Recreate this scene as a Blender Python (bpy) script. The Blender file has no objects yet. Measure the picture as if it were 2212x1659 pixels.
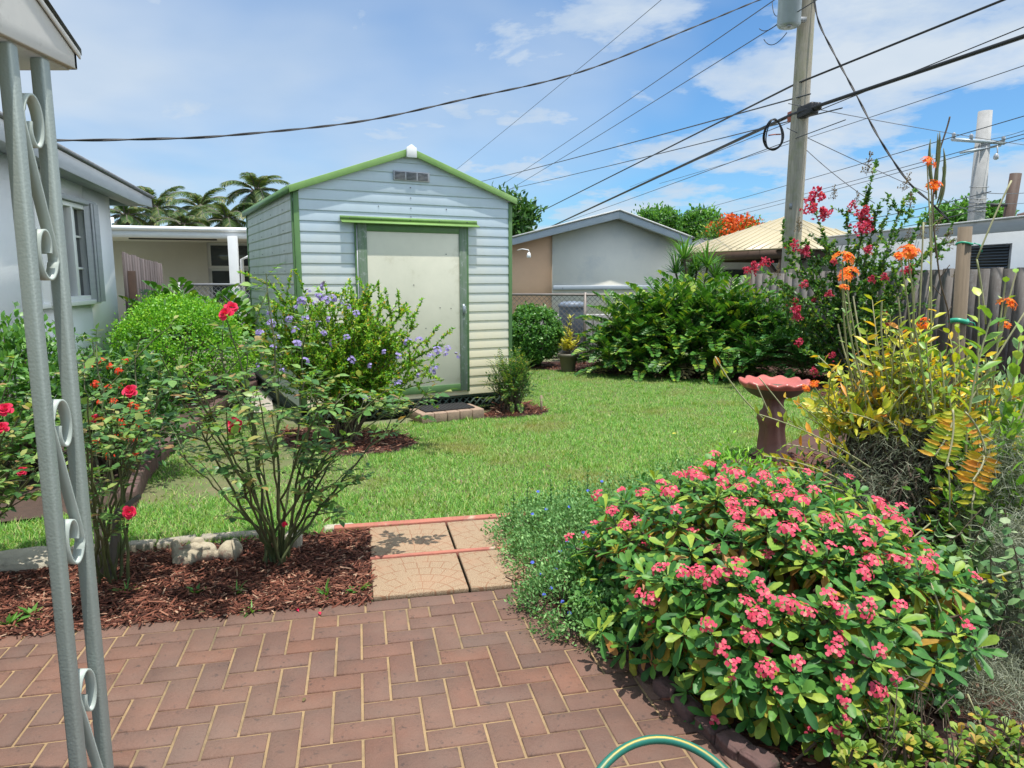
import bpy, math, random
import numpy as np
from mathutils import Vector, Matrix, noise as mnoise

R = math.radians
rng = np.random.default_rng(7)
random.seed(7)
S = bpy.context.scene
COL = S.collection
UP = np.array([0., 0., 1.])

# ---------------------------------------------------------------- camera geometry (survey of the photo)
CAM_H = 1.5
PITCH = math.atan(229.5 / 1534.0)
SP, CP = math.sin(PITCH), math.cos(PITCH)


def ray(x, y):
    dx = (x - 1106) / 1534.0
    dy = (829.5 - y) / 1534.0
    return dx, CP + dy * SP, dy * CP - SP


def G(x, y, z=0.0):
    a, b, c = ray(x, y)
    t = (z - CAM_H) / c
    return np.array([a * t, b * t, z])


def P(x, y, Y):
    a, b, c = ray(x, y)
    t = Y / b
    return np.array([a * t, Y, CAM_H + c * t])


def nrm(v):
    v = np.asarray(v, float)
    n = np.linalg.norm(v, axis=-1, keepdims=True)
    return v / np.maximum(n, 1e-9)


# ---------------------------------------------------------------- objects
LOC = {}


def thing(name, label, cat, loc, group=None):
    o = bpy.data.objects.new(name, None)
    COL.objects.link(o)
    o.location = loc
    o.empty_display_size = 0.1
    o['label'] = label
    o['category'] = cat
    if group:
        o['group'] = group
    LOC[o.name] = np.array(loc, float)
    return o


def tag(o, label=None, cat=None, group=None, kind=None):
    if label:
        o['label'] = label
    if cat:
        o['category'] = cat
    if group:
        o['group'] = group
    if kind:
        o['kind'] = kind
    return o


class MB:
    """collects geometry for ONE mesh object"""

    def __init__(self):
        self.v = []
        self.f = []
        self.n = 0

    def add(self, v, *faces):
        v = np.asarray(v, np.float64).reshape(-1, 3)
        for f in faces:
            f = np.asarray(f, np.int64)
            self.f.append(f + self.n)
        self.v.append(v)
        self.n += len(v)

    def box(self, c, s, rz=0.0, ax=None):
        sx, sy, sz = np.array(s) / 2
        v = np.array([[x, y, z] for z in (-sz, sz) for y in (-sy, sy) for x in (-sx, sx)])
        if ax is not None:
            v = v @ np.array(ax)
        elif rz:
            cz, szn = math.cos(rz), math.sin(rz)
            v = np.stack([v[:, 0] * cz - v[:, 1] * szn, v[:, 0] * szn + v[:, 1] * cz, v[:, 2]], 1)
        self.add(v + np.array(c), BOXF)

    def lbox(self, fr, s0, s1, z0, z1, d0, d1):
        """box in a wall frame: s along the wall, z up, d out of it"""
        v = np.array([fr(s, z, d) for z in (z0, z1) for d in (d1, d0) for s in (s0, s1)])
        self.add(v, BOXF)

    def tube(self, pts, r, k=6, cap=True):
        pts = np.asarray(pts, float)
        m = len(pts)
        r = np.broadcast_to(np.asarray(r, float), (m,))
        t = nrm(np.gradient(pts, axis=0))
        ref = np.where(np.abs(t[:, 2:3]) > .9, np.array([[1., 0, 0]]), np.array([[0., 0, 1]]))
        if np.any(np.abs(t[:, 2]) > .9) and np.any(np.abs(t[:, 2]) <= .9):
            ref = np.broadcast_to(np.array([[.57, .31, .21]]), t.shape)
        s = nrm(np.cross(t, ref))
        b = np.cross(s, t)
        a = np.arange(k) * 2 * math.pi / k
        ring = pts[:, None, :] + r[:, None, None] * (np.cos(a)[None, :, None] * s[:, None, :] + np.sin(a)[None, :, None] * b[:, None, :])
        i = np.arange(m - 1)[:, None] * k
        j = np.arange(k)[None, :]
        jn = (j + 1) % k
        q = np.stack([i + j, i + jn, i + k + jn, i + k + j], -1).reshape(-1, 4)
        fs = [q]
        if cap and k > 2:
            fs.append(np.array([list(range(k))[::-1]]))
            fs.append(np.array([[(m - 1) * k + x for x in range(k)]]))
        self.add(ring.reshape(-1, 3), *fs)

    def lathe(self, c, prof, k=24, sx=1.0, sy=1.0, mod=None):
        """prof list of (r,z); mod(angle, index)->(r factor, dz)"""
        a = np.arange(k) * 2 * math.pi / k
        vs = []
        for i, (r, z) in enumerate(prof):
            for t in a:
                rf, dz = mod(t, i) if mod else (1, 0)
                vs.append((c[0] + r * rf * sx * math.cos(t), c[1] + r * rf * sy * math.sin(t), c[2] + z + dz))
        m = len(prof)
        i = np.arange(m - 1)[:, None] * k
        j = np.arange(k)[None, :]
        jn = (j + 1) % k
        q = np.stack([i + j, i + jn, i + k + jn, i + k + j], -1).reshape(-1, 4)
        self.add(vs, q)
        if prof[0][0] > 1e-4:
            self.add(np.array(vs[:k]), np.array([list(range(k))[::-1]]))
        if prof[-1][0] > 1e-4:
            self.add(np.array(vs[-k:]), np.array([list(range(k))]))

    def poly(self, pts, flip=False):
        n = len(pts)
        f = list(range(n))
        self.add(pts, np.array([f[::-1] if flip else f]))

    def prism(self, pts, z0, z1):
        n = len(pts)
        v = [(p[0], p[1], z0) for p in pts] + [(p[0], p[1], z1) for p in pts]
        f4 = np.array([[i, (i + 1) % n, n + (i + 1) % n, n + i] for i in range(n)])
        self.add(v, f4, np.array([list(range(n - 1, -1, -1))]), np.array([list(range(n, 2 * n))]))

    def extrude(self, pts, off):
        """solid from a planar outline (3D pts) and an offset vector"""
        pts = np.asarray(pts, float)
        n = len(pts)
        v = np.concatenate([pts, pts + np.asarray(off, float)])
        f4 = np.array([[i, (i + 1) % n, n + (i + 1) % n, n + i] for i in range(n)])
        self.add(v, f4, np.array([list(range(n - 1, -1, -1))]), np.array([list(range(n, 2 * n))]))

    def leaves(self, T, org, axis, up, L, W):
        TV, TF = T
        org = np.asarray(org, float).reshape(-1, 3)
        m = len(org)
        if not m:
            return
        a = nrm(np.broadcast_to(np.asarray(axis, float), (m, 3)))
        u = np.broadcast_to(np.asarray(up, float), (m, 3)) + 1e-4 * rng.normal(size=(m, 3))
        n = nrm(u - (u * a).sum(1, keepdims=True) * a)
        s = np.cross(a, n)
        L = np.broadcast_to(np.asarray(L, float), (m,))[:, None, None]
        W = np.broadcast_to(np.asarray(W, float), (m,))[:, None, None]
        v = org[:, None, :] + W * TV[None, :, 0:1] * s[:, None, :] + L * TV[None, :, 1:2] * a[:, None, :] + L * TV[None, :, 2:3] * n[:, None, :]
        k = len(TV)
        off = (np.arange(m) * k)[:, None, None]
        fs = [(off + f[None]).reshape(-1, f.shape[1]) for f in TF]
        self.add(v.reshape(-1, 3), *fs)

    def build(self, name, mat, parent=None, loc=None, smooth=False, bevel=0.0):
        if not self.v:
            return None
        v = np.concatenate(self.v)
        base = LOC[parent.name] if parent is not None else (np.array(loc, float) if loc is not None else np.zeros(3))
        v = v - base
        me = bpy.data.meshes.new(name)
        tot = np.concatenate([np.full(len(f), f.shape[1]) for f in self.f])
        loops = np.concatenate([f.reshape(-1) for f in self.f])
        me.vertices.add(len(v))
        me.vertices.foreach_set('co', v.astype(np.float32).ravel())
        me.loops.add(len(loops))
        me.loops.foreach_set('vertex_index', loops.astype(np.int32))
        me.polygons.add(len(tot))
        st = np.zeros(len(tot), np.int32)
        st[1:] = np.cumsum(tot)[:-1]
        me.polygons.foreach_set('loop_start', st)
        me.polygons.foreach_set('loop_total', tot.astype(np.int32))
        if smooth:
            me.polygons.foreach_set('use_smooth', np.ones(len(tot), bool))
        me.update(calc_edges=True)
        me.validate()
        me.materials.append(mat)
        o = bpy.data.objects.new(name, me)
        COL.objects.link(o)
        if parent is not None:
            o.parent = parent
        else:
            o.location = base
        LOC[o.name] = base
        if bevel:
            b = o.modifiers.new('bevel', 'BEVEL')
            b.width = bevel
            b.segments = 2
            b.limit_method = 'ANGLE'
        return o


BOXF = np.array([[0, 2, 3, 1], [4, 5, 7, 6], [0, 1, 5, 4], [2, 6, 7, 3], [0, 4, 6, 2], [1, 3, 7, 5]])


def place(mesh_obj, name, parent, loc, rot=None, scale=1.0):
    """another copy of a part, hung under parent at a world position"""
    c = mesh_obj.copy()
    c.name = name
    COL.objects.link(c)
    c.parent = parent
    c.location = Vector(np.asarray(loc) - LOC[parent.name])
    if rot is not None:
        c.rotation_euler = rot
    c.scale = (scale,) * 3
    return c


# ---------------------------------------------------------------- leaf templates (x across, y along, z out of the blade)
def T_(v, *f):
    return np.array(v, float), [np.array(x) for x in f]


T_SIMPLE = T_([(0, 0, 0), (.5, .42, .07), (-.5, .42, .07), (0, .45, 0), (0, 1, -.1)], [(0, 1, 3), (0, 3, 2), (3, 1, 4), (2, 3, 4)])
T_OBOV = T_([(0, 0, 0), (.22, .3, .03), (0, .3, 0), (-.22, .3, .03), (.5, .72, .03), (0, .72, -.02), (-.5, .72, .03), (.28, .94, -.03), (0, 1, -.08), (-.28, .94, -.03)],
             [(0, 1, 2), (0, 2, 3)], [(1, 4, 5, 2), (2, 5, 6, 3), (4, 7, 8, 5), (5, 8, 9, 6)])
T_ELL = T_([(0, 0, 0), (.42, .25, .05), (0, .25, 0), (-.42, .25, .05), (.46, .6, .03), (0, .6, -.03), (-.46, .6, .03), (0, 1, -.12)],
           [(0, 1, 2), (0, 2, 3), (4, 7, 5), (5, 7, 6)], [(1, 4, 5, 2), (2, 5, 6, 3)])
T_ROUND = T_([(0, 0, 0), (.42, .22, .04), (.5, .6, .04), (.25, .95, 0), (-.25, .95, 0), (-.5, .6, .04), (-.42, .22, .04)], [(0, 1, 2, 3, 4, 5, 6)])
T_STRAP = T_([(-.5, 0, 0), (.5, 0, 0), (.45, .5, .06), (-.45, .5, .06), (0, 1, -.08)], [(3, 2, 4)], [(0, 1, 2, 3)])
T_BLADE = T_([(-.5, 0, 0), (.5, 0, 0), (.35, .6, .05), (-.35, .6, .05), (0, 1, -.1)], [(3, 2, 4)], [(0, 1, 2, 3)])
T_TRI = T_([(-.5, 0, 0), (.5, 0, 0), (0, 1, 0)], [(0, 1, 2)])
T_PETAL = T_([(0, 0, 0), (.4, .4, .1), (.5, .8, .05), (.2, 1, -.1), (-.2, 1, -.1), (-.5, .8, .05), (-.4, .4, .1)], [(0, 1, 2, 3, 4, 5, 6)])


def rdir(n, zlo=-1.0):
    z = rng.uniform(zlo, 1, n)
    a = rng.uniform(0, 2 * math.pi, n)
    r = np.sqrt(np.maximum(0, 1 - z * z))
    return np.stack([r * np.cos(a), r * np.sin(a), z], 1)


def bez(p0, p1, bend, n=7):
    """curve from p0 to p1 with its middle pushed by bend"""
    t = np.linspace(0, 1, n)[:, None]
    p0, p1, bend = np.asarray(p0, float), np.asarray(p1, float), np.asarray(bend, float)
    m = (p0 + p1) / 2 + bend
    return (1 - t) ** 2 * p0 + 2 * t * (1 - t) * m + t ** 2 * p1


def smooth_path(pts, n=40):
    pts = np.asarray(pts, float)
    q = np.concatenate([[2 * pts[0] - pts[1]], pts, [2 * pts[-1] - pts[-2]]])
    out = []
    m = len(pts) - 1
    for i in range(m):
        a, b, c, d = q[i:i + 4]
        k = max(2, n // m)
        for t in np.linspace(0, 1, k, endpoint=False):
            out.append(.5 * (2 * b + (c - a) * t + (2 * a - 5 * b + 4 * c - d) * t * t + (3 * b - a - 3 * c + d) * t ** 3))
    out.append(pts[-1])
    return np.array(out)


# ---------------------------------------------------------------- materials
def new_mat(name):
    m = bpy.data.materials.new(name)
    m.use_nodes = True
    nt = m.node_tree
    nt.nodes.clear()
    out = nt.nodes.new('ShaderNodeOutputMaterial')
    return m, nt, out


def ramp(nt, src, stops, interp='LINEAR'):
    r = nt.nodes.new('ShaderNodeValToRGB')
    r.color_ramp.interpolation = interp
    e = r.color_ramp.elements
    while len(e) > 1:
        e.remove(e[-1])
    for i, (p, c) in enumerate(stops):
        x = e[0] if i == 0 else e.new(p)
        x.position = p
        x.color = (*c, 1) if len(c) == 3 else c
    nt.links.new(src, r.inputs['Fac'])
    return r.outputs['Color']


def noise_tex(nt, scale, detail=4, rough=.55, vec=None, dist=0.0):
    n = nt.nodes.new('ShaderNodeTexNoise')
    n.inputs['Scale'].default_value = scale
    n.inputs['Detail'].default_value = detail
    n.inputs['Roughness'].default_value = rough
    n.inputs['Distortion'].default_value = dist
    if vec is None:
        tc = nt.nodes.new('ShaderNodeTexCoord')
        vec = tc.outputs['Object']
    nt.links.new(vec, n.inputs['Vector'])
    return n.outputs['Fac']


def mapping(nt, scale=(1, 1, 1), rot=(0, 0, 0)):
    tc = nt.nodes.new('ShaderNodeTexCoord')
    mp = nt.nodes.new('ShaderNodeMapping')
    mp.inputs['Scale'].default_value = scale
    mp.inputs['Rotation'].default_value = rot
    nt.links.new(tc.outputs['Object'], mp.inputs['Vector'])
    return mp.outputs['Vector']


def mix(nt, fac, a, b, mode='MIX'):
    m = nt.nodes.new('ShaderNodeMix')
    m.data_type = 'RGBA'
    m.blend_type = mode
    for k, s in (('Factor', fac), ('A', a), ('B', b)):
        i = [x for x in m.inputs if x.name == k and (x.type == 'RGBA' if k != 'Factor' else x.type == 'VALUE')][0]
        if hasattr(s, 'type'):
            nt.links.new(s, i)
        elif k == 'Factor':
            i.default_value = s
        else:
            i.default_value = (*s, 1)
    return [o for o in m.outputs if o.type == 'RGBA'][0]


def pmat(name, c1, c2=None, scale=6, rough=.6, bump=0.0, bscale=60, metallic=0, island=0.0, stretch=(1, 1, 1), spec=.5, dirt=None, dscale=2.0, dlo=.5, dhi=.7):
    m, nt, out = new_mat(name)
    b = nt.nodes.new('ShaderNodeBsdfPrincipled')
    nt.links.new(b.outputs[0], out.inputs[0])
    c2 = c2 or tuple(x * .75 for x in c1)
    vec = mapping(nt, stretch)
    col = ramp(nt, noise_tex(nt, scale, 6, .65, vec), [(.3, c1), (.7, c2)])
    if island:
        g = nt.nodes.new('ShaderNodeNewGeometry')
        k = ramp(nt, g.outputs['Random Per Island'], [(0, (1 - island,) * 3), (1, (1 + island,) * 3)])
        col = mix(nt, 1.0, col, k, 'MULTIPLY')
    if dirt:
        f = ramp(nt, noise_tex(nt, dscale, 8, .7), [(dlo, (0, 0, 0)), (dhi, (1, 1, 1))])
        col = mix(nt, f, col, dirt)
    nt.links.new(col, b.inputs['Base Color'])
    b.inputs['Roughness'].default_value = rough
    b.inputs['Metallic'].default_value = metallic
    b.inputs['Specular IOR Level'].default_value = spec
    if bump:
        bp = nt.nodes.new('ShaderNodeBump')
        bp.inputs['Strength'].default_value = bump
        bp.inputs['Distance'].default_value = .01
        nt.links.new(noise_tex(nt, bscale, 5, .6, vec), bp.inputs['Height'])
        nt.links.new(bp.outputs[0], b.inputs['Normal'])
    return m


LEAF = 1.45


def leafmat(name, stops, transl=.35, rough=.4, spec=.4, patch=None):
    if name.endswith(('leaves', 'leaflets', 'blades')):
        stops = [(p, (min(.8, c[0] * LEAF), min(.8, c[1] * LEAF), c[2] * LEAF)) for p, c in stops]
    """leaf colour differs from leaf to leaf; light passes through"""
    m, nt, out = new_mat(name)
    g = nt.nodes.new('ShaderNodeNewGeometry')
    col = ramp(nt, g.outputs['Random Per Island'], stops)
    f = noise_tex(nt, 45, 2)
    col = mix(nt, 1.0, col, ramp(nt, f, [(.3, (.8, .8, .8)), (.7, (1.15, 1.15, 1.1))]), 'MULTIPLY')
    if patch:
        f = ramp(nt, noise_tex(nt, patch[0], 4), [(patch[1], (0, 0, 0)), (patch[2], (1, 1, 1))])
        col = mix(nt, f, col, patch[3])
    b = nt.nodes.new('ShaderNodeBsdfPrincipled')
    b.inputs['Roughness'].default_value = rough
    b.inputs['Specular IOR Level'].default_value = spec
    nt.links.new(col, b.inputs['Base Color'])
    t = nt.nodes.new('ShaderNodeBsdfTranslucent')
    tcol = mix(nt, 1.0, col, (1.25, 1.2, .5), 'MULTIPLY')
    nt.links.new(tcol, t.inputs['Color'])
    mx = nt.nodes.new('ShaderNodeMixShader')
    mx.inputs[0].default_value = transl
    nt.links.new(b.outputs[0], mx.inputs[1])
    nt.links.new(t.outputs[0], mx.inputs[2])
    nt.links.new(mx.outputs[0], out.inputs[0])
    return m


def glassmat(name, c, rough=.05):
    m, nt, out = new_mat(name)
    b = nt.nodes.new('ShaderNodeBsdfPrincipled')
    nt.links.new(b.outputs[0], out.inputs[0])
    col = ramp(nt, noise_tex(nt, 1.2, 3), [(.35, c), (.7, tuple(x * 1.5 for x in c))])
    nt.links.new(col, b.inputs['Base Color'])
    b.inputs['Roughness'].default_value = rough
    b.inputs['Specular IOR Level'].default_value = .8
    return m


def brick_tints(m):
    """fired colour differs from brick to brick"""
    nt = m.node_tree
    b = [n for n in nt.nodes if n.type == 'BSDF_PRINCIPLED'][0]
    src = b.inputs['Base Color'].links[0].from_socket
    g = nt.nodes.new('ShaderNodeNewGeometry')
    w_ = nt.nodes.new('ShaderNodeTexWhiteNoise')
    w_.noise_dimensions = '1D'
    nt.links.new(g.outputs['Random Per Island'], w_.inputs['W'])
    tint = ramp(nt, w_.outputs['Value'], [(0, (.90, .94, .98)), (.4, (.97, .97, .97)), (.8, (1.04, 1.0, .96)), (.93, (1.12, 1.0, .9)), (1, (.88, .88, .88))])
    c = mix(nt, 1.0, src, tint, 'MULTIPLY')
    film = ramp(nt, noise_tex(nt, 1.7, 6, .65), [(.42, (0, 0, 0)), (.75, (.4, .4, .4))])
    c = mix(nt, film, c, (.20, .15, .115))
    nt.links.new(c, b.inputs['Base Color'])


def stain_and_light(m, c, z0, z1):
    """yellow staining low on a wall, ragged; also paints lit siding against shaded"""
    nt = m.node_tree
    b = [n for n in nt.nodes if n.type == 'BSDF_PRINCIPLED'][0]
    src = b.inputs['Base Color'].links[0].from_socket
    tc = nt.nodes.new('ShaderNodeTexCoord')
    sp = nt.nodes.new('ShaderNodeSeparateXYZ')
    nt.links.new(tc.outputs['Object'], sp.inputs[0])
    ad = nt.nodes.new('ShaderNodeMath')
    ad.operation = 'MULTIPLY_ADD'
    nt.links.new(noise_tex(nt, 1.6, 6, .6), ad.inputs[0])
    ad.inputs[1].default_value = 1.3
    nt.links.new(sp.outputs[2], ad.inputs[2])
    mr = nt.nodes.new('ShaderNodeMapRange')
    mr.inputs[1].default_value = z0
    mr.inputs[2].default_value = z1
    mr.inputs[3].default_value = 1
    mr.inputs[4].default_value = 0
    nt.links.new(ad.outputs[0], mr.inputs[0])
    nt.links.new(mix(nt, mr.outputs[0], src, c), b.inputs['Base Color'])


GR = dict(
    dark=[(0, (.012, .045, .012)), (.5, (.03, .09, .02)), (1, (.065, .15, .03))],
    mid=[(0, (.03, .09, .018)), (.5, (.06, .17, .03)), (1, (.12, .25, .05))],
    lime=[(0, (.06, .19, .015)), (.5, (.13, .34, .03)), (1, (.26, .45, .05))],
)
M = {}
M['cream'] = pmat('cream_siding_paint', (.53, .63, .72), (.48, .57, .65), 3, .5, .05, 200, stretch=(1, 1, .3))  # bluish, darker base puts the gable's shade into the paint
stain_and_light(M['cream'], (.86, .77, .55), 1.2, 2.7)  # yellow stain, brightened to paint the sunlit lower courses
M['shed_side'] = pmat('shed_side_paint', (.60, .635, .61), (.47, .52, .47), 4, .55, .05, 200, stretch=(1.5, 1.5, .25), dirt=(.30, .36, .28), dscale=2.5, dlo=.55, dhi=.8)
M['door'] = pmat('door_panel_paint', (.66, .64, .52), (.58, .57, .46), 2.2, .36, .22, 3.0, dirt=(.40, .37, .24), dscale=2.2, dlo=.58, dhi=.85)
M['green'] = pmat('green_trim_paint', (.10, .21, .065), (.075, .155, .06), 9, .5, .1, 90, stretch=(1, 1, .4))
M['green_lit'] = pmat('sunlit_green_trim_paint', (.22, .38, .11), (.17, .31, .09), 8, .45, .05, 90)  # same green trim, sunlight on header and rakes put into the colour
M['green_worn'] = pmat('worn_green_wood', (.085, .16, .075), (.20, .235, .205), 26, .75, .4, 90, stretch=(1, 1, .12), dirt=(.30, .33, .31), dscale=18, dlo=.56, dhi=.66)
M['dark_green'] = pmat('dark_green_lattice_paint', (.035, .06, .045), (.05, .08, .06), 9, .6)
M['floor_shade'] = pmat('under_floor_shade', (.008, .008, .008), (.015, .014, .012), 5, .9)  # near-black, paints the shade under the shed floor
M['alu'] = pmat('grey_aluminium_vent', (.42, .43, .45), (.33, .34, .37), 20, .45, metallic=.3)
M['white'] = pmat('white_paint', (.78, .79, .78), (.72, .73, .73), 5, .5, .05, 120)
M['white_stucco'] = pmat('white_stucco', (.84, .85, .86), (.78, .80, .82), 2, .85, .35, 140)
M['cream_stucco'] = pmat('cream_stucco', (.78, .74, .64), (.70, .67, .59), 1.4, .85, .35, 120, dirt=(.62, .61, .56), dscale=1.2)
M['shade_stucco'] = pmat('white_stucco_in_shade', (.46, .52, .59), (.41, .47, .54), 2, .85, .35, 120)  # white wall with its bluish overhang shade put into the colour
M['tan_stucco'] = pmat('tan_stucco', (.70, .45, .28), (.63, .40, .25), 2, .85, .3, 120)
M['carport_wall'] = pmat('beige_wall_paint', (.74, .71, .64), (.68, .65, .58), 2, .7)
M['fascia_grey'] = pmat('grey_fascia_paint', (.40, .42, .45), (.34, .36, .39), 4, .6, .1, 60, stretch=(1, 1, 6))
M['fascia_peel'] = pmat('peeling_grey_fascia', (.40, .45, .50), (.34, .39, .45), 5, .65, .15, 60, dirt=(.06, .06, .06), dscale=11, dlo=.66, dhi=.7)
M['shingle'] = pmat('grey_shingles', (.24, .24, .25), (.16, .165, .175), 14, .9, .6, 40)
M['shingle_brown'] = pmat('brown_shingles', (.26, .16, .12), (.17, .105, .085), 12, .9, .6, 30, stretch=(1, 1, 4))
M['roof_white'] = pmat('weathered_white_roof', (.60, .60, .59), (.42, .43, .44), 5, .7, .2, 40, dirt=(.12, .12, .12), dscale=4, dlo=.6, dhi=.68)
M['roof_tan'] = pmat('tan_metal_roof', (.47, .40, .25), (.42, .355, .225), 3, .45)
M['glass'] = glassmat('dark_window_glass', (.035, .045, .055))
M['post'] = pmat('sage_aluminium', (.285, .325, .30), (.235, .27, .25), 3, .42, metallic=.15)
M['scroll'] = pmat('sage_scroll_paint', (.40, .445, .405), (.34, .385, .35), 6, .45)
M['porch'] = pmat('porch_soffit_paint', (.50, .49, .46), (.43, .42, .40), 6, .6, dirt=(.30, .29, .26), dscale=14, dlo=.58, dhi=.75)
M['tile'] = pmat('grey_green_roof_tile', (.30, .31, .29), (.13, .15, .13), 9, .8, .4, 50)
M['pole_wood'] = pmat('weathered_pole_wood', (.44, .39, .31), (.26, .235, .19), 10, .9, .5, 40, stretch=(3, 3, .25), dirt=(.24, .25, .13), dscale=1.6, dlo=.50, dhi=.7)
M['concrete_pole'] = pmat('pale_concrete', (.37, .365, .36), (.29, .29, .285), 5, .85, .2, 50)
M['fence_wood'] = pmat('weathered_grey_boards', (.18, .163, .15), (.095, .083, .075), 9, .9, .5, 40, stretch=(4, 4, .3), island=.3, dirt=(.20, .20, .20), dscale=7, dlo=.5, dhi=.8)
M['fence_dark'] = pmat('dark_stained_boards', (.06, .045, .042), (.13, .11, .11), 8, .9, .5, 40, stretch=(4, 4, .3), island=.3)
M['brown_wood'] = pmat('dark_brown_beam', (.085, .05, .035), (.06, .036, .027), 8, .7, .2, 40)
M['stake_wood'] = pmat('grey_brown_post', (.20, .15, .10), (.115, .088, .06), 10, .85, .5, 40, stretch=(3, 3, .2))
M['black'] = pmat('black_rubber', (.012, .012, .014), (.02, .02, .022), 10, .5)
M['wire'] = pmat('dull_wire', (.05, .055, .065), (.07, .075, .085), 10, .6)
M['steel'] = pmat('grey_painted_steel', (.36, .41, .45), (.30, .35, .39), 5, .4, metallic=.2)
M['galv'] = pmat('galvanised_wire', (.34, .35, .36), (.26, .27, .28), 12, .5, metallic=.5)
M['galv_rust'] = pmat('rusty_galvanised_wire', (.30, .27, .25), (.20, .17, .15), 12, .6, metallic=.4)
M['brick'] = pmat('purple_brown_paver', (.166, .084, .059), (.122, .070, .052), 5, .85, .5, 70, island=.10, dirt=(.075, .045, .036), dscale=34, dlo=.585, dhi=.66)
brick_tints(M['brick'])
M['sand'] = pmat('joint_sand', (.36, .245, .125), (.22, .15, .08), 9, .95, .5, 120, dirt=(.13, .10, .06), dscale=1.3, dlo=.50, dhi=.66)
M['edge_brick'] = pmat('weathered_edging_brick', (.13, .07, .062), (.075, .047, .042), 14, .9, .8, 30, dirt=(.05, .06, .03), dscale=9, dlo=.55, dhi=.7)
M['red_concrete'] = pmat('red_painted_concrete', (.42, .15, .10), (.31, .11, .08), 10, .85, .4, 60, dirt=(.40, .33, .24), dscale=8, dlo=.58, dhi=.72)
M['curb'] = pmat('pale_edging_concrete', (.33, .29, .23), (.22, .19, .15), 12, .9, .5, 60)
M['white_stone'] = pmat('pale_limestone', (.44, .40, .31), (.31, .28, .22), 9, .9, .8, 40, dirt=(.12, .11, .08), dscale=6, dlo=.6, dhi=.75)
M['statue'] = pmat('weathered_cast_stone', (.46, .40, .29), (.30, .25, .18), 16, .9, .5, 70, dirt=(.27, .12, .09), dscale=12, dlo=.52, dhi=.66)
M['soil'] = pmat('dark_soil', (.075, .045, .032), (.045, .028, .021), 12, .95, .6, 60)
M['mulchbed'] = pmat('mulch_bed_soil', (.10, .045, .032), (.06, .03, .024), 14, .95, .6, 60)
M['path'] = pmat('grey_concrete_path', (.40, .36, .31), (.31, .28, .24), 4, .9, .3, 60)
M['rim'] = pmat('salmon_glazed_clay', (.47, .13, .10), (.38, .095, .075), 8, .3, .1, 40, dirt=(.28, .10, .07), dscale=9, dlo=.55, dhi=.8)
M['pedestal'] = pmat('brown_clay_pedestal', (.20, .085, .06), (.125, .055, .042), 7, .6, .3, 40)
M['basin'] = pmat('mossy_basin_underside', (.085, .085, .06), (.12, .08, .055), 8, .7, .3, 40)
M['pot'] = pmat('olive_plastic_pot', (.125, .11, .075), (.10, .088, .06), 6, .5)
M['mat'] = pmat('black_ribbed_mat', (.018, .018, .019), (.03, .03, .031), 60, .85, .8, 90, stretch=(1, 8, 1))
M['stepbrick'] = pmat('tan_step_brick', (.36, .25, .18), (.24, .17, .13), 22, .9, .6, 90)
M['bin'] = pmat('blue_grey_panel', (.17, .21, .27), (.13, .165, .215), 8, .5)
M['hose'] = pmat('teal_hose', (.012, .125, .09), (.02, .16, .12), 6, .4)
M['hose_stripe'] = pmat('yellow_hose_stripe', (.40, .30, .03), (.33, .26, .04), 6, .4)
M['tie'] = pmat('green_tie_tape', (.02, .30, .18), (.03, .36, .22), 9, .4)
M['stem_green'] = pmat('green_stems', (.085, .13, .035), (.12, .10, .05), 14, .6)
M['stem_brown'] = pmat('brown_stems', (.12, .085, .055), (.075, .052, .036), 16, .8, .3, 60)
M['stem_rose'] = pmat('rose_canes', (.085, .125, .035), (.07, .055, .03), 9, .6)
M['stem_pale'] = pmat('pale_orchid_stems', (.40, .36, .22), (.25, .27, .12), 9, .6)
M['trunk'] = pmat('grey_bark', (.17, .15, .125), (.10, .085, .07), 9, .9, .6, 40, stretch=(1, 1, .4))
M['stump'] = pmat('dark_root_mass', (.055, .038, .03), (.028, .02, .016), 14, .95, 1.0, 40)
M['root'] = pmat('tangled_roots', (.15, .11, .085), (.055, .04, .032), 18, .9)
M['moss'] = leafmat('spanish_moss_strands', [(0, (.12, .14, .10)), (.5, (.23, .255, .19)), (1, (.36, .38, .29))], .15, .9, .1)
M['grass'] = leafmat('lawn_blades', [(0, (.04, .13, .018)), (.4, (.105, .245, .04)), (.78, (.185, .335, .07)), (.93, (.29, .36, .12)), (1, (.42, .36, .20))], .35, .5, .3,
                     patch=(1.1, .52, .70, (.27, .28, .085)))
M['mulch'] = leafmat('mulch_chips', [(0, (.03, .013, .010)), (.4, (.105, .038, .026)), (.75, (.205, .072, .046)), (.93, (.31, .15, .10)), (1, (.44, .30, .21))], 0.0, .85, .2)
M['l_dark'] = leafmat('dark_leaves', GR['dark'])
M['l_mid'] = leafmat('mid_leaves', GR['mid'])
M['l_lime'] = leafmat('lime_leaves', GR['lime'], .4)
M['l_rose'] = leafmat('rose_leaves', [(0, (.035, .095, .028)), (.45, (.08, .18, .045)), (.8, (.16, .26, .07)), (.9, (.24, .26, .08)), (1, (.24, .13, .06))], .35)
M['l_duranta'] = leafmat('golden_leaves', [(0, (.04, .13, .018)), (.4, (.12, .28, .028)), (.8, (.24, .40, .045)), (.95, (.38, .37, .05)), (1, (.45, .22, .04))], .4)
M['l_zamia'] = leafmat('zamia_leaflets', [(0, (.016, .06, .010)), (.45, (.038, .12, .018)), (.8, (.085, .19, .025)), (1, (.22, .28, .03))], .25, .42, .35)
M['l_zamia2'] = leafmat('coontie_leaflets', [(0, (.016, .07, .014)), (.5, (.04, .13, .026)), (1, (.08, .20, .04))], .2, .32, .5)
M['l_dead'] = leafmat('dead_fronds', [(0, (.07, .06, .03)), (.6, (.16, .13, .06)), (1, (.34, .26, .11))], .2, .7, .2)
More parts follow.
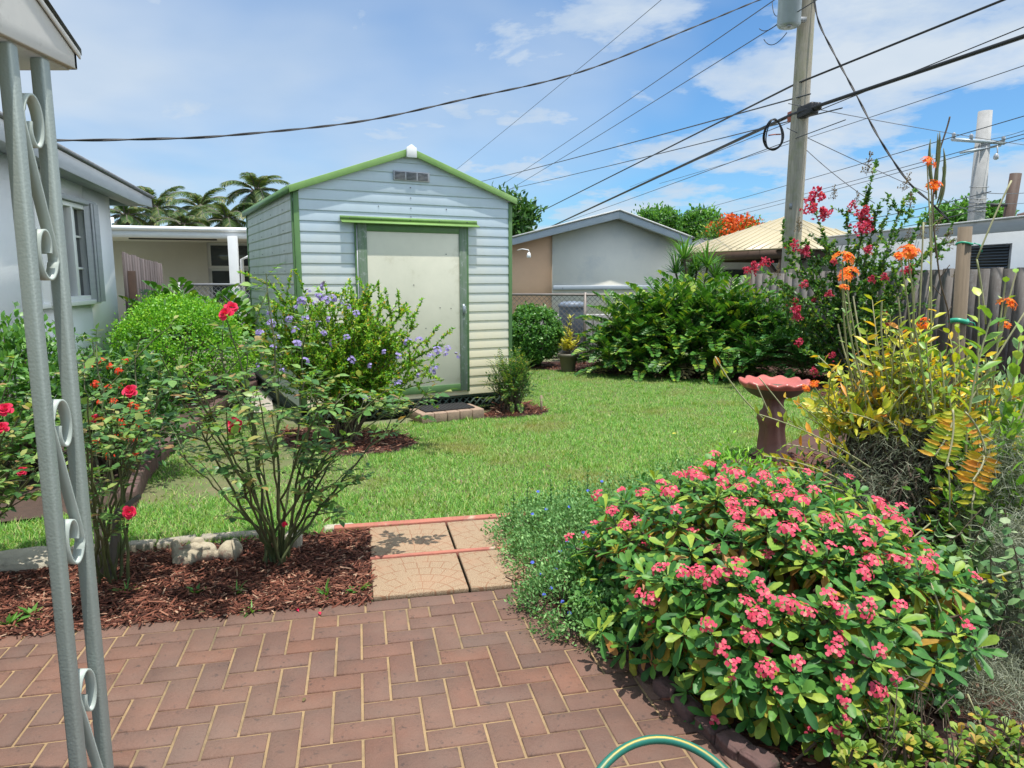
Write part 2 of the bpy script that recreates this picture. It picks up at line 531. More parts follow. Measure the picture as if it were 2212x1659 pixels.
M['l_thorn'] = leafmat('thorn_leaves', [(0, (.02, .08, .02)), (.45, (.05, .155, .03)), (.75, (.10, .215, .035)), (1, (.24, .30, .04))], .28, .45, .3)
M['l_thorn_old'] = leafmat('old_thorn_leaves', [(0, (.15, .21, .03)), (.35, (.30, .28, .035)), (.7, (.38, .22, .05)), (1, (.36, .13, .06))], .35, .45, .3)
M['l_daze'] = leafmat('silver_green_leaves', [(0, (.05, .13, .04)), (.5, (.105, .225, .07)), (1, (.19, .32, .125))], .25, .6, .2)
M['l_orchid'] = leafmat('yellow_orchid_leaves', [(0, (.11, .20, .025)), (.35, (.26, .31, .03)), (.75, (.47, .41, .03)), (.92, (.55, .33, .03)), (1, (.5, .17, .03))], .35, .4, .4)
M['l_orchid_g'] = leafmat('green_orchid_leaves', [(0, (.07, .17, .03)), (.5, (.17, .29, .04)), (.85, (.33, .38, .05)), (1, (.20, .33, .17))], .3, .4, .4)
M['l_orange'] = leafmat('orange_orchid_leaves', [(0, (.42, .34, .03)), (.5, (.52, .29, .03)), (1, (.50, .18, .025))], .35, .4, .4)
M['l_vine'] = leafmat('grey_green_vine_leaves', [(0, (.05, .12, .045)), (.5, (.11, .20, .08)), (.9, (.19, .28, .13)), (1, (.30, .30, .23))], .25, .55, .25)
M['l_jade'] = leafmat('jade_leaves', [(0, (.04, .10, .02)), (.5, (.10, .18, .025)), (.85, (.19, .22, .03)), (1, (.30, .18, .04))], .2, .5, .3)
M['l_palm'] = leafmat('palm_leaflets', [(0, (.022, .055, .018)), (.5, (.055, .105, .03)), (.85, (.115, .145, .045)), (1, (.22, .19, .085))], .3, .5)
M['l_croton'] = leafmat('yellow_croton_leaves', [(0, (.25, .30, .03)), (.5, (.48, .42, .05)), (1, (.60, .50, .13))], .35)
M['l_fern'] = leafmat('fern_leaves', [(0, (.02, .07, .02)), (.5, (.06, .15, .03)), (.85, (.15, .26, .04)), (1, (.33, .26, .05))], .35)
M['l_myrtle'] = leafmat('myrtle_leaves', [(0, (.03, .085, .022)), (.5, (.06, .155, .035)), (.9, (.14, .26, .04)), (1, (.28, .30, .05))], .35)


def flower_mat(name, stops, transl=.3, rough=.55):
    return leafmat(name, stops, transl, rough, .25)


M['f_rose'] = flower_mat('crimson_petals', [(0, (.55, .012, .055)), (1, (.75, .035, .12))])
M['f_ixora'] = flower_mat('scarlet_petals', [(0, (.55, .035, .012)), (1, (.80, .09, .03))])
M['f_thorn'] = flower_mat('coral_pink_bracts', [(0, (.56, .045, .10)), (.6, (.74, .09, .165)), (.9, (.80, .16, .21)), (1, (.80, .34, .26))])
M['f_purple'] = flower_mat('lilac_petals', [(0, (.24, .19, .48)), (1, (.42, .36, .70))])
M['f_orange'] = flower_mat('orange_petals', [(0, (.72, .10, .012)), (.7, (.85, .20, .02)), (1, (.85, .36, .05))])
M['f_magenta'] = flower_mat('magenta_petals', [(0, (.46, .025, .085)), (.6, (.68, .08, .18)), (1, (.82, .24, .34))])
M['f_blue'] = flower_mat('blue_petals', [(0, (.05, .09, .55)), (1, (.10, .16, .70))])
M['f_yellow'] = flower_mat('yellow_petals', [(0, (.75, .55, .02)), (1, (.80, .62, .05))])
M['f_poinciana'] = flower_mat('flame_petals', [(0, (.55, .06, .015)), (1, (.72, .16, .03))])
M['l_mango'] = leafmat('mango_leaves', [(0, (.012, .045, .010)), (.5, (.03, .09, .018)), (1, (.07, .15, .03))], .25)
M['pods'] = pmat('brown_seed_pods', (.21, .16, .075), (.13, .09, .045), 30, .8)
M['eye'] = pmat('yellow_flower_eye', (.62, .40, .12), (.55, .28, .08), 30, .6)


def _unused():
    pass


def hammered(m):
    nt = m.node_tree
    b = [n for n in nt.nodes if n.type == 'BSDF_PRINCIPLED'][0]
    v = nt.nodes.new('ShaderNodeTexVoronoi')
    v.inputs['Scale'].default_value = 190
    tc = nt.nodes.new('ShaderNodeTexCoord')
    nt.links.new(tc.outputs['Object'], v.inputs['Vector'])
    bp = nt.nodes.new('ShaderNodeBump')
    bp.inputs['Strength'].default_value = .15
    bp.inputs['Distance'].default_value = .003
    bp.invert = True
    nt.links.new(v.outputs['Distance'], bp.inputs['Height'])
    nt.links.new(bp.outputs[0], b.inputs['Normal'])


hammered(M['post'])


def slabmat():
    """exposed-aggregate slab stamped with a fan of cobbles"""
    m, nt, out = new_mat('stamped_aggregate')
    N, Lk = nt.nodes, nt.links
    b = N.new('ShaderNodeBsdfPrincipled')
    Lk.new(b.outputs[0], out.inputs[0])
    tc = N.new('ShaderNodeTexCoord')
    sep = N.new('ShaderNodeSeparateXYZ')
    Lk.new(tc.outputs['Object'], sep.inputs[0])

    def mth(op, a, c=None):
        n = N.new('ShaderNodeMath')
        n.operation = op
        for i, q in enumerate((a, c)):
            if q is None:
                continue
            if hasattr(q, 'type'):
                Lk.new(q, n.inputs[i])
            else:
                n.inputs[i].default_value = q
        return n.outputs[0]
    x, y = sep.outputs[0], mth('ADD', sep.outputs[1], .26)
    r = mth('SQRT', mth('ADD', mth('MULTIPLY', x, x), mth('MULTIPLY', y, y)))
    wob = mth('MULTIPLY', noise_tex(nt, 9, 2), .022)
    rr = mth('DIVIDE', mth('ADD', r, wob), .082)
    fr = mth('FRACT', rr)
    fl = mth('FLOOR', rr)
    ring = mth('LESS_THAN', fr, .085)
    ang = mth('ARCTAN2', y, x)
    seg = mth('FRACT', mth('ADD', mth('MULTIPLY', ang, mth('ADD', fl, 1.5)), mth('MULTIPLY', fl, .37)))
    rad = mth('LESS_THAN', seg, .085)
    line = mth('MAXIMUM', ring, rad)
    broken = mth('GREATER_THAN', noise_tex(nt, 14, 3), .44)
    line = mth('MULTIPLY', line, broken)
    sp = ramp(nt, noise_tex(nt, 260, 2, .6), [(.32, (.16, .10, .06)), (.5, (.30, .205, .125)), (.68, (.42, .32, .215))])
    col = mix(nt, line, sp, (.25, .135, .075))
    stain = ramp(nt, noise_tex(nt, 5, 5), [(.5, (0, 0, 0)), (.78, (.6, .6, .6))])
    col = mix(nt, stain, col, (.36, .20, .12))
    Lk.new(col, b.inputs['Base Color'])
    b.inputs['Roughness'].default_value = .9
    bp = N.new('ShaderNodeBump')
    bp.inputs['Strength'].default_value = .5
    bp.inputs['Distance'].default_value = .004
    Lk.new(mth('SUBTRACT', noise_tex(nt, 260, 2), line), bp.inputs['Height'])
    Lk.new(bp.outputs[0], b.inputs['Normal'])
    return m


M['slab'] = slabmat()

# ---------------------------------------------------------------- world, sun, camera
SUN_EL = R(78.5)
SUN_AZ = math.atan2(.469, -.883)   # direction towards the sun, x over y
sun_h = np.array([.469, -.883])
w = bpy.data.worlds.new('World')
S.world = w
w.use_nodes = True
nt = w.node_tree
nt.nodes.clear()
wo = nt.nodes.new('ShaderNodeOutputWorld')
bg = nt.nodes.new('ShaderNodeBackground')
nt.links.new(bg.outputs[0], wo.inputs[0])
sky = nt.nodes.new('ShaderNodeTexSky')
sky.sky_type = 'NISHITA'
sky.sun_disc = False
sky.sun_elevation = SUN_EL
sky.sun_rotation = SUN_AZ
sky.air_density = 1.0
sky.dust_density = .6
sky.ozone_density = 1.5
tc = nt.nodes.new('ShaderNodeTexCoord')
sep = nt.nodes.new('ShaderNodeSeparateXYZ')
nt.links.new(tc.outputs['Generated'], sep.inputs[0])


def wm(op, a, b=None, c=None):
    n = nt.nodes.new('ShaderNodeMath')
    n.operation = op
    for i, q in enumerate((a, b, c)):
        if q is None:
            continue
        if hasattr(q, 'type'):
            nt.links.new(q, n.inputs[i])
        else:
            n.inputs[i].default_value = q
    return n.outputs[0]


den = wm('ADD', wm('MAXIMUM', sep.outputs[2], 0.0), .16)
cx = wm('DIVIDE', sep.outputs[0], den)
cy = wm('DIVIDE', sep.outputs[1], den)
comb = nt.nodes.new('ShaderNodeCombineXYZ')
nt.links.new(cx, comb.inputs[0])
nt.links.new(cy, comb.inputs[1])
v1 = comb.outputs[0]
veil = noise_tex(nt, .55, 4, .5, v1, .4)
left = wm('MULTIPLY_ADD', sep.outputs[0], -.42, -.03)
veil_m = wm('ADD', veil, left)
veil_c = ramp(nt, veil_m, [(.365, (.04, .04, .04)), (.68, (.85, .85, .85))])
puff = noise_tex(nt, 1.45, 10, .60, v1, .2)
right = wm('MULTIPLY', sep.outputs[0], .17)
puff_m = wm('ADD', puff, right)
puff_c = ramp(nt, puff_m, [(.498, (0, 0, 0)), (.565, (.7, .7, .7)), (.66, (1, 1, 1))])
cl = wm('MAXIMUM', veil_c, puff_c)
lowfade = ramp(nt, sep.outputs[2], [(.0, (.3, .3, .3)), (.12, (1, 1, 1))])
cl = wm('MULTIPLY', cl, lowfade)
SKY_S = .105
skyc = mix(nt, 1.0, sky.outputs[0], (SKY_S * .55, SKY_S * .93, SKY_S * 1.22), 'MULTIPLY')
cloud = mix(nt, noise_tex(nt, 2.2, 4, .5, v1), (.38, .48, .60), (.60, .65, .70))
final = mix(nt, cl, skyc, cloud)
# bright sky added out of view, overhead and right, to fill the shade
high = ramp(nt, sep.outputs[2], [(.50, (0, 0, 0)), (.82, (1, 1, 1))])
side = wm('SUBTRACT', sep.outputs[0], wm('MULTIPLY', wm('MAXIMUM', wm('SUBTRACT', sep.outputs[1], .25), 0.0), 1.2))
side = wm('ADD', side, wm('MULTIPLY', wm('MINIMUM', sep.outputs[1], 0.0), .6))
back = ramp(nt, side, [(.46, (0, 0, 0)), (.72, (1, 1, 1))])  # mask for the added bright sky on the right
sky_fill = wm('MULTIPLY', wm('MAXIMUM', high, back), ramp(nt, noise_tex(nt, 1.1, 6, .55, v1), [(.34, (.25, .25, .25)), (.6, (1, 1, 1))]))
final = mix(nt, sky_fill, final, mix(nt, back, (.74, .92, 1.12), (2.3, 2.45, 2.6)))
nt.links.new(final, bg.inputs['Color'])
bg.inputs['Strength'].default_value = 1.0

sl = bpy.data.lights.new('sun', 'SUN')
sl.energy = 4.6
sl.angle = R(.5)
sl.color = (1, .955, .88)
so = bpy.data.objects.new('sun', sl)
COL.objects.link(so)
sd = Vector((sun_h[0] * math.cos(SUN_EL), sun_h[1] * math.cos(SUN_EL), math.sin(SUN_EL)))
so.rotation_euler = sd.to_track_quat('Z', 'Y').to_euler()

cam = bpy.data.cameras.new('camera')
cam.sensor_fit = 'HORIZONTAL'
cam.sensor_width = 36
cam.lens = 1534 / 2212 * 36
cam.clip_end = 2000
cam.clip_start = .05
co = bpy.data.objects.new('camera', cam)
COL.objects.link(co)
co.location = (0, 0, CAM_H)
co.rotation_euler = (R(90) - PITCH, 0, 0)
S.camera = co
S.view_settings.view_transform = 'Standard'
S.view_settings.look = 'None'
S.view_settings.exposure = 0.40
S.view_settings.gamma = 1
S.view_settings.use_curve_mapping = False
S.cycles.max_bounces = 8
S.cycles.transparent_max_bounces = 8
S.cycles.use_denoising = True

# ================================================================= THE GROUND
e1 = np.array([math.cos(R(12.2)), math.sin(R(12.2)), 0])
e2 = np.array([-e1[1], e1[0], 0])


def inside(poly, pts):
    x, y = pts[:, 0], pts[:, 1]
    c = np.zeros(len(pts), bool)
    n = len(poly)
    for i in range(n):
        x0, y0 = poly[i][:2]
        x1, y1 = poly[(i + 1) % n][:2]
        k = ((y0 > y) != (y1 > y)) & (x < (x1 - x0) * (y - y0) / ((y1 - y0) if y1 != y0 else 1e-9) + x0)
        c ^= k
    return c


def sample(poly, n):
    p = np.array([q[:2] for q in poly])
    lo, hi = p.min(0), p.max(0)
    out = np.zeros((0, 2))
    while len(out) < n:
        q = rng.uniform(lo, hi, (n * 2, 2))
        out = np.concatenate([out, q[inside(p, q)]])
    return out[:n]


def sheet(name, poly, z, mat, kind='structure'):
    mb = MB()
    mb.poly([(p[0], p[1], z) for p in poly])
    o = mb.build(name, mat)
    o['kind'] = kind
    return o


M['ground'] = pmat('far_ground', (.10, .14, .05), (.16, .15, .09), .5, .95, .3, 20)
M['lawnsoil'] = pmat('lawn_soil', (.085, .125, .035), (.14, .125, .06), 5, .95, .5, 60, dirt=(.19, .125, .085), dscale=1.3, dlo=.56, dhi=.70)
sheet('ground', [(-120, -40), (120, -40), (120, 200), (-120, 200)], -.03, M['ground'])

SB = np.array([-.65, 3.11])                       # near left corner of the stepping slabs
SLAB = .462


def E(a, b):
    """patio frame: a along the brick edge, b away from it (towards the house behind)"""
    return np.array([SB[0], SB[1]]) + a * e1[:2] - b * e2[:2]


lawn_poly = [(-5.0, 3.4), E(-.35, -.93), E(.92, -1.04), (.10, 4.42), (.9, 4.75), (1.55, 5.5), (2.35, 6.1), (3.1, 7.0), (4.0, 8.6), (4.1, 9.35),
             (3.75, 10.0), (2.6, 10.55), (1.45, 11.05), (.75, 11.45), (.3, 11.75), (-.3, 11.9), (-.1, 8.9),
             (.12, 8.45), (.33, 8.12), (.42, 7.9), (.30, 7.68), (.0, 7.55), (-.30, 7.50), (-.95, 7.30), (-1.9, 7.05), (-2.35, 7.25),
             (-3.4, 9.2), (-3.45, 9.6), (-3.15, 7.0), (-2.87, 5.5), (-2.55, 4.5), (-3.4, 4.0)]
sheet('lawn_ground', lawn_poly, 0.0, M['lawnsoil'])
bed_front = [(-6.0, 2.0), E(.0, 0), E(.0, -1.0), E(-.35, -.95), E(-1.4, -.86), E(-2.6, -.80), (-3.6, 4.1), (-6, 3.9)]
sheet('mulch_bed', bed_front, .010, M['mulchbed'])
bed_left = [(-8, 3.9), (-3.6, 4.0), (-2.6, 4.45), (-2.93, 5.5), (-3.22, 7.0), (-3.55, 9.9), (-4.2, 11.6), (-8, 11.6)]
sheet('flower_bed', bed_left, .012, M['soil'])
bed_right = [(.36, 2.80), (.5, 2.4), (.62, 2.12), (.78, 1.7), (1.0, 1.0), (6, .5), (9.5, 6), (6.0, 9.6), (4.43, 12.2), (4.0, 9.45), (4.0, 8.6), (3.1, 7.0), (2.35, 6.1), (1.55, 5.5), (.9, 4.75), (.10, 4.42),
             (-.04, 4.1), (-.02, 3.5), (.12, 3.25), (.2, 3.0)]
sheet('planting_bed', bed_right, .016, M['mulchbed'])
bed_back = [(-.3, 11.9), (.3, 11.75), (.75, 11.45), (1.45, 11.05), (2.6, 10.55), (3.75, 10.0), (4.1, 9.35), (5.2, 11.0), (4.15, 12.6), (-.4, 12.75)]
sheet('hedge_bed', bed_back, .006, M['mulchbed'])
bed_duranta = [(-2.0, 6.2), (-1.5, 5.85), (-1.0, 6.0), (-.85, 6.35), (-1.1, 6.75), (-1.7, 7.0), (-2.3, 6.9)]
sheet('shrub_bed', bed_duranta, .008, M['mulchbed'])
bed_fern = [(-.35, 7.5), (.0, 7.55), (.30, 7.68), (.42, 7.9), (.33, 8.12), (.12, 8.45), (-.1, 8.5)]
sheet('fern_bed', bed_fern, .008, M['mulchbed'])
sheet('path', [(-3.45, 9.7), (-3.05, 9.7), (-2.95, 8.6), (-2.7, 7.9), (-2.95, 7.7), (-3.28, 8.4)], .012, M['path'])

# ---- patio: herringbone pavers laid in sand
sheet('joint_sand', [E(-6, 0), E(.75, 0), (.30, 3.0), (.5, 2.4), (.75, 1.9), (1.1, .6), E(1.5, 4.2), E(-6, 4.2)], .0105, M['sand'])
mb = MB()
pit = .1


def paver(a0, a1, b0, b1):
    j = .0046
    a0 += j; a1 -= j; b0 += j; b1 -= j
    if a1 - a0 < .02 or b1 - b0 < .02:
        return
    dz = rng.normal(0, .0010)
    tl = rng.normal(0, .0009, 2)
    c = .0035
    q = [(a0, b0), (a1, b0), (a1, b1), (a0, b1)]
    ins = [(a0 + c, b0 + c), (a1 - c, b0 + c), (a1 - c, b1 - c), (a0 + c, b1 - c)]
    v = [(*E(*p), -.01) for p in q] + [(*E(*p), .0135 + dz) for p in q] + [(*E(*p), .017 + dz + (tl[0] if i in (0, 3) else -tl[0])) for i, p in enumerate(ins)]
    f = []
    for i in range(4):
        k = (i + 1) % 4
        f.append([i, 4 + i, 4 + k, k])
        f.append([4 + i, 8 + i, 8 + k, 4 + k])
    f.append([8, 11, 10, 9])
    v = np.array(v)
    mb.add(v, np.array(f)[:, ::-1])


def keep(a, b):
    p = E(a, b)
    # the planting bed on the right cuts the paving
    edge = np.interp(p[1], [1.0, 1.7, 2.12, 2.4, 2.8, 3.1, 3.4], [1.05, .85, .70, .58, .46, .40, .4])
    return p[0] < edge + .06


a = -5.6
while a < 1.2:
    if keep(a + .1, .05):
        paver(a - .03, a + .17, 0.0, .105)
    a += .2
b1 = .107
for r in range(-1, 40):
    for q in range(-18, 8):
        c = -r + 4 * q
        a0 = -.049 + (c + 7) * pit
        if a0 < -5.6 or a0 > 1.8:
            continue
        if r >= 0:
            if keep(a0 + .1, b1 + r * pit + .05):
                paver(a0, a0 + 2 * pit, b1 + r * pit, b1 + (r + 1) * pit)
        a2 = a0 + 2 * pit
        if keep(a2 + .05, b1 + r * pit + .1):
            paver(a2, a2 + pit, b1 + max(r, 0) * pit, b1 + (r + 2) * pit)
pav = mb.build('patio', M['brick'])
pav['kind'] = 'structure'

# ---- four stamped slabs and the red strips between them
ln = ['tan stamped paving slab nearest the left, touching the brick patio', 'tan stamped paving slab touching both patio and blue flowered plant',
      'tan stamped paving slab at the lawn edge beside the red mulch', 'tan stamped paving slab at the lawn edge beside the blue flowered plant']
k = 0
for j in range(2):
    for i in range(2):
        mb = MB()
        h = SLAB / 2 - .006
        mb.box((0, 0, .014), (2 * h, 2 * h, .034))
        o = mb.build('paving_slab', M['slab'], loc=(0, 0, 0), bevel=.006)
        p = E((i + .5) * SLAB, -(j + .5) * SLAB - .008 - j * .035)
        o.location = (p[0], p[1], 0)
        o.rotation_euler = (0, 0, R(12.2))
        tag(o, ln[k], 'paving slab', 'stamped slabs between patio and lawn')
        k += 1
for nm, lab, b, wd, a0, a1 in (('red_strip', 'faded red strip crossing between the tan paving slabs', -SLAB - .025, .03, 0.0, .92),
                               ('brick_strip', 'red edging strip between the paving slabs and the lawn', -2 * SLAB - .085, .06, -.20, 1.05)):
    mb = MB()
    p = E((a0 + a1) / 2, b)
    mb.box((0, 0, .010), (a1 - a0, wd, .05))
    o = mb.build(nm, M['red_concrete'], loc=(0, 0, 0), bevel=.006)
    o.location = (p[0], p[1], .002)
    o.rotation_euler = (0, 0, R(12.2))
    tag(o, lab, 'edging')

# ---- low edging stones along the mulch bed
st = [((255, 1182), (335, 1178), 'curb', 'dull concrete edging stone left of the fallen garden figure, between mulch and lawn'),
      ((340, 1177), (425, 1168), 'curb', 'pale concrete edging stone directly behind the fallen garden figure'),
      ((432, 1166), (560, 1158), 'curb', 'long mulch-stained edging stone between garden figure and centre rose'),
      ((700, 1146), (765, 1141), 'white_stone', 'rough white edging stone beside the paving slabs at the lawn'),
      ((150, 1192), (248, 1184), 'curb', 'shaded edging stone half hidden behind the rose canes')]
for (pa, pb, mt, lab) in st:
    A_, B_ = G(*pa), G(*pb)
    mb = MB()
    L_ = np.linalg.norm(B_ - A_)
    ang = math.atan2(*(B_ - A_)[[1, 0]])
    mb.box((0, 0, -.004), (L_, .085, .06), 0)
    o = mb.build('edging_stone', M[mt], loc=(0, 0, 0), bevel=.012)
    o.location = tuple((A_ + B_) / 2)
    o.rotation_euler = (R(random.uniform(-3, 3)), R(random.uniform(-2, 2)), ang)
    tag(o, lab, 'edging stone', 'edging stones between mulch and lawn')


def rock(name, lab, c, s, mat, seed, cat='stone', group=None, rz=0, power=.7):
    import bmesh
    bm = bmesh.new()
    bmesh.ops.create_icosphere(bm, subdivisions=4, radius=1)
    for v in bm.verts:
        n = mnoise.fractal(v.co * 1.3 + Vector((seed, 0, 0)), 1, 2, 4)
        q = v.co.copy()
        q = Vector([math.copysign(abs(x) ** power, x) for x in q])
        v.co = q * (1 + .18 * n)
        v.co = Vector((v.co.x * s[0], v.co.y * s[1], v.co.z * s[2]))
    me = bpy.data.meshes.new(name)
    bm.to_mesh(me)
    bm.free()
    me.materials.append(mat)
    for p in me.polygons:
        p.use_smooth = True
    o = bpy.data.objects.new(name, me)
    COL.objects.link(o)
    o.location = c
    o.rotation_euler = (0, 0, rz)
    return tag(o, lab, cat, group)


c = G(45, 1228)
rock('flat_stone', 'flat pale limestone lying in the mulch at the left edge', (c[0] - .06, c[1], .03), (.27, .13, .05), M['white_stone'], 3, rz=.2)
c = G(628, 1195)
rock('small_stone', 'small cream stone standing behind the centre rose stems', (c[0], c[1] + .05, .05), (.05, .04, .055), M['white_stone'], 8)

# ---- rough bricks bordering the right hand bed
eb = [(1322, 1388), (1352, 1425), (1388, 1468), (1422, 1508), (1465, 1552), (1512, 1592), (1560, 1632), (1612, 1668)]
for i, q in enumerate(eb):
    c = G(*q)
    rock('edging_brick', 'rough weathered brick in the border row under the pink flowering bush', (c[0] + .035, c[1], .025), (.038, .052, .038), M['edge_brick'], 20 + i,
         'brick', 'rough bricks bordering the right bed', rz=R(28 + random.uniform(-9, 9)), power=.42)

# ---- dark brick kerb of the left bed, running back beside the lawn
mb = MB()
kp = np.array([(-2.50, 4.45), (-2.72, 5.0), (-2.90, 5.6), (-3.06, 6.4), (-3.19, 7.1), (-3.31, 7.9), (-3.42, 8.8), (-3.5, 9.6)])
for i in range(len(kp) - 1):
    a_, b_ = kp[i], kp[i + 1]
    n_ = max(2, int(np.linalg.norm(b_ - a_) / .2))
    for t in range(n_):
        p0_ = a_ + (b_ - a_) * t / n_
        p1_ = a_ + (b_ - a_) * (t + 1) / n_
        d = p1_ - p0_
        mb.box((*(p0_ + p1_) / 2, .05 + random.uniform(-.008, .008)), (np.linalg.norm(d) - .008, .10, .15), math.atan2(d[1], d[0]) + random.uniform(-.05, .05))
o = mb.build('bed_edging', M['edge_brick'], loc=(-3, 6.5, 0), bevel=.01)
tag(o, 'low weathered brick edging running back along the left flower bed', 'edging')

# ================================================================= THE SHED
SA = np.array([-2.15, 7.15])
TH = R(28)
su = np.array([math.cos(TH), math.sin(TH)])
sn = np.array([math.sin(TH), -math.cos(TH)])
SW, SD, ZB, ZE, ZA = 2.43, 3.1, .18, 2.345, 2.78


def FR(s, z, d=0.0):
    q = SA + su * s + sn * d
    return (q[0], q[1], z)


def SI(s, z, d=0.0):
    q = SA - sn * s - su * d
    return (q[0], q[1], z)


def SI2(s, z, d=0.0):
    q = SA + su * SW - sn * s + su * d
    return (q[0], q[1], z)


def BK(s, z, d=0.0):
    q = SA - sn * SD + su * s - sn * d
    return (q[0], q[1], z)


shed = thing('garden_shed', 'cream metal garden shed with green trim and a sliding door', 'shed', (SA[0], SA[1], 0))
LIP = .0085


def gable_lim(z):
    if z <= ZE:
        return 0.0, SW
    k = (z - ZE) / (ZA - ZE) * SW / 2
    return k, SW - k


def courses(mb, fr, z0, z1, h, lim, holes=(), lip=LIP):
    z = z0
    while z < z1 - 1e-3:
        t = min(z + h, z1)
        spans = [(None, None)]
        for (hs0, hs1, hz0, hz1) in holes:
            if t > hz0 and z < hz1:
                spans = [(None, hs0), (hs1, None)]
        a0, b0 = lim(z)
        a1_, b1_ = lim(t)
        for (l, r_) in spans:
            p = [(a0 if l is None else max(l, a0), z), (b0 if r_ is None else min(r_, b0), z), (b1_ if r_ is None else min(r_, b1_), t), (a1_ if l is None else max(l, a1_), t)]
            if p[1][0] - p[0][0] < .01:
                continue
            f1, f0 = lip, .001
            lowerbend = .006
            v = [fr(p[0][0], p[0][1], 0), fr(p[1][0], p[1][1], 0), fr(p[0][0], p[0][1], f1), fr(p[1][0], p[1][1], f1),
                 fr(p[1][0], p[1][1] + lowerbend, f1 + .001), fr(p[0][0], p[0][1] + lowerbend, f1 + .001), fr(p[2][0], p[2][1], f0), fr(p[3][0], p[3][1], f0)]
            mb.add(v, np.array([[0, 1, 3, 2], [2, 3, 4, 5], [5, 4, 6, 7]]))
        z = t


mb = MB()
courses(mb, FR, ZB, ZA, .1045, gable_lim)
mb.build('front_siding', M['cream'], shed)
mb = MB()
courses(mb, SI, ZB, ZE, .1045, lambda z: (0, SD))
courses(mb, SI2, ZB, ZE, .1045, lambda z: (0, SD))
courses(mb, BK, ZB, ZA, .1045, gable_lim)
mb.build('side_siding', M['shed_side'], shed)
# screws in the siding
for fr_, s, z in [(FR, 1.213, 2.44), (FR, 1.213, 2.335), (FR, 1.213, 2.23), (FR, 1.213, 2.14), (FR, .86, 2.235), (FR, 1.62, 2.235)] + [(SI, s_, z_) for z_ in (2.2, 1.99, 1.78, 1.57, 1.36) for s_ in (.5, 1.2, 1.9, 2.6)]:
    mb = MB()
    mb.lbox(fr_, s, s + .009, z - .004, z + .004, .006, .014)
    mb.build('screw', M['wire'], shed)
# corner trims
for fr, s0, s1 in ((FR, .0, .055), (FR, SW - .045, SW), (SI, 0, .045), (SI, SD - .05, SD)):
    mb = MB()
    mb.lbox(fr, s0, s1, ZB, ZE, .0, .016)
    mb.build('corner_trim', M['green'], shed, bevel=.003)
# roof, rake fascias, ridge cap
mb = MB()
OV = .045
rs = (ZA - ZE) / (SW / 2)


def roofpt(s, d, dz=0):
    z = ZA + .03 - abs(s - SW / 2) * rs + dz
    return FR(s, z, d)


for sgn in (0, 1):
    s_out = -.035 if sgn == 0 else SW + .035
    q = [roofpt(SW / 2, OV), roofpt(s_out, OV), roofpt(s_out, -SD - .06), roofpt(SW / 2, -SD - .06)]
    mb.extrude(q, (0, 0, .022))
mb.build('roof', M['roof_white'], shed)
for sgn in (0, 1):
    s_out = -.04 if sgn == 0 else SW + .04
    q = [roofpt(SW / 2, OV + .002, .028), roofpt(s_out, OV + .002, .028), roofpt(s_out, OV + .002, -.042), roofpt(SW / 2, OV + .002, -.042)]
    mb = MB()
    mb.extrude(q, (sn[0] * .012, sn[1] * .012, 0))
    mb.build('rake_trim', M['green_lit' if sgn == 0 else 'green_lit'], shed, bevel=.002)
    q = [roofpt(s_out, OV, .028), roofpt(s_out, -SD - .08, .028), roofpt(s_out, -SD - .08, -.045), roofpt(s_out, OV, -.045)]
    mb = MB()
    mb.extrude(q, (-su[0] * .012 * (1 if sgn == 0 else -1), -su[1] * .012 * (1 if sgn == 0 else -1), 0))
    mb.build('eave_trim', M['green'], shed)
mb = MB()
q = [roofpt(SW / 2 - .055, OV + .016, .045), roofpt(SW / 2, OV + .016, .06), roofpt(SW / 2 + .055, OV + .016, .045),
     FR(SW / 2 + .055, ZA - .042, OV + .016), FR(SW / 2 - .055, ZA - .042, OV + .016)]
mb.extrude(q, (sn[0] * .02, sn[1] * .02, 0))
mb.build('ridge_cap', M['white'], shed, bevel=.002)
# vent with three louvred panels
mb = MB()
mb.lbox(FR, 1.03, 1.43, 2.505, 2.605, .004, .022)
vent = mb.build('gable_vent', M['alu'], shed, bevel=.003)
mb = MB()
for i in range(3):
    for z in np.linspace(2.522, 2.588, 6):
        mb.lbox(FR, 1.045 + i * .127, 1.155 + i * .127, z - .003, z + .003, .022, .028)
o = mb.build('louvre', M['wire'], vent)
# header over the sliding door track: flange and flared lip
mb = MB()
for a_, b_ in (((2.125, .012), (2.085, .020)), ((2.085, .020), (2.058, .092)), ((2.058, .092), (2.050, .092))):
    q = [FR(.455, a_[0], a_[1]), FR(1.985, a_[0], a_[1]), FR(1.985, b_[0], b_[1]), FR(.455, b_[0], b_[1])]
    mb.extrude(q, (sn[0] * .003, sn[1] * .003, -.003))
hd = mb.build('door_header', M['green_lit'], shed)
for s in (.55, .88, 1.2, 1.53, 1.86):
    mb = MB()
    mb.lbox(FR, s, s + .011, 2.098, 2.108, .014, .024)
    mb.build('screw', M['wire'], hd)
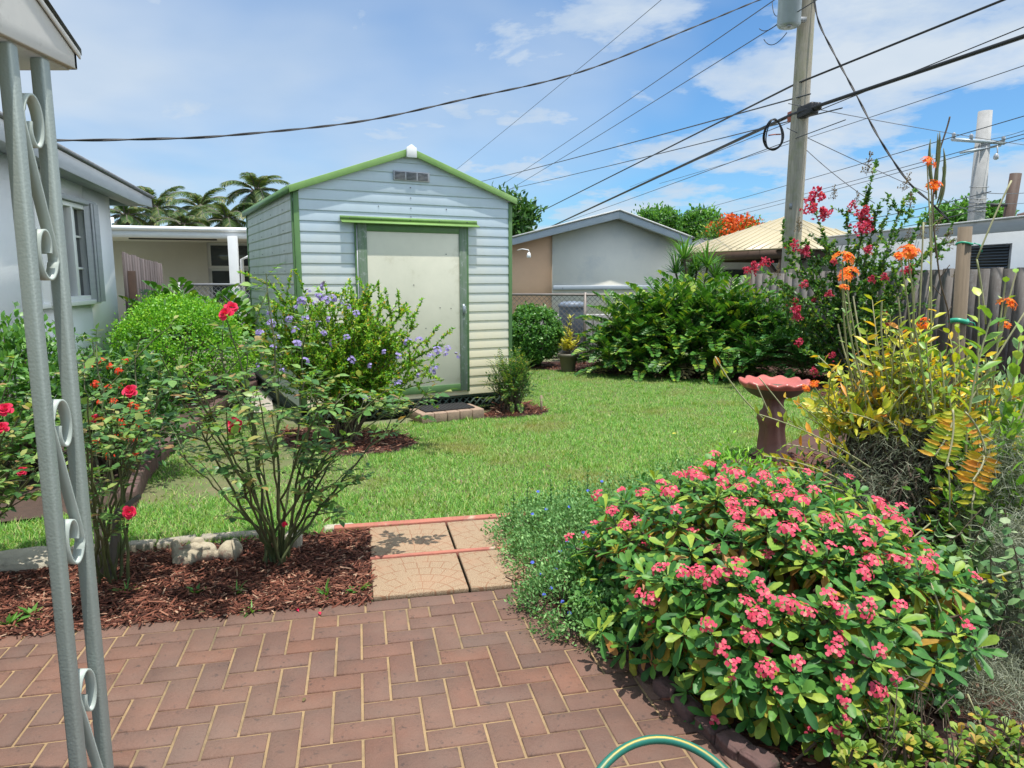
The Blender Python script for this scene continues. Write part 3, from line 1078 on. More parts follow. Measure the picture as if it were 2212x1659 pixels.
# door
mb = MB()
mb.lbox(FR, .70, 1.78, .29, 2.0, .012, .030)
dr = mb.build('door', M['door'], shed, bevel=.002)
for s0, s1, z0, z1, mt, d1 in ((.625, .722, .235, 2.055, 'green_worn', .042), (1.760, 1.845, .235, 2.055, 'green_worn', .042), (.722, 1.760, 1.975, 2.055, 'green', .038), (.722, 1.760, .235, .315, 'green', .038)):
    mb = MB()
    mb.lbox(FR, s0, s1, z0, z1, .014, d1)
    mb.build('door_frame', M[mt], dr, bevel=.003)
for s0, s1 in ((.598, .622), (1.847, 1.872)):
    mb = MB()
    mb.lbox(FR, s0, s1, .22, 2.06, .009, .034)
    mb.build('door_jamb', M['green'], shed, bevel=.002)
mb = MB()
mb.lbox(FR, .612, .622, .45, 2.03, .034, .040)
mb.build('door_rail', M['alu'], shed)
mb = MB()
mb.lbox(FR, 1.79, 1.815, 1.09, 1.21, .042, .048)
mb.tube([FR(1.803, 1.195, .05), FR(1.803, 1.185, .075), FR(1.803, 1.15, .08), FR(1.803, 1.115, .075), FR(1.803, 1.105, .05)], .006, 8)
mb.build('door_handle', M['steel'], dr)
for s, z in ((.98, 1.15), (1.22, 1.42), (1.52, 1.17), (1.65, 1.16), (1.60, 1.75), (1.35, .95)):
    mb = MB()
    mb.lbox(FR, s, s + .009, z, z + .009, .03, .034)
    mb.build('screw', M['wire'], dr)
# floor frame, lattice skirt and near-black panels standing in for the shade beneath
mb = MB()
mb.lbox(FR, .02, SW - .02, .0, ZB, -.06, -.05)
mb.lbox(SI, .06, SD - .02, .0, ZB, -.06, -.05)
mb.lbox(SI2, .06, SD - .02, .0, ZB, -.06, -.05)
mb.build('floor_shade_panel', M['floor_shade'], shed)
mb = MB()
mb.lbox(FR, 0, SW, ZB - .028, ZB + .002, -.012, .004)
mb.lbox(SI, 0.02, SD, ZB - .028, ZB + .002, -.012, .004)
mb.build('base_rail', M['dark_green'], shed)


def lattice(mb, fr, L_, z0, z1):
    h = z1 - z0
    for sg in (1, -1):
        s = -h
        while s < L_:
            a0, a1_ = s, s + h
            za, zb = (z0, z1) if sg == 1 else (z1, z0)
            w_ = .024
            t0 = max(0, (0 - a0) / h)
            t1 = min(1, (L_ - a0 - w_) / h)
            if t1 > t0 + .1:
                q0, q1 = a0 + h * t0, a0 + h * t1
                y0_, y1_ = za + (zb - za) * t0, za + (zb - za) * t1
                d = .0 if sg == 1 else -.006
                mb.extrude([fr(q0, y0_, d), fr(q0 + w_, y0_, d), fr(q1 + w_, y1_, d), fr(q1, y1_, d)], np.array(fr(0, 0, -.006)) - np.array(fr(0, 0, 0)))
            s += .085


mb = MB()
lattice(mb, FR, SW, .0, ZB - .028)
lattice(mb, SI, SD, .0, ZB - .028)
mb.build('lattice_skirt', M['dark_green'], shed)
# step and mat in front of the door
q0 = np.array([-.98, 7.36])
step = thing('brick_step', 'low brick step on the grass below the shed door', 'step', (q0[0], q0[1], 0))
sc = SA + su * 1.46 + sn * .28
mb = MB()
nb = 5
for i in range(nb):
    p = sc + su * (-.36 + (i + .5) * .72 / nb) + sn * .20
    mb.box((p[0], p[1], .05), (.72 / nb - .006, .09, .105), TH)
for sg in (-1, 1):
    for i in range(2):
        p = sc + su * sg * .315 + sn * (-.03 - .15 * i + .12)
        mb.box((p[0], p[1], .05), (.09, .14, .105), TH)
mb.box((*(sc - sn * .02), .045), (.56, .33, .09), TH)
mb.build('step_bricks', M['stepbrick'], step, bevel=.008)
mb = MB()
mb.box((0, 0, 0), (.57, .32, .014))
for i in range(14):
    mb.box((-.26 + i * .04, 0, .009), (.016, .30, .006))
o = mb.build('door_mat', M['mat'], loc=(0, 0, 0), bevel=.003)
o.location = (*(sc + sn * .0), .11)
o.rotation_euler = (0, 0, TH)
tag(o, 'black ribbed mat lying on the brick step by the shed', 'mat')
c = G(1169, 893)
mb = MB()
mb.tube([c + (0, 0, -.05), c + (.002, 0, .1), c + (0, 0, .205)], [.013, .013, .012], 8)
tag(mb.build('garden_peg', M['stepbrick'], loc=c), 'short brown wooden peg in the mulch by the shed corner', 'peg')
mb = MB()
# ================================================================= PORCH ROOF AND COLUMN (near left)
RX, RY, RZ = -.936, 1.615, 1.943
porch = thing('porch_roof', 'corner of a low tiled porch roof at the upper left', 'roof', (RX, RY, RZ))
mb = MB()
mb.prism([(RX - .012, RY - .012), (-3.2, RY - .012), (-3.2, -1.5), (RX - .012, -1.5)], RZ - .004, RZ + .008)
mb.build('soffit', M['porch'], porch)
mb = MB()
mb.extrude([(RX, RY, RZ), (RX, RY, RZ + .035), (-3.2, RY, RZ + .035), (-3.2, RY, RZ)], (0, -.012, 0))
mb.extrude([(RX, RY, RZ), (RX, RY, RZ + .034), (RX, -1.5, RZ + .034 + (RY + 1.5) * .58), (RX, -1.5, RZ)], (-.014, 0, 0))
mb.extrude([(RX + .006, RY + .006, RZ + .022), (RX + .006, RY + .006, RZ + .036), (RX + .006, -1.5, RZ + .036 + (RY + 1.506) * .58), (RX + .006, -1.5, RZ + .022 + (RY + 1.506) * .58)], (-.005, 0, 0))
mb.build('fascia', M['porch'], porch, bevel=.003)
mb = MB()
n = 26
for i in range(n):
    y1_, y0_ = RY + .012 - i * .115, RY - .15 - i * .115
    for j in range(14):
        x = RX + .004 - j * .13
        zt = RZ + .043 + (RY - y1_) * .58
        zb2 = RZ + .043 + (RY - y0_) * .58 + .01
        prof = [(x - .125 + .125 * t, .030 * abs(math.sin(math.pi * t * 1.5 + .2)) if t < .9 else .01) for t in np.linspace(0, 1, 9)]
        a_ = [(px, y1_, zt + pz) for px, pz in prof]
        b_ = [(px, y0_, zb2 + pz * .8) for px, pz in prof]
        m_ = len(a_)
        mb.add(a_ + b_ + [(px, py, pz - .014) for px, py, pz in a_], np.array([[k, k + 1, m_ + k + 1, m_ + k] for k in range(m_ - 1)]),
               np.array([[2 * m_ + k, 2 * m_ + k + 1, k + 1, k] for k in range(m_ - 1)]))
mb.build('tiles', M['tile'], porch)
CX = -.957
column = thing('porch_column', 'grey green metal porch column with scrollwork between its two tubes', 'column', (CX, 1.47, 0))
for y in (1.425, 1.520):
    mb = MB()
    mb.box((CX, y, .97), (.028, .028, 1.94))
    mb.build('tube_post', M['post'], column, bevel=.006)


def scroll(z1, z0):
    """S shaped flat bar between the two tubes, z1 top, z0 bottom"""
    y0_, y1_ = 1.5185, 1.5815
    yc, hw = 1.4725, .0335
    H_ = .070
    pts = []
    cz = z1 - H_
    for t in np.linspace(0, 1, 26):              # inner spiral out to the far tube
        a = math.pi * 1.1 - t * math.pi * 2.05 + math.pi
        k = .35 + .65 * t
        pts.append((yc - hw * (1 - k) * .0 + hw * k * -math.cos(a), cz + H_ * k * math.sin(a)))
    half = [p for p in pts]
    c0 = (z0 + z1) / 2
    low = [(2 * yc - y, 2 * c0 - z) for y, z in half[::-1]]
    a_, b_ = np.array(half[-1]), np.array(low[0])
    mid = [tuple(a_ + (b_ - a_) * t + np.array([0.0, 0])) for t in (.33, .66)]
    path = smooth_path([(0, y, z) for y, z in half + mid + low], 90)
    w_, th = .0115, .0022
    d = nrm(np.gradient(path, axis=0))
    n_ = np.stack([np.zeros(len(path)), -d[:, 2], d[:, 1]], 1)
    mb = MB()
    v = []
    for sx, sn_ in ((-1, -1), (1, -1), (1, 1), (-1, 1)):
        q = path + n_ * th * sn_
        q[:, 0] = CX + sx * w_
        v.append(q)
    v = np.stack(v, 1).reshape(-1, 3)
    i = np.arange(len(path) - 1)[:, None] * 4
    j = np.arange(4)[None]
    jn = (j + 1) % 4
    mb.add(v, np.stack([i + j, i + jn, i + 4 + jn, i + 4 + j], -1).reshape(-1, 4))
    mb.build('scroll', M['scroll'], column)


for z1 in (1.867, 1.255, .645):
    scroll(z1, z1 - .38)
mb = MB()
mb.box((CX, 1.4725, .008), (.07, .19, .016))
mb.build('base_plate', M['post'], column, bevel=.002)

# ================================================================= WHITE HOUSE ON THE LEFT
HC = np.array([-5.08, 9.2])
wn, wd = e1[:2], e2[:2]


def HW(s, z, d=0.0):
    """s back from the corner towards the camera"""
    q = HC - wd * s + wn * d
    return (q[0], q[1], z)


def HB(s, z, d=0.0):
    q = HC - wn * s + wd * d
    return (q[0], q[1], z)


def on_wall(x, y):
    a, b, c = ray(x, y)
    t = (HC @ wn) / (a * wn[0] + b * wn[1])
    X = np.array([a * t, b * t])
    return -(X - HC) @ wd, CAM_H + c * t


house = thing('white_house', 'white stucco house at the left with grey fascia and shuttered window', 'house', (HC[0], HC[1], 0))
wx0, wz0 = on_wall(88, 660)
wx1, wz1 = on_wall(180, 445)
W0, W1 = wx1, wx0          # window from s=W0 (far) to s=W1 (near)
Z0, Z1 = wz0 + .02, wz1
mb = MB()
mb.lbox(HW, 0, W0, 0, 2.62, -.2, 0)
mb.lbox(HW, W1, 7.5, 0, 2.62, -.2, 0)
mb.lbox(HW, W0, W1, 0, Z0, -.2, 0)
mb.lbox(HW, W0, W1, Z1, 2.62, -.2, 0)
mb.lbox(HB, 0.2, 5, 0, 2.62, -.2, -.001)
mb.build('wall', M['white_stucco'], house)
win = MB()
for a_, b_, c_, d_ in ((W0, W0 + .05, Z0, Z1), (W1 - .05, W1, Z0, Z1), (W0 + .05, W1 - .05, Z0, Z0 + .05), (W0 + .05, W1 - .05, Z1 - .05, Z1), (W0 + .42, W0 + .47, Z0 + .05, Z1 - .05)):
    win.lbox(HW, a_, b_, c_, d_, -.06, .03)
for z in np.linspace(Z0, Z1, 4)[1:-1]:
    win.lbox(HW, W0 + .05, W0 + .42, z - .012, z + .012, -.05, -.03)
for s in (W0 + .235,):
    win.lbox(HW, s - .012, s + .012, Z0 + .05, Z1 - .05, -.052, -.028)
wo_ = win.build('window', M['white'], house, bevel=.003)
mb = MB()
mb.lbox(HW, W0 + .02, W1 - .02, Z0 + .02, Z1 - .02, -.10, -.055)
mb.build('pane', M['glass'], wo_)
mb = MB()
mb.lbox(HW, W0 - .12, W1 + .12, Z0 - .05, Z0, .0, .07)
mb.build('sill', M['white'], wo_, bevel=.004)
mb = MB()
for i in range(5):
    s = W0 - .13 + i * .045
    mb.box(HW(s, (Z0 + Z1) / 2, .06), (.016, .11, Z1 - Z0 + .06), math.atan2(wn[1], wn[0]) + (.7 if i % 2 else -.7))
mb.lbox(HW, W0 - .16, W1 + .12, Z1 + .005, Z1 + .055, .001, .08)
mb.build('folding_shutter', M['fascia_grey'], house, bevel=.003)
mb = MB()
for i in range(3):
    s = W1 - .16 + i * .05
    mb.box(HW(s, (Z0 + Z1) / 2, .06), (.016, .11, Z1 - Z0 + .06), math.atan2(wn[1], wn[0]) + (.7 if i % 2 else -.7))
mb.build('folding_shutter', M['white'], house, bevel=.003)
s_tip = -.82
mb = MB()


def roof_z(s, k=0.0):
    return np.interp(s, [-.82, 3.43, 7.5], [2.575, 2.76, 2.93]) + k


mb.extrude([HW(s_tip, roof_z(s_tip), .29), HW(7.5, roof_z(7.5), .29), HW(7.5, roof_z(7.5) - .20, .29), HW(-.2, roof_z(-.2) - .155, .29), HW(s_tip, roof_z(s_tip) - .115, .29)], (-wn[0] * .03, -wn[1] * .03, 0))
mb.build('fascia', M['fascia_grey'], house, bevel=.004)
mb = MB()
mb.extrude([HW(s_tip - .03, roof_z(s_tip) + .003, .32), HW(7.5, roof_z(7.5) + .003, .32), HW(7.5, roof_z(7.5) + .6, -4), HW(s_tip - .03, roof_z(s_tip) + .6, -4)], (0, 0, .035))
mb.build('roof', M['shingle'], house)
mb = MB()
mb.extrude([HW(s_tip + .02, roof_z(s_tip) - .10, .26), HW(7.5, roof_z(7.5) - .19, .26), HW(7.5, roof_z(7.5) - .19, -.01), HW(s_tip + .02, roof_z(s_tip) - .10, -.01)], (0, 0, .012))
mb.extrude([HW(s_tip, roof_z(s_tip) - .1, .26), HW(s_tip, roof_z(s_tip) - .0, .26), HW(s_tip, roof_z(s_tip) + .5, -4), HW(s_tip, roof_z(s_tip) - .1, -4)], (wd[0] * .02, wd[1] * .02, 0))
mb.build('soffit', M['fascia_grey'], house)

# ---- dark board fence behind the house corner
fo = thing('board_fence', 'dark stained wooden fence stub behind the white house corner', 'fence', (-5.6, 10.6, 0))
p0_ = P(262, 545, 10.3)
p1_ = P(348, 570, 12.6)
d_ = (p1_ - p0_)[:2]
L_ = np.linalg.norm(d_)
d_ = d_ / L_
nf = np.array([d_[1], -d_[0]])


def boards(mb, org, d, L_, z0, zt, wv=.135, gap=.012, th=.018, dog=.03, zt2=None):
    n_ = int(L_ / (wv + gap))
    for i in range(n_):
        s = i * (wv + gap)
        top = (zt if zt2 is None else zt + (zt2 - zt) * i / n_) + random.uniform(-.012, .012)
        off = random.uniform(-.003, .003)
        nn = np.array([d[1], -d[0]])
        q = [(s, z0), (s + wv, z0), (s + wv, top - dog), (s + wv - dog, top), (s + dog, top), (s, top - dog)]
        pts = [(*(org + d * a_ + nn * off), z) for a_, z in q]
        mb.extrude(pts, (nn[0] * th, nn[1] * th, 0))


mb = MB()
boards(mb, p0_[:2], d_, L_, .05, p0_[2], dog=.004, zt2=p1_[2])
mb.build('boards', M['fence_dark'], fo)
pp = P(285, 590, 10.5)
mb = MB()
mb.box((pp[0], pp[1], .8), (.10, .10, 1.6), R(20))
mb.build('fence_post', M['brown_wood'], fo, bevel=.004)

# ================================================================= CARPORT HOUSE BEHIND (left)
cl_, cr_ = P(200, 489, 13.6), P(545, 499, 14.4)
cd = (cr_ - cl_)[:2]
CLn = np.linalg.norm(cd)
cd /= CLn
cn = np.array([cd[1], -cd[0]])


def CP_(s, z, d=0.0):
    q = cl_[:2] + cd * s + cn * d
    return (q[0], q[1], z)


zt = cl_[2]
cp_t = thing('carport_house', 'low white house with a flat carport roof and dark windows', 'house', (cl_[0], cl_[1], 0))
mb = MB()
mb.lbox(CP_, -2, CLn + 3.0, zt - .09, zt, -7, .0)
mb.build('roof', M['white'], cp_t, bevel=.02)
mb = MB()
mb.lbox(CP_, -2, CLn + 3.0, zt - .19, zt - .06, .001, .03)
mb.tube([CP_(-2, zt - .02, .05), CP_(CLn + 3, zt - .02, .05)], .045, 8)
mb.build('gutter', M['white'], cp_t)
mb = MB()
mb.lbox(CP_, -2, CLn + 3.0, zt - .13, zt - .095, -7, -.001)
mb.build('ceiling', M['carport_wall'], cp_t)
mb = MB()
mb.lbox(CP_, .3, 2.0, zt - .155, zt - .131, -1.6, -1.45)
mb.build('ceiling_track', M['black'], cp_t)
for s0, s1 in ((-2, 1.62), (4.2, CLn + 3)):
    mb = MB()
    mb.lbox(CP_, s0, s1, 0, zt - .13, -3.2, -3.0)
    mb.build('wall', M['carport_wall'], cp_t)
sheet('bounce_floor', [CP_(-2, 0, 1.2)[:2], CP_(CLn + 3, 0, 1.2)[:2], CP_(CLn + 3, 0, -3)[:2], CP_(-2, 0, -3)[:2]], .01, M['curb'])  # pale concrete added to bounce light up to the carport ceiling
for s0, s1, z0, z1 in ((1.70, 4.15, 1.78, zt - .2), (1.70, 4.15, .4, 1.66)):
    mb = MB()
    mb.lbox(CP_, s0 - .08, s1 + .05, z0 - .06, z1 + .06, -3.2, -3.05)
    wf = mb.build('window', M['white'], cp_t)
    mb = MB()
    mb.lbox(CP_, s0, s1 - .08, z0, z1, -3.04, -3.02)
    mb.build('pane', M['glass'], wf)
    mb = MB()
    mb.lbox(CP_, s0 + 1.1, s0 + 1.16, z0, z1, -3.015, -3.0)
    mb.build('mullion', M['white'], wf)
for px in (506, 700):
    q = P(px, 540, 14.2)
    mb = MB()
    mb.box((q[0], q[1] - .05, (zt - .15) / 2), (.17, .17, zt - .15), R(13))
    mb.build('column', M['white'], cp_t, bevel=.004)
q = P(522, 555, 14.25)
mb = MB()
mb.tube([q + (.6, .1, .12), q + (.25, 0, .06), q + (.0, 0, -.05), q + (0, 0, -1.9)], .035, 8)
mb.build('downpipe', M['white'], cp_t)
mb = MB()
mb.lbox(CP_, .2, .24, zt, zt + .18, -.4, -.36)
mb.lbox(CP_, .16, .28, zt + .10, zt + .2, -.42, -.34)
mb.build('roof_pipe', M['white'], cp_t)


# ================================================================= CHAIN LINK FENCES
def chainlink(name, lab, a_, b_, z1, mw, posts, mats=('galv', 'galv'), sp=.062):
    a_, b_ = np.array(a_), np.array(b_)
    d = b_ - a_
    L_ = np.linalg.norm(d)
    d = d / L_
    t = thing(name, lab, 'fence', (a_[0], a_[1], 0))
    mb = MB()
    z0 = .04
    h = z1 - z0 - .02
    for sg in (1, -1):
        s = -h
        while s < L_:
            q0, q1 = max(s, 0), min(s + h, L_)
            if q1 > q0 + .02:
                t0, t1 = (q0 - s) / h, (q1 - s) / h
                za, zb = (z0 + h * t0, z0 + h * t1) if sg == 1 else (z1 - .02 - h * t0, z1 - .02 - h * t1)
                pa, pb = a_ + d * q0, a_ + d * q1
                mb.tube([(*pa, za), (*((pa + pb) / 2), (za + zb) / 2), (*pb, zb)], mw, 4, False)
            s += sp * 1.414
    mb.build('wire_mesh', M[mats[0]], t)
    mb = MB()
    mb.tube([(*a_, z1), (*((a_ + b_) / 2), z1), (*b_, z1)], .021, 8)
    mb.build('top_rail', M[mats[1]], t)
    for s in posts:
        mb = MB()
        p = a_ + d * s
        mb.tube([(*p, -.05), (*p, z1 * .5), (*p, z1 + .04)], .026, 8)
        mb.build('fence_post', M[mats[1]], t)


a_, b_ = P(380, 615, 12.4), P(560, 616, 12.6)
chainlink('chain_link_fence', 'chain link fence in front of the carport left of the shed', a_[:2], b_[:2] + np.array([1.5, .2]), a_[2], .0042, (0.05, 2.2))
a_, b_ = P(1085, 637, 12.55), P(1262, 640, 12.3)
chainlink('chain_link_fence', 'chain link fence behind the clipped shrub and the potted plant', a_[:2], b_[:2] + np.array([2.2, -.3]), 1.21, .0035, (.1, 1.45, 3.3), ('galv_rust', 'galv_rust'))

# things kept behind that fence
q = P(1236, 720, 12.95)
bn = thing('storage_bin', 'blue grey upright plastic bin behind the chain link fence', 'bin', (q[0], q[1], 0))
mb = MB()
mb.lathe((q[0], q[1], 0), [(.20, .02), (.235, .05), (.245, .9), (.25, 1.02)], 20, 1.0, .8)
mb.build('body', M['bin'], bn, smooth=True)
mb = MB()
mb.lathe((q[0], q[1], 0), [(.265, .98), (.27, 1.03), (.2, 1.07), (.02, 1.08)], 20, 1.0, .8)
mb.build('lid', M['bin'], bn, smooth=True)
q = P(1212, 670, 13.6)
mb = MB()
for i in range(4):
    mb.box((q[0] - .95 + i * .62, q[1], .42), (.6, .3, .78))
o = mb.build('low_block_wall', M['concrete_pole'], loc=(q[0], q[1], 0), bevel=.01)
tag(o, 'low pale block wall seen through the chain link fence', 'wall')

# ================================================================= CREAM GABLED HOUSE BEHIND
gx = P(1338, 455, 15.0)
GA = gx[:2]


def GW(s, z, d=0.0):
    q = GA + e1[:2] * s - e2[:2] * d
    return (q[0], q[1], z)


zr, zl_, zap = 2.33, 2.27, gx[2]
SR, SL = 1.645, -2.35
gh = thing('cream_house', 'cream and tan stucco house with grey gable roof behind the hedge', 'house', (GA[0], GA[1], 0))
mb = MB()
mb.extrude([GW(-1.35, 0, -.25), GW(SR - .13, 0, -.25), GW(SR - .13, zr - .02, -.25), GW(0, zap - .12, -.25), GW(-1.35, zl_ + .10, -.25)], (e2[0] * .2, e2[1] * .2, 0))
mb.lbox(GW, SR - .33, SR - .13, 0, zr - .05, -7, -.46)
mb.build('wall', M['cream_stucco'], gh)
mb = MB()
mb.extrude([GW(SL - .3, 0, -.28), GW(-1.352, 0, -.28), GW(-1.352, zl_ + .10, -.28), GW(SL - .3, zl_ - .1, -.28)], (e2[0] * .2, e2[1] * .2, 0))
mb.build('side_wall', M['tan_stucco'], gh)
mb = MB()
mb.lbox(GW, -1.345, SR - .15, 1.25, 1.34, -.248, -.20)
mb.build('base_flashing', M['fascia_peel'], gh, bevel=.01)
for s_end, z_end in ((SL, zl_), (SR, zr)):
    mb = MB()
    mb.extrude([GW(0, zap - .01, .0), GW(s_end, z_end - .01, 0), GW(s_end, z_end - .145, 0), GW(0, zap - .155, 0)], (e2[0] * .035, e2[1] * .035, 0))
    mb.build('fascia', M['fascia_peel'], gh, bevel=.004)
mb = MB()
for s_end, z_end in ((SL - .04, zl_ - .012), (SR + .04, zr - .012)):
    q = [GW(0, zap + .004, .03), GW(s_end, z_end + .004, .03), GW(s_end, z_end + .004, -8), GW(0, zap + .004, -8)]
    mb.extrude(q, (0, 0, .03))
mb.build('roof', M['roof_white'], gh)
mb = MB()
mb.extrude([GW(0, zap - .13, -.04), GW(SR, zr - .12, -.04), GW(SR, zr - .12, -.25), GW(0, zap - .13, -.25)], (0, 0, -.01))
mb.extrude([GW(0, zap - .13, -.04), GW(SL, zl_ - .12, -.04), GW(SL, zl_ - .12, -.25), GW(0, zap - .13, -.25)], (0, 0, -.01))
mb.build('soffit', M['fascia_grey'], gh)
q = GW(-1.95, 1.95, 0)
mb = MB()
mb.tube([np.array(q) + o_ for o_ in ((-.2, 0, .10), (-.1, -.12, .12), (.02, -.16, .10), (.04, -.16, .05))], .010, 6)
mb.lathe((q[0] + .03, q[1] - .16, q[2] - .03), [(.015, .08), (.03, .07), (.045, .0), (.035, -.02)], 12)
mb.build('wall_lamp', M['white'], gh)

# ================================================================= GREY HOUSE, GAZEBO, WHITE HOUSE ON THE RIGHT
q0_, q1_ = P(1462, 552, 24), P(1640, 515, 24)
hh = thing('grey_roof_house', 'distant house with a grey shingle roof behind the gazebo', 'house', (q0_[0], q0_[1], 0))
zt = q1_[2] + .12
ze = q0_[2] - .45
mb = MB()
mb.extrude([(q0_[0] - 1.2, 23.2, ze), (q1_[0] + 3.5, 23.2, ze), (q1_[0] + 2.5, 27, zt), (q0_[0] + 1.6, 27, zt)], (0, 0, .06))
mb.build('roof', M['shingle'], hh)
mb = MB()
mb.box(((q0_[0] + q1_[0]) / 2 + 1.2, 25, ze / 2), (5.5, 3, ze))
mb.build('wall', M['white_stucco'], hh)
gz = thing('gazebo', 'brown timber gazebo with a tan ribbed metal roof', 'gazebo', (6.3, 17.6, 0))
cx_, cy_ = 6.95, 18.4
hw_ = 2.05
ze, zt = 2.12, 3.02
mb = MB()
cs = [(-1, -1), (1, -1), (1, 1), (-1, 1)]
rot = R(24)


def GZ(x, y, z):
    return (cx_ + x * math.cos(rot) - y * math.sin(rot), cy_ + x * math.sin(rot) + y * math.cos(rot), z)


for i in range(4):
    a_, b_ = cs[i], cs[(i + 1) % 4]
    mb.extrude([GZ(a_[0] * hw_, a_[1] * hw_, ze), GZ(b_[0] * hw_, b_[1] * hw_, ze), GZ(0, 0, zt)], (0, 0, .03))
    for t in np.linspace(0.04, .96, 15):
        e_ = np.array(a_) + (np.array(b_) - np.array(a_)) * t
        k = 1 - abs(2 * t - 1)
        p0 = np.array(GZ(e_[0] * hw_, e_[1] * hw_, ze + .035))
        md = (np.array(a_) + np.array(b_)) / 2
        tp = e_ - md * k
        p1 = np.array(GZ(tp[0] * hw_, tp[1] * hw_, ze + .035 + (zt - ze) * k))
        mb.tube([p0, (p0 + p1) / 2, p1], .014, 4)
mb.build('roof', M['roof_tan'], gz)
mb = MB()
for i in range(4):
    a_, b_ = cs[i], cs[(i + 1) % 4]
    k = .95
    mid = ((a_[0] + b_[0]) / 2 * hw_ * k, (a_[1] + b_[1]) / 2 * hw_ * k)
    ang = math.atan2(b_[1] - a_[1], b_[0] - a_[0]) + rot
    mb.box(GZ(*mid, ze - .10), (2 * hw_ * k - .06, .06, .19), ang)
mb.build('beam', M['brown_wood'], gz)
for c_ in cs:
    k = .9
    mb = MB()
    mb.box(GZ(c_[0] * hw_ * k, c_[1] * hw_ * k, ze / 2 - .1), (.15, .15, ze - .2), rot)
    mb.build('post', M['brown_wood'], gz, bevel=.005)
    for dx_, dy_ in ((-c_[0], 0), (0, -c_[1])):
        mb = MB()
        p0 = np.array(GZ(c_[0] * hw_ * k, c_[1] * hw_ * k, ze - .85))
        p1 = np.array(GZ(c_[0] * hw_ * k + dx_ * .62, c_[1] * hw_ * k + dy_ * .62, ze - .2))
        mb.tube(bez(p0, p1, (p1 - p0) * np.array([.12, .12, -.12]) * -1), .05, 6)
        mb.build('brace', M['brown_wood'], gz)
# white low house behind the gazebo
mb = MB()
bh = thing('white_low_house', 'low white house partly hidden behind gazebo and wooden fence', 'house', (8.2, 22, 0))
mb.box((8.4, 23.0, 1.05), (7.5, 2.5, 2.1))
mb.build('wall', M['white_stucco'], bh)
mb = MB()
mb.box((8.4, 22.6, 2.13), (8.2, 4, .1))
mb.build('roof', M['roof_white'], bh)
for x_ in (6.8, 8.6):
    mb = MB()
    mb.box((x_, 21.73, 1.35), (.9, .06, .8))
    wf = mb.build('window', M['glass'], bh)

# right hand house with louvred vent
ra, rb = P(1905, 497, 14.2), P(2230, 474, 10.6)
rd = (rb - ra)[:2]
RL = np.linalg.norm(rd)
rd /= RL
rn = np.array([rd[1], -rd[0]])
if rn @ -ra[:2] < 0:
    rn = -rn


def RW(s, z, d=0.0):
    q = ra[:2] + rd * s + rn * d
    return (q[0], q[1], z)


def on_rw(x, y, d=-.35):
    a, b, c = ray(x, y)
    o_ = ra[:2] + rn * d
    t = (o_ @ rn) / (a * rn[0] + b * rn[1])
    X = np.array([a * t, b * t])
    return (X - o_) @ rd, CAM_H + c * t


sL = on_rw(1697, 500)[0]
rh = thing('right_house', 'white house beyond the right fence with dark louvred vent', 'house', (ra[0], ra[1], 0))
zz = (ra[2] + rb[2]) / 2
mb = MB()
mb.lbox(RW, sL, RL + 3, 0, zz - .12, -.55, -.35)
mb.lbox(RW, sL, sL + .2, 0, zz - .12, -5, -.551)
mb.build('wall', M['shade_stucco'], rh)
mb = MB()
mb.lbox(RW, sL - .05, RL + 3.4, zz - .19, zz + .0, -.03, .0)
mb.build('fascia', M['fascia_grey'], rh, bevel=.004)
mb = MB()
mb.extrude([RW(sL - .08, zz + .002, .03), RW(RL + 3.4, zz + .002, .03), RW(RL + 3.4, zz + .12, -5), RW(sL - .08, zz + .12, -5)], (0, 0, .03))
mb.build('flat_roof', M['roof_white'], rh)
mb = MB()
sA, sB = None, None


s0_, z1_ = on_rw(2092, 531)
s1_, z0_ = on_rw(2181, 586)
mb.lbox(RW, s0_, s1_, z0_, z1_, -.352, -.335)
vn = mb.build('louvre_vent', M['alu'], rh)
mb = MB()
mb.lbox(RW, s0_ + .03, s1_ - .03, z0_ + .02, z1_ - .02, -.334, -.330)
mb.build('vent_opening', M['black'], vn)
mb = MB()
for z in np.linspace(z0_ + .03, z1_ - .03, 9):
    mb.extrude([RW(s0_ + .03, z, -.329), RW(s1_ - .03, z, -.329), RW(s1_ - .03, z - .016, -.31), RW(s0_ + .03, z - .016, -.31)], (0, 0, -.004))
mb.build('slats', M['bin'], vn)
hp = P(2060, 497, 15.5)
mb = MB()
q0 = P(2130, 478, 13.5)
q1 = P(2230, 440, 13.5)
mb.extrude([RW(1.9, zz + .13, -1.2), RW(RL + 4, zz + .15, -1.2), RW(RL + 4, zz + 1.25, -4.5), RW(3.6, zz + 1.25, -4.5)], (0, 0, .06))
mb.build('shingle_roof', M['shingle_brown'], rh)

# ---- weathered board fence on the right
FA, FB = np.array([4.13, 12.5]), np.array([6.45, 8.86])
wf_ = thing('wooden_fence', 'weathered grey board fence along the right side of the yard', 'fence', (FA[0], FA[1], 0))
d_ = nrm(FB - FA)
mb = MB()
boards(mb, FA, d_, np.linalg.norm(FB - FA) + 2.5, .03, 1.575, .142, .005, .018, .005, 1.66)
mb.build('boards', M['fence_wood'], wf_)
mb = MB()
mb.box((FA[0], FA[1], .81), (.11, .11, 1.64), R(30))
mb.build('fence_post', M['stake_wood'], wf_, bevel=.005)
f2 = thing('wooden_fence', 'short shaded run of dog eared board fence behind the hedge', 'fence', (3.2, 13.5, 0))
mb = MB()
d2 = nrm(np.array([3.0, 14.2]) - FA)
boards(mb, FA + d2 * .1, d2, .95, .03, 1.52, .14, .008, .018, .035, 1.50)
mb.build('boards', M['fence_wood'], f2)

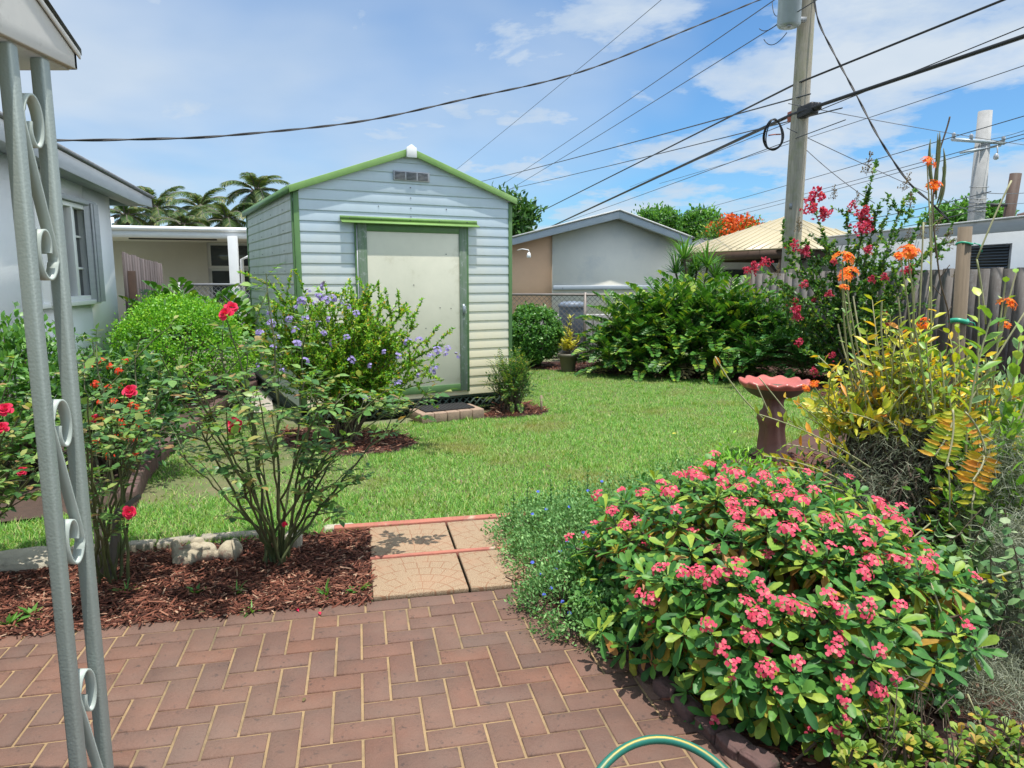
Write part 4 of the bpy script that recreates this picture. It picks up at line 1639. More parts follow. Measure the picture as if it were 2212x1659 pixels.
# ================================================================= POLES AND WIRES
PX, PY = 5.03, 13.0
pole = thing('utility_pole', 'tall weathered wooden utility pole rising beside the pink crape myrtle', 'pole', (PX, PY, 0))
mb = MB()
zs = np.linspace(-.2, 9.2, 14)
mb.tube([(PX - .012 + .006 * z, PY, z) for z in zs], np.interp(zs, [0, 9], [.165, .125]), 16)
mb.build('shaft', M['pole_wood'], pole, smooth=True)
mb = MB()
mb.box((PX - .10, PY - .12, 2.75), (.06, .012, .10))
mb.build('number_plate', M['galv'], pole)
q = P(1708, 24, 12.75)
tr = thing('transformer', 'grey drum transformer hung on the left of the wooden pole', 'transformer', (q[0], q[1], q[2]))
mb = MB()
mb.lathe((q[0] - .02, q[1], q[2] - .25), [(.05, -.01), (.165, 0), (.19, .03), (.19, .75), (.2, .76), (.2, .8), (.12, .86)], 24)
mb.build('tank', M['steel'], tr, smooth=True)
mb = MB()
mb.box((q[0] + .17, q[1] + .05, q[2] - .12), (.22, .08, .07))
mb.box((q[0] + .17, q[1] + .05, q[2] + .3), (.22, .08, .07))
mb.build('bracket', M['galv'], tr)
for p_, q_, s_ in (((1690, 40), (1640, 62), .10), ((1700, 70), (1650, 85), .14), ((1692, 20), (1668, 5), .16)):
    mb = MB()
    A_, B_ = P(*p_, 12.75), P(*q_, 13.1)
    mb.tube(bez(A_, B_, (-.05, 0, -s_ * 2), 14), .007, 5)
    mb.build('jumper_wire', M['black'], tr)
mb = MB()
mb.lathe((q[0] - .05, q[1] - .1, q[2] - .30), [(.02, 0), (.045, .015), (.045, .04), (.02, .06)], 10)
mb.build('drain_plug', M['galv'], tr)
q = P(1740, 241, 12.8)
sbx = thing('splice_box', 'black cable splice box strapped across the wooden pole', 'cable box', tuple(q))
dirw = nrm(P(1775, 222, 12.4) - P(1705, 252, 13.2))
mb = MB()
sx_ = dirw
sy_ = nrm(np.cross(UP, sx_))
sz_ = np.cross(sx_, sy_)
mb.box(q, (.50, .16, .20), ax=[sx_, sy_, sz_])
mb.box(q + sx_ * .30, (.14, .10, .12), ax=[sx_, sy_, sz_])
mb.build('case', M['black'], sbx, bevel=.03)
mb = MB()
mb.box(q - sx_ * .30, (.16, .17, .17), ax=[sx_, sy_, sz_])
M['red_tag'] = pmat('rust_red_collar', (.38, .09, .05), (.30, .08, .05), 8, .6)
mb.build('collar', M['red_tag'], sbx, bevel=.01)
q = P(1672, 290, 13.3)
coil = thing('cable_coil', 'black oval coil of spare cable hung left of pole', 'cable coil', tuple(q))
mb = MB()
for i in range(5):
    t = np.linspace(0, 2 * math.pi, 40)
    rx, rz = .155 + rng.normal(0, .012), .265 + rng.normal(0, .014)
    mb.tube(np.stack([q[0] + rx * np.cos(t) + rng.normal(0, .012), q[1] + .01 * i + .05 * np.sin(t * 2), q[2] + rz * np.sin(t)], 1), .011, 6)
mb.build('loops', M['black'], coil, smooth=True)
mb = MB()
mb.tube([q + (-.1, 0, -.02), q + (0, 0, -.005), q + (.12, 0, .0)], .012, 6)
mb.build('tie', M['red_tag'], coil)


def wire(name, lab, pts, r, mat='wire', twist=0, sag=.0, k=5, cat='wire', straight=False):
    pts = [np.asarray(p, float) for p in pts]
    if len(pts) == 2:
        t = np.linspace(0, 1, 40)[:, None]
        path = pts[0] * (1 - t) + pts[1] * t
        path[:, 2] -= sag * 4 * (t * (1 - t))[:, 0]
    else:
        path = smooth_path(pts, 90) if not straight else np.concatenate([a_ + (b_ - a_) * np.linspace(0, 1, 20, endpoint=False)[:, None] for a_, b_ in zip(pts[:-1], pts[1:])] + [pts[-1:]])
    mb = MB()
    if twist:
        s = np.concatenate([[0], np.cumsum(np.linalg.norm(np.diff(path, axis=0), axis=1))])
        n_ = int(s[-1] / .09)
        ss = np.linspace(0, s[-1], n_)
        path = np.stack([np.interp(ss, s, path[:, i]) for i in range(3)], 1)
        d = nrm(np.gradient(path, axis=0))
        a_ = nrm(np.cross(d, UP))
        b_ = np.cross(a_, d)
        for ph in (0, math.pi):
            an = ss * twist + ph
            mb.tube(path + r * .75 * (np.cos(an)[:, None] * a_ + np.sin(an)[:, None] * b_), r, 5)
    else:
        mb.tube(path, r, k)
    o = mb.build(name, M[mat], loc=path[0], smooth=True)
    tag(o, lab, cat, 'overhead wires')
    return o


def thru(a_, b_, ya, yb, ext_a=.25, ext_b=.25):
    """two sighted points on a straight run, carried on beyond both"""
    A_, B_ = P(*a_, ya), P(*b_, yb)
    return A_ - (B_ - A_) * ext_a, B_ + (B_ - A_) * ext_b


wire('service_drop', 'thick twisted wire sagging across the sky to the left house',
     [P(1735, -35, 13), P(1640, 0, 12.4), P(1490, 62, 11.6), P(1255, 155, 10.4), P(1000, 215, 9.3), P(780, 262, 8.5), P(500, 292, 7.4), P(330, 300, 6.9), P(118, 303, 6.4), P(20, 298, 6.15)], .0078, 'black', 7)
mb = MB()
wire('service_drop', 'dark twisted wire dropping steeply from pole top to right house',
     [P(1754, -30, 12.9), P(1768, 45, 12.7), P(1800, 112, 12.4), P(1850, 205, 11.9), P(1900, 300, 11.4), P(1960, 390, 11.0), P(2005, 432, 10.8), P(2052, 478, 10.6)], .0105, 'black', 7)
far = 42.


def line_pts(pr, py, pl, yr=9.3, yl=34.):
    return [P(*pr, yr) + (P(*pr, yr) - P(*py, 13.0)) * .8, P(*pr, yr), P(*py, 13.0), P(*pl, yl), P(*pl, yl) + (P(*pl, yl) - P(*py, 13.0)) * .35]


wire('telephone_cable', 'thickest black cable bundle, passing through the splice box on pole', line_pts((2212, 78), (1712, 247), (1215, 478)), .032, 'black', straight=True)
wire('telephone_cable', 'medium black cable crossing the pole well above the splice box', line_pts((2164, 1), (1717, 182), (1150, 466), 9.8), .018, 'black', straight=True)
wire('lashing_wire', 'thin wire running just above the thickest black cable on the right', line_pts((2212, 58), (1760, 242), (1400, 388)), .008, 'black', straight=True)
for lab, a_, b_, ya, yb, r in (
        ('faint thin wire slanting down from top edge towards shed roof', (1432, -4), (985, 366), 20, 36, .010),
        ('upper of two parallel thin wires from the transformer to shed roof', (1665, 4), (1100, 388), 13, 36, .011),
        ('lower of two parallel thin wires left of the transformer', (1690, 45), (1085, 418), 13, 36, .011),
        ('dark wire sloping from pole to the right end of shed roof', (1640, 232), (1040, 391), 14, 38, .017),
        ('long thin wire meeting the shed roof below the dark one', (1700, 262), (1080, 412), 13.5, 38, .014),
        ('thin wire from the right edge passing behind pole above coil', (2212, 140), (1460, 385), 9.5, 22, .0075),
        ('thin wire ending behind the cream house ridge', (1712, 300), (1180, 492), 13, 40, .010),
        ('long wire above the poinciana tree sloping to the left', (2212, 249), (1400, 482), 10, 30, .0085),
        ('upper of a close pair of thin wires over the crape myrtle', (2212, 288), (1500, 478), 10.5, 28, .008),
        ('lower of a close pair of thin wires over the crape myrtle', (2212, 297), (1500, 486), 10.6, 28, .008),
        ('thin line slanting from splice box towards concrete pole', (1752, 232), (2260, 318), 13, 20, .009),
        ('thin guy line falling from pole behind the crape myrtle', (1735, 292), (2140, 472), 13, 18, .009),
        ('steeper thin guy line falling from pole into the crape myrtle', (1735, 316), (1872, 425), 13, 12, .008),
        ('uppermost of three dark wires left of the concrete pole', (2120, 418), (1860, 475), 20, 26, .016),
        ('middle of three dark wires left of the concrete pole', (2120, 440), (1900, 480), 20, 26, .014),
        ('lowest of three dark wires left of the concrete pole', (2120, 450), (1960, 487), 20, 26, .016),
        ('wire joining the concrete pole and the leaning brown post', (2130, 416), (2230, 414), 21.5, 26, .014),
        ('lower wire joining concrete pole and the leaning brown post', (2130, 438), (2230, 436), 21.5, 26, .012),
        ('thin wire on the right edge above the concrete pole crossarm', (2230, 275), (2135, 300), 20, 22, .010)):
    A_, B_ = thru(a_, b_, ya, yb, .06, .12)
    wire('wire', lab, [A_, B_], r * .8, 'wire', sag=.05)
q = P(2122, 300, 22)
cp2 = thing('concrete_pole', 'pale concrete utility pole with steel crossarm beyond the right house', 'pole', (q[0], q[1], 0))
mb = MB()
mb.tube([(14.08, 22, -.1), (14.05, 22, 3), (14.02, 22, 6.38)], [.27, .235, .19], 8)
mb.build('shaft', M['concrete_pole'], cp2)
mb = MB()
a_, b_ = P(2056, 301, 21.7), P(2170, 309, 21.9)
mb.tube([a_, (a_ + b_) / 2, b_], .055, 4)
a2, b2 = P(2074, 330, 21.7), P(2162, 314, 21.9)
mb.tube([a2, (a2 + b2) / 2, b2], .035, 4)
mb.build('crossarm', M['steel'], cp2)
for t in (.03, .36, .97):
    p = a_ + (b_ - a_) * t
    mb = MB()
    mb.lathe((p[0], p[1], p[2] + .05), [(.04, 0), (.06, .02), (.04, .06), (.06, .09), (.03, .14)], 10)
    mb.build('insulator', M['alu'], cp2)
p = P(2152, 336, 21.7)
mb = MB()
mb.tube([p + (0, 0, .3), p + (.03, 0, .1), p + (0, 0, 0)], .02, 5)
mb.lathe((p[0], p[1], p[2] - .12), [(.03, 0), (.07, .03), (.07, .12), (.03, .18)], 10)
mb.build('surge_arrester', M['alu'], cp2)
mb = MB()
for z in (3.5, 3.62, 3.74, 3.86, 4.2):
    t = np.linspace(0, 2 * math.pi, 14)
    mb.tube(np.stack([14.05 + .25 * np.cos(t), 22 + .25 * np.sin(t), z + .03 * np.sin(t)], 1), .012, 4)
mb.build('band', M['galv'], cp2)
wp_ = thing('leaning_post', 'dark brown leaning wooden pole top at the far right edge', 'pole', (17.8, 26, 0))
mb = MB()
mb.tube([(17.55, 26, 0), (17.7, 26, 2.6), (17.86, 26, 5.15)], .19, 10)
mb.build('shaft', M['brown_wood'], wp_)
mb = MB()
mb.box((17.3, 25.9, 4.05), (.55, .1, .1))
mb.build('bracket', M['black'], wp_)

# ================================================================= LAWN, MULCH
def in_any(pts, polys):
    k = np.zeros(len(pts), bool)
    for q in polys:
        k |= inside(q, pts)
    return k


shed_fp = [SA, SA + su * SW, SA + su * SW - sn * SD, SA - sn * SD]
n0 = 620000
lp = np.array([q[:2] for q in lawn_poly])
lo, hi = lp.min(0), lp.max(0)
pts = rng.uniform(lo, hi, (n0, 2))
dist = pts[:, 1]
pts = pts[rng.uniform(size=n0) < np.clip((6.0 / np.maximum(dist, 3)) ** 1.3, .28, 1)]
pts = pts[inside(lp, pts)]
pts = pts[~in_any(pts, [bed_duranta, bed_fern, [(-3.45, 9.7), (-3.05, 9.7), (-2.95, 8.6), (-2.7, 7.9), (-2.95, 7.7), (-3.28, 8.4)], [tuple(q) for q in shed_fp]])]
# bare and thin places on the left, as in the photo
th = np.array([mnoise.noise(Vector((x * 1.3, y * 1.3, 3))) + .5 * mnoise.noise(Vector((x * 4, y * 4, 9))) for x, y in pts])
leftness = np.clip((-.7 - pts[:, 0]) / 1.2, 0, 1) * np.clip((pts[:, 1] - 4.3) / .6, 0, 1)
pts = pts[rng.uniform(size=len(pts)) < np.clip(1.05 - leftness * (.95 + 1.2 * th) + .0, .05, 1)]
n = len(pts)
h = rng.uniform(.022, .048, n) * np.interp(pts[:, 1], [4, 6, 9], [1.0, .95, .85])
edge = (pts[:, 1] < 4.75)
h[edge] *= 1.25
a = rng.uniform(0, 2 * math.pi, n)
tilt = rng.uniform(.35, 1.9, n)
ax = np.stack([np.cos(a) * tilt, np.sin(a) * tilt, np.ones(n)], 1)
b_ = a + rng.normal(0, .4, n)
mb = MB()
mb.leaves(T_TRI, np.column_stack([pts, np.zeros(n)]), ax, np.stack([-np.cos(b_), -np.sin(b_), np.full(n, .8)], 1), h, rng.uniform(.0045, .0085, n))
# taller tufts scattered through it
tc_ = pts[rng.integers(0, n, 330)]
tp_ = np.repeat(tc_, 26, 0) + rng.normal(0, .035, (330 * 26, 2))
tp_ = tp_[inside(lp, tp_)]
m_ = len(tp_)
a_ = rng.uniform(0, 6.28, m_)
mb.leaves(T_TRI, np.column_stack([tp_, np.zeros(m_)]), np.stack([np.cos(a_) * .8, np.sin(a_) * .8, np.ones(m_)], 1), np.stack([-np.cos(a_), -np.sin(a_), np.ones(m_)], 1), rng.uniform(.04, .075, m_), rng.uniform(.006, .011, m_))
tag(mb.build('lawn_grass', M['grass']), 'short cut green lawn grass in front of the shed', kind='stuff')


def chips(name, polys, n, zb, smax=1.0, lab=None):
    mb = MB()
    tot = []
    for q, k in polys:
        tot.append(sample(q, int(n * k)))
    p = np.concatenate(tot)
    m = len(p)
    L_ = rng.gamma(3, .0085, m) * smax + .008
    W_ = np.minimum(rng.uniform(.003, .010, m) * smax, L_ * .6)
    a = rng.uniform(0, 2 * math.pi, m)
    ax = np.stack([np.cos(a), np.sin(a), rng.normal(0, .22, m)], 1)
    up = np.stack([rng.normal(0, .45, m), rng.normal(0, .45, m), np.ones(m)], 1)
    T = T_([(-.5, 0, 0), (.4, 0, 0), (.5, 1, .0), (-.35, .93, .0), (-.5, 0, -.06), (.4, 0, -.06), (.5, 1, -.06), (-.35, .93, -.06)], [(0, 1, 2, 3), (0, 4, 5, 1), (1, 5, 6, 2), (2, 6, 7, 3), (3, 7, 4, 0)])
    mb.leaves(T, np.column_stack([p, zb + rng.uniform(0, .022, m)]), ax, up, L_, W_)
    return tag(mb.build(name, M['mulch']), lab, kind='stuff')


front = [(-3.9, 2.35), E(-1.0, .02), E(-.0, .015), E(-.0, -.95), E(-.35, -.93), E(-1.4, -.84), E(-2.6, -.78), (-3.6, 4.05)]
chips('mulch', [(front, 1)], 27000, .014, 1.0, 'reddish brown wood mulch in the bed beside the patio')
chips('mulch', [([(.0, 3.3), (.2, 3.0), (.4, 2.8), (.62, 2.2), (.78, 1.8), (1.6, 1.9), (2.6, 3.0), (3.2, 5.8), (2.2, 5.9), (1.5, 5.2), (.1, 4.3)], .5), (bed_fern, .06), (bed_duranta, .12),
                ([(3.2, 7.1), (5.5, 7.5), (5.6, 9.2), (4.4, 11.5), (4.0, 9.2)], .3), ([(-.2, 11.8), (.3, 11.7), (.75, 11.4), (1.45, 11.0), (2.6, 10.5), (3.75, 9.95), (4, 12), (-.2, 12.5)], .2)], 12000, .018, 1.5,
      'brown wood mulch under the shrubs around the lawn')


# ================================================================= GENERIC PLANT BUILDERS
def bush_geo(mb_l, mb_s, base, c, r, n_clump, per, L, W, T, clump_r=.14, zlo=-.35, inner=.55, upk=.5, out=.6, stem_r=.006, power=1.0, jit=.35, flat=.8, stems=True):
    base, c, r = np.asarray(base, float), np.asarray(c, float), np.asarray(r, float)
    d = rdir(n_clump, zlo)
    k = rng.uniform(inner, 1, n_clump) ** power
    bump = 1 + .16 * np.array([mnoise.noise(Vector(q * 2.3) + Vector((c[0], c[1], 5))) for q in d])
    pc = c + d * r * (k * bump)[:, None]
    if stems:
        for q in pc[:: max(1, n_clump // 60)]:
            if q[2] > base[2] + .05:
                b0 = base + np.array([rng.normal(0, .05), rng.normal(0, .05), 0])
                mb_s.tube(bez(b0, q, np.array([0, 0, .12]) * np.linalg.norm(q - b0), 6), np.linspace(stem_r * 1.6, stem_r * .4, 6), 5, False)
    m = n_clump * per
    org = np.repeat(pc, per, 0) + rng.normal(size=(m, 3)) * clump_r * .55
    dd = np.repeat(d, per, 0)
    ax = dd * out + rng.normal(size=(m, 3)) * .55 + np.array([0, 0, upk])
    up = rng.normal(size=(m, 3)) * jit + dd * .5 + np.array([0, 0, flat])
    ok = org[:, 2] > .02
    mb_l.leaves(T, org[ok], ax[ok], up[ok], rng.uniform(.7, 1.25, ok.sum()) * L, rng.uniform(.75, 1.2, ok.sum()) * W)
    return pc


def bush(name, lab, cat, base, c, r, n_clump, per, L, W, T, lm, sm='stem_brown', group=None, **kw):
    t = thing(name, lab, cat, tuple(base), group)
    a, b = MB(), MB()
    bush_geo(a, b, base, c, r, n_clump, per, L, W, T, **kw)
    a.build('foliage', M[lm], t)
    b.build('stems', M[sm], t)
    return t


# flower meshes (one of each, at the origin) ------------------------------------
def proto(build, name, mat):
    mb = MB()
    build(mb)
    o = mb.build(name, M[mat], loc=(0, 0, 0))
    COL.objects.unlink(o)
    return o


def rose_head(mb, r=.030):
    for ring, (n_, el, k) in enumerate(((5, .15, 1.0), (6, .55, .85), (5, 1.0, .62), (4, 1.3, .42))):
        a = np.arange(n_) * 2 * math.pi / n_ + ring * .5 + rng.normal(0, .1, n_)
        ax = np.stack([np.cos(a) * math.cos(el), np.sin(a) * math.cos(el), np.full(n_, math.sin(el))], 1)
        mb.leaves(T_PETAL, np.stack([.004 * np.cos(a), .004 * np.sin(a), np.full(n_, .004 * ring)], 1), ax, -ax * [1, 1, 0] + [0, 0, 1], r * k * rng.uniform(.85, 1.1, n_), r * k * 1.0)


P_ROSE = [proto(lambda mb: rose_head(mb), 'flower', 'f_rose') for _ in range(3)]


def bract_cluster(mb, n_):
    """a head of crown-of-thorns flowers: pairs of round bracts"""
    for i in range(n_):
        a = i * 2.4
        rr = .009 * math.sqrt(i)
        o_ = np.array([rr * math.cos(a), rr * math.sin(a), .006 - 14 * rr * rr * .5 + rng.normal(0, .0025)])
        nz = nrm(np.array([math.cos(a) * rr * 26, math.sin(a) * rr * 26, 1]) + rng.normal(0, .16, 3))
        b = rng.uniform(0, 6.28)
        t1 = nrm(np.cross(nz, [math.cos(b), math.sin(b), .1]))
        for sg in (1, -1):
            mb.leaves(T_ROUND, [o_ - t1 * sg * .0012], [t1 * sg + nz * .12], [nz], .0115 * rng.uniform(.85, 1.1), .0155 * rng.uniform(.85, 1.1))


P_THORN = [proto(lambda mb, k=k: bract_cluster(mb, k), 'flower_head', 'f_thorn') for k in (5, 8, 11, 14, 3)]


def star_cluster(mb, n_, spread, pr, petals=5, dome=.6, T=T_SIMPLE, w=.5):
    for i in range(n_):
        d = rdir(1, -.1)[0]
        o_ = d * spread * rng.uniform(.5, 1) * np.array([1, 1, dome])
        nz = nrm(d + [0, 0, .4])
        t1 = nrm(np.cross(nz, rng.normal(size=3)))
        t2 = np.cross(nz, t1)
        a = np.arange(petals) * 2 * math.pi / petals
        ax = np.cos(a)[:, None] * t1 + np.sin(a)[:, None] * t2 + nz * .15
        mb.leaves(T, np.repeat(o_[None], petals, 0), ax, np.repeat(nz[None], petals, 0), pr * rng.uniform(.8, 1.15), pr * w)


P_ORANGE = [proto(lambda mb: star_cluster(mb, 17, .038, .019), 'flower_head', 'f_orange') for _ in range(3)]
P_IXORA = [proto(lambda mb: star_cluster(mb, 16, .03, .013, 4, .7, T_SIMPLE, .6), 'flower_head', 'f_ixora') for _ in range(3)]
P_PURPLE = [proto(lambda mb, k=k: star_cluster(mb, k, .026, .011, 5, 1.2, T_ROUND, .8), 'flower_cluster', 'f_purple') for k in (6, 9, 13)]


def panicle(mb, n_, L_, r, pr):
    for i in range(n_):
        t = rng.uniform(0, 1)
        d = rdir(1)[0] * r * (1.05 - .8 * t) * rng.uniform(.4, 1)
        o_ = np.array([d[0], d[1], L_ * t + d[2] * .3])
        for k in range(5):
            mb.leaves(T_ROUND, [o_], [rdir(1)[0]], [rng.normal(size=3)], pr * rng.uniform(.7, 1.2), pr * rng.uniform(.7, 1.2))


P_MAG = [proto(lambda mb, k=k: panicle(mb, k, .11, .095, .018), 'flower_panicle', 'f_magenta') for k in (50, 75, 32)]


def pods(mb, n_, L_, r):
    for i in range(n_):
        t = rng.uniform(0, 1)
        d = rdir(1)[0] * r * (1.1 - .85 * t)
        o_ = np.array([d[0], d[1], L_ * t])
        mb.lathe(o_, [(.001, -.006), (.006, -.002), (.006, .004), (.001, .008)], 6)
        mb.tube([(0, 0, L_ * t * .8), o_ * .6 + [0, 0, L_ * t * .35], o_], .0013, 3, False)
    mb.tube([(0, 0, -.02), (0, 0, L_ * .5), (0, 0, L_)], .002, 4)


P_POD = [proto(lambda mb: pods(mb, 46, .2, .06), 'seed_panicle', 'pods') for _ in range(2)]
P_BLUE = proto(lambda mb: mb.leaves(T_ROUND, np.zeros((5, 3)), np.stack([np.cos(np.arange(5) * 1.257), np.sin(np.arange(5) * 1.257), np.full(5, .2)], 1), np.array([0, 0, 1]), .0095, .0095), 'flower', 'f_blue')


def put(protos, parent, name, loc, direction=(0, 0, 1), scale=1.0):
    o = protos[rng.integers(len(protos))] if isinstance(protos, list) else protos
    q = Vector(tuple(direction)).to_track_quat('Z', 'Y') @ Matrix.Rotation(rng.uniform(0, 6.28), 3, 'Z').to_quaternion()
    return place(o, name, parent, loc, q.to_euler(), scale)


# ================================================================= THE SHRUBS
# leafy shrub against the house wall, far left
bush('leafy_shrub', 'dense mid green leafy shrub at the left edge below the house wall', 'shrub', (-3.75, 5.3, 0), (-3.75, 5.3, .45), (.62, .62, .72), 210, 22, .062, .034, T_ELL, 'l_mid', clump_r=.13)
# ixora
ix = bush('ixora_shrub', 'dark green shrub covered in small scarlet flower heads behind left rose', 'shrub', (-3.1, 5.35, 0), (-2.92, 5.2, .42), (.46, .40, .58), 140, 22, .055, .024, T_ELL, 'l_dark', clump_r=.12)
for q in ((190, 795), (215, 782), (238, 790), (258, 800), (205, 830), (232, 838), (262, 835), (215, 870), (245, 868), (285, 875), (300, 880), (225, 905), (262, 912), (300, 915), (210, 955), (250, 945), (285, 950), (240, 985), (290, 985), (318, 890), (195, 905), (270, 780)):
    Y = rng.uniform(4.7, 4.95)
    put(P_IXORA, ix, 'flower_head', P(*q, Y), (rng.normal(0, .4), -.7, .8), rng.uniform(.85, 1.35))
# bright clipped mound, with the broad cycad behind it
bush('mounded_shrub', 'bright lime green rounded shrub between white house and shed', 'shrub', (-3.95, 8.4, 0), (-3.92, 8.4, .52), (.76, .66, .76), 680, 28, .034, .022, T_SIMPLE, 'l_lime', clump_r=.085, inner=.9, jit=.4, out=.35, flat=.6)
bush('leafy_shrub', 'small wispy shrub at the foot of the white house corner', 'shrub', (-4.75, 8.6, 0), (-4.7, 8.55, .3), (.42, .35, .42), 70, 20, .034, .02, T_SIMPLE, 'l_mid', clump_r=.10)


def frond_local(n_pair, L_, arch, el, Ll, Wl, vee=.55, fwd=.55, tip=.55, T=T_OBOV):
    """a pinnate frond rising along +y; returns leaf arrays and rachis"""
    t = np.linspace(0, 1, 12)
    ang = el - arch * t
    y = np.concatenate([[0], np.cumsum(np.cos(ang[:-1]) * L_ / 11)])
    z = np.concatenate([[0], np.cumsum(np.sin(ang[:-1]) * L_ / 11)])
    ra_ = np.stack([np.zeros(12), y, z], 1)
    tt = np.linspace(.18, 1, n_pair)
    o_ = np.stack([np.zeros(n_pair), np.interp(tt, t, y), np.interp(tt, t, z)], 1)
    aa = np.interp(tt, t, ang)
    tg = np.stack([np.zeros(n_pair), np.cos(aa), np.sin(aa)], 1)
    nn = np.stack([np.zeros(n_pair), -np.sin(aa), np.cos(aa)], 1)
    O, A, U, LL = [], [], [], []
    for sg in (-1, 1):
        f = fwd + .55 * tt[:, None] ** 2
        ax = np.array([sg, 0, 0]) + tg * f + nn * vee
        O.append(o_)
        A.append(ax)
        U.append(nn - np.array([sg, 0, 0]) * vee)
        LL.append(Ll * np.interp(tt, [.18, .45, .8, 1], [.7, 1, .95, tip]))
    return np.concatenate(O), nrm(np.concatenate(A)), np.concatenate(U), np.concatenate(LL), Wl, ra_, T


def frond(mb_l, mb_s, org, az, fr, sc=1.0, rr=.006):
    O, A, U, LL, Wl, ra_, T = fr
    c_, s_ = math.cos(az - math.pi / 2), math.sin(az - math.pi / 2)
    Rm = np.array([[c_, s_, 0], [-s_, c_, 0], [0, 0, 1]])
    q = lambda v: v @ Rm
    m = len(O)
    mb_l.leaves(T, np.asarray(org) + q(O * sc), q(A) + rng.normal(0, .05, (m, 3)), q(U), LL * sc * rng.uniform(.9, 1.08, m), Wl * sc)
    mb_s.tube(np.asarray(org) + q(ra_ * sc), np.linspace(rr, rr * .3, 12), 4, False)


def zamia(name, lab, crowns, mat, base, n_fr=15, L_=.95, Ll=.155, Wl=.052, npair=11, dead=0):
    t = thing(name, lab, 'cycad', tuple(base))
    a, b, d = MB(), MB(), MB()
    FR_ = [frond_local(npair, L_, ar, el, Ll, Wl) for el, ar in ((1.35, .8), (1.1, 1.0), (.85, 1.0), (.5, .9), (.2, .8))]
    FD = [frond_local(9, L_ * .7, .9, .1, Ll * .8, Wl * .6, .1, .3)]
    for (c_, sc) in crowns:
        az0 = rng.uniform(0, 6.28)
        for i in range(n_fr):
            frond(a, b, c_ + rng.normal(0, .03, 3), az0 + i * 2.399 + rng.normal(0, .1), FR_[min(4, int(i / n_fr * 5))], sc * rng.uniform(.85, 1.1), .007)
        for i in range(dead):
            frond(d, b, c_ + np.array([0, 0, -.1]), rng.uniform(0, 6.28), FD[0], sc, .005)
    a.build('fronds', M[mat], t)
    b.build('stalks', M['stem_green'], t)
    if dead:
        d.build('dead_fronds', M['l_dead'], t)
    return t


zamia('cardboard_palm', 'broad glossy cycad showing above the bright lime mound', [(np.array([-4.3, 9.7, .55]), 1.1), (np.array([-3.7, 9.9, .45]), 1.0), (np.array([-4.75, 9.7, .5]), .95), (np.array([-3.25, 10.1, .35]), .8)], 'l_zamia', (-4.1, 9.8, 0), 17, .95, .20, .075, 12)
cr = []
for x, y, z, s in ((1.75, 11.1, .35, .85), (1.75, 11.5, .55, 1.0), (2.2, 11.0, .30, .9), (2.3, 11.5, .62, 1.1), (2.75, 10.75, .35, 1.0), (2.85, 11.3, .68, 1.15), (3.3, 10.7, .45, 1.05), (3.35, 11.2, .72, 1.1), (3.75, 10.9, .55, 1.0), (2.5, 11.9, .7, 1.1), (3.2, 11.8, .75, 1.1), (1.55, 11.3, .25, .8)):
    cr.append((np.array([x, y, z]), s))
for x, y, z, s in ((1.55, 10.95, .12, .7), (2.0, 10.8, .12, .75), (2.5, 10.65, .12, .75), (3.0, 10.5, .12, .75), (3.45, 10.4, .12, .7), (2.0, 11.2, .5, 1.0), (2.6, 11.1, .55, 1.0), (3.1, 11.0, .6, 1.05), (3.6, 11.0, .62, 1.0)):
    cr.append((np.array([x, y, z]), s))
zamia('cardboard_palm', 'huge glossy dark green cycad hedge in front of cream house', cr, 'l_zamia', (2.6, 11.2, 0), 21, .80, .165, .058, 13, 9)
cr = [(np.array([x, y, z]), s) for x, y, z, s in ((3.55, 10.25, .25, .8), (3.95, 10.35, .4, .9), (4.3, 10.6, .45, .9), (4.15, 10.0, .22, .75), (4.5, 10.2, .25, .75), (4.05, 10.8, .6, .9))]
zamia('coontie_palm', 'finer leaved paler cycad at the right end of hedge by the crape myrtle', cr, 'l_zamia2', (4.0, 10.4, 0), 24, .80, .14, .040, 15, 3)

# dracaena behind the hedge
dt = thing('dracaena', 'spiky upright dracaena rising behind the big cycad hedge', 'plant', (3.3, 12.4, 0))
a, b = MB(), MB()
for px, py, k in ((1460, 590, 1.0), (1478, 560, 1.1), (1505, 585, 1.0), (1528, 575, 1.1), (1545, 600, .9), (1490, 605, .9)):
    tp = P(px, py, 12.4 + rng.normal(0, .2))
    b.tube(bez((3.3 + rng.normal(0, .15), 12.4, 0), tp, (rng.normal(0, .1), 0, .1)), .018, 6)
    d = rdir(60, -.35)
    a.leaves(T_BLADE, tp + d * .02, d + np.array([0, 0, .35]), d * .2 + np.array([0, 0, 1]), rng.uniform(.34, .50, 60) * k, .026)
a.build('foliage', M['l_mid'], dt)
b.build('stems', M['stem_brown'], dt)

# clipped shrub right of the shed
cs_ = thing('clipped_shrub', 'rounded box clipped dark green shrub at the right of the shed', 'shrub', (.36, 12.0, 0))
a, b = MB(), MB()
bush_geo(a, b, (.36, 12.0, 0), (.36, 11.95, .56), (.45, .42, .44), 560, 24, .048, .032, T_ELL, clump_r=.06, zlo=-1, inner=.92, jit=.35, out=.25, flat=.35, upk=.2)
for i in range(7):
    b.tube(bez((.36 + rng.normal(0, .05), 12, 0), (.36 + rng.normal(0, .2), 12 + rng.normal(0, .15), .4), (0, 0, 0)), .009, 5)
a.build('foliage', M['l_mid'], cs_)
b.build('stems', M['stem_brown'], cs_)

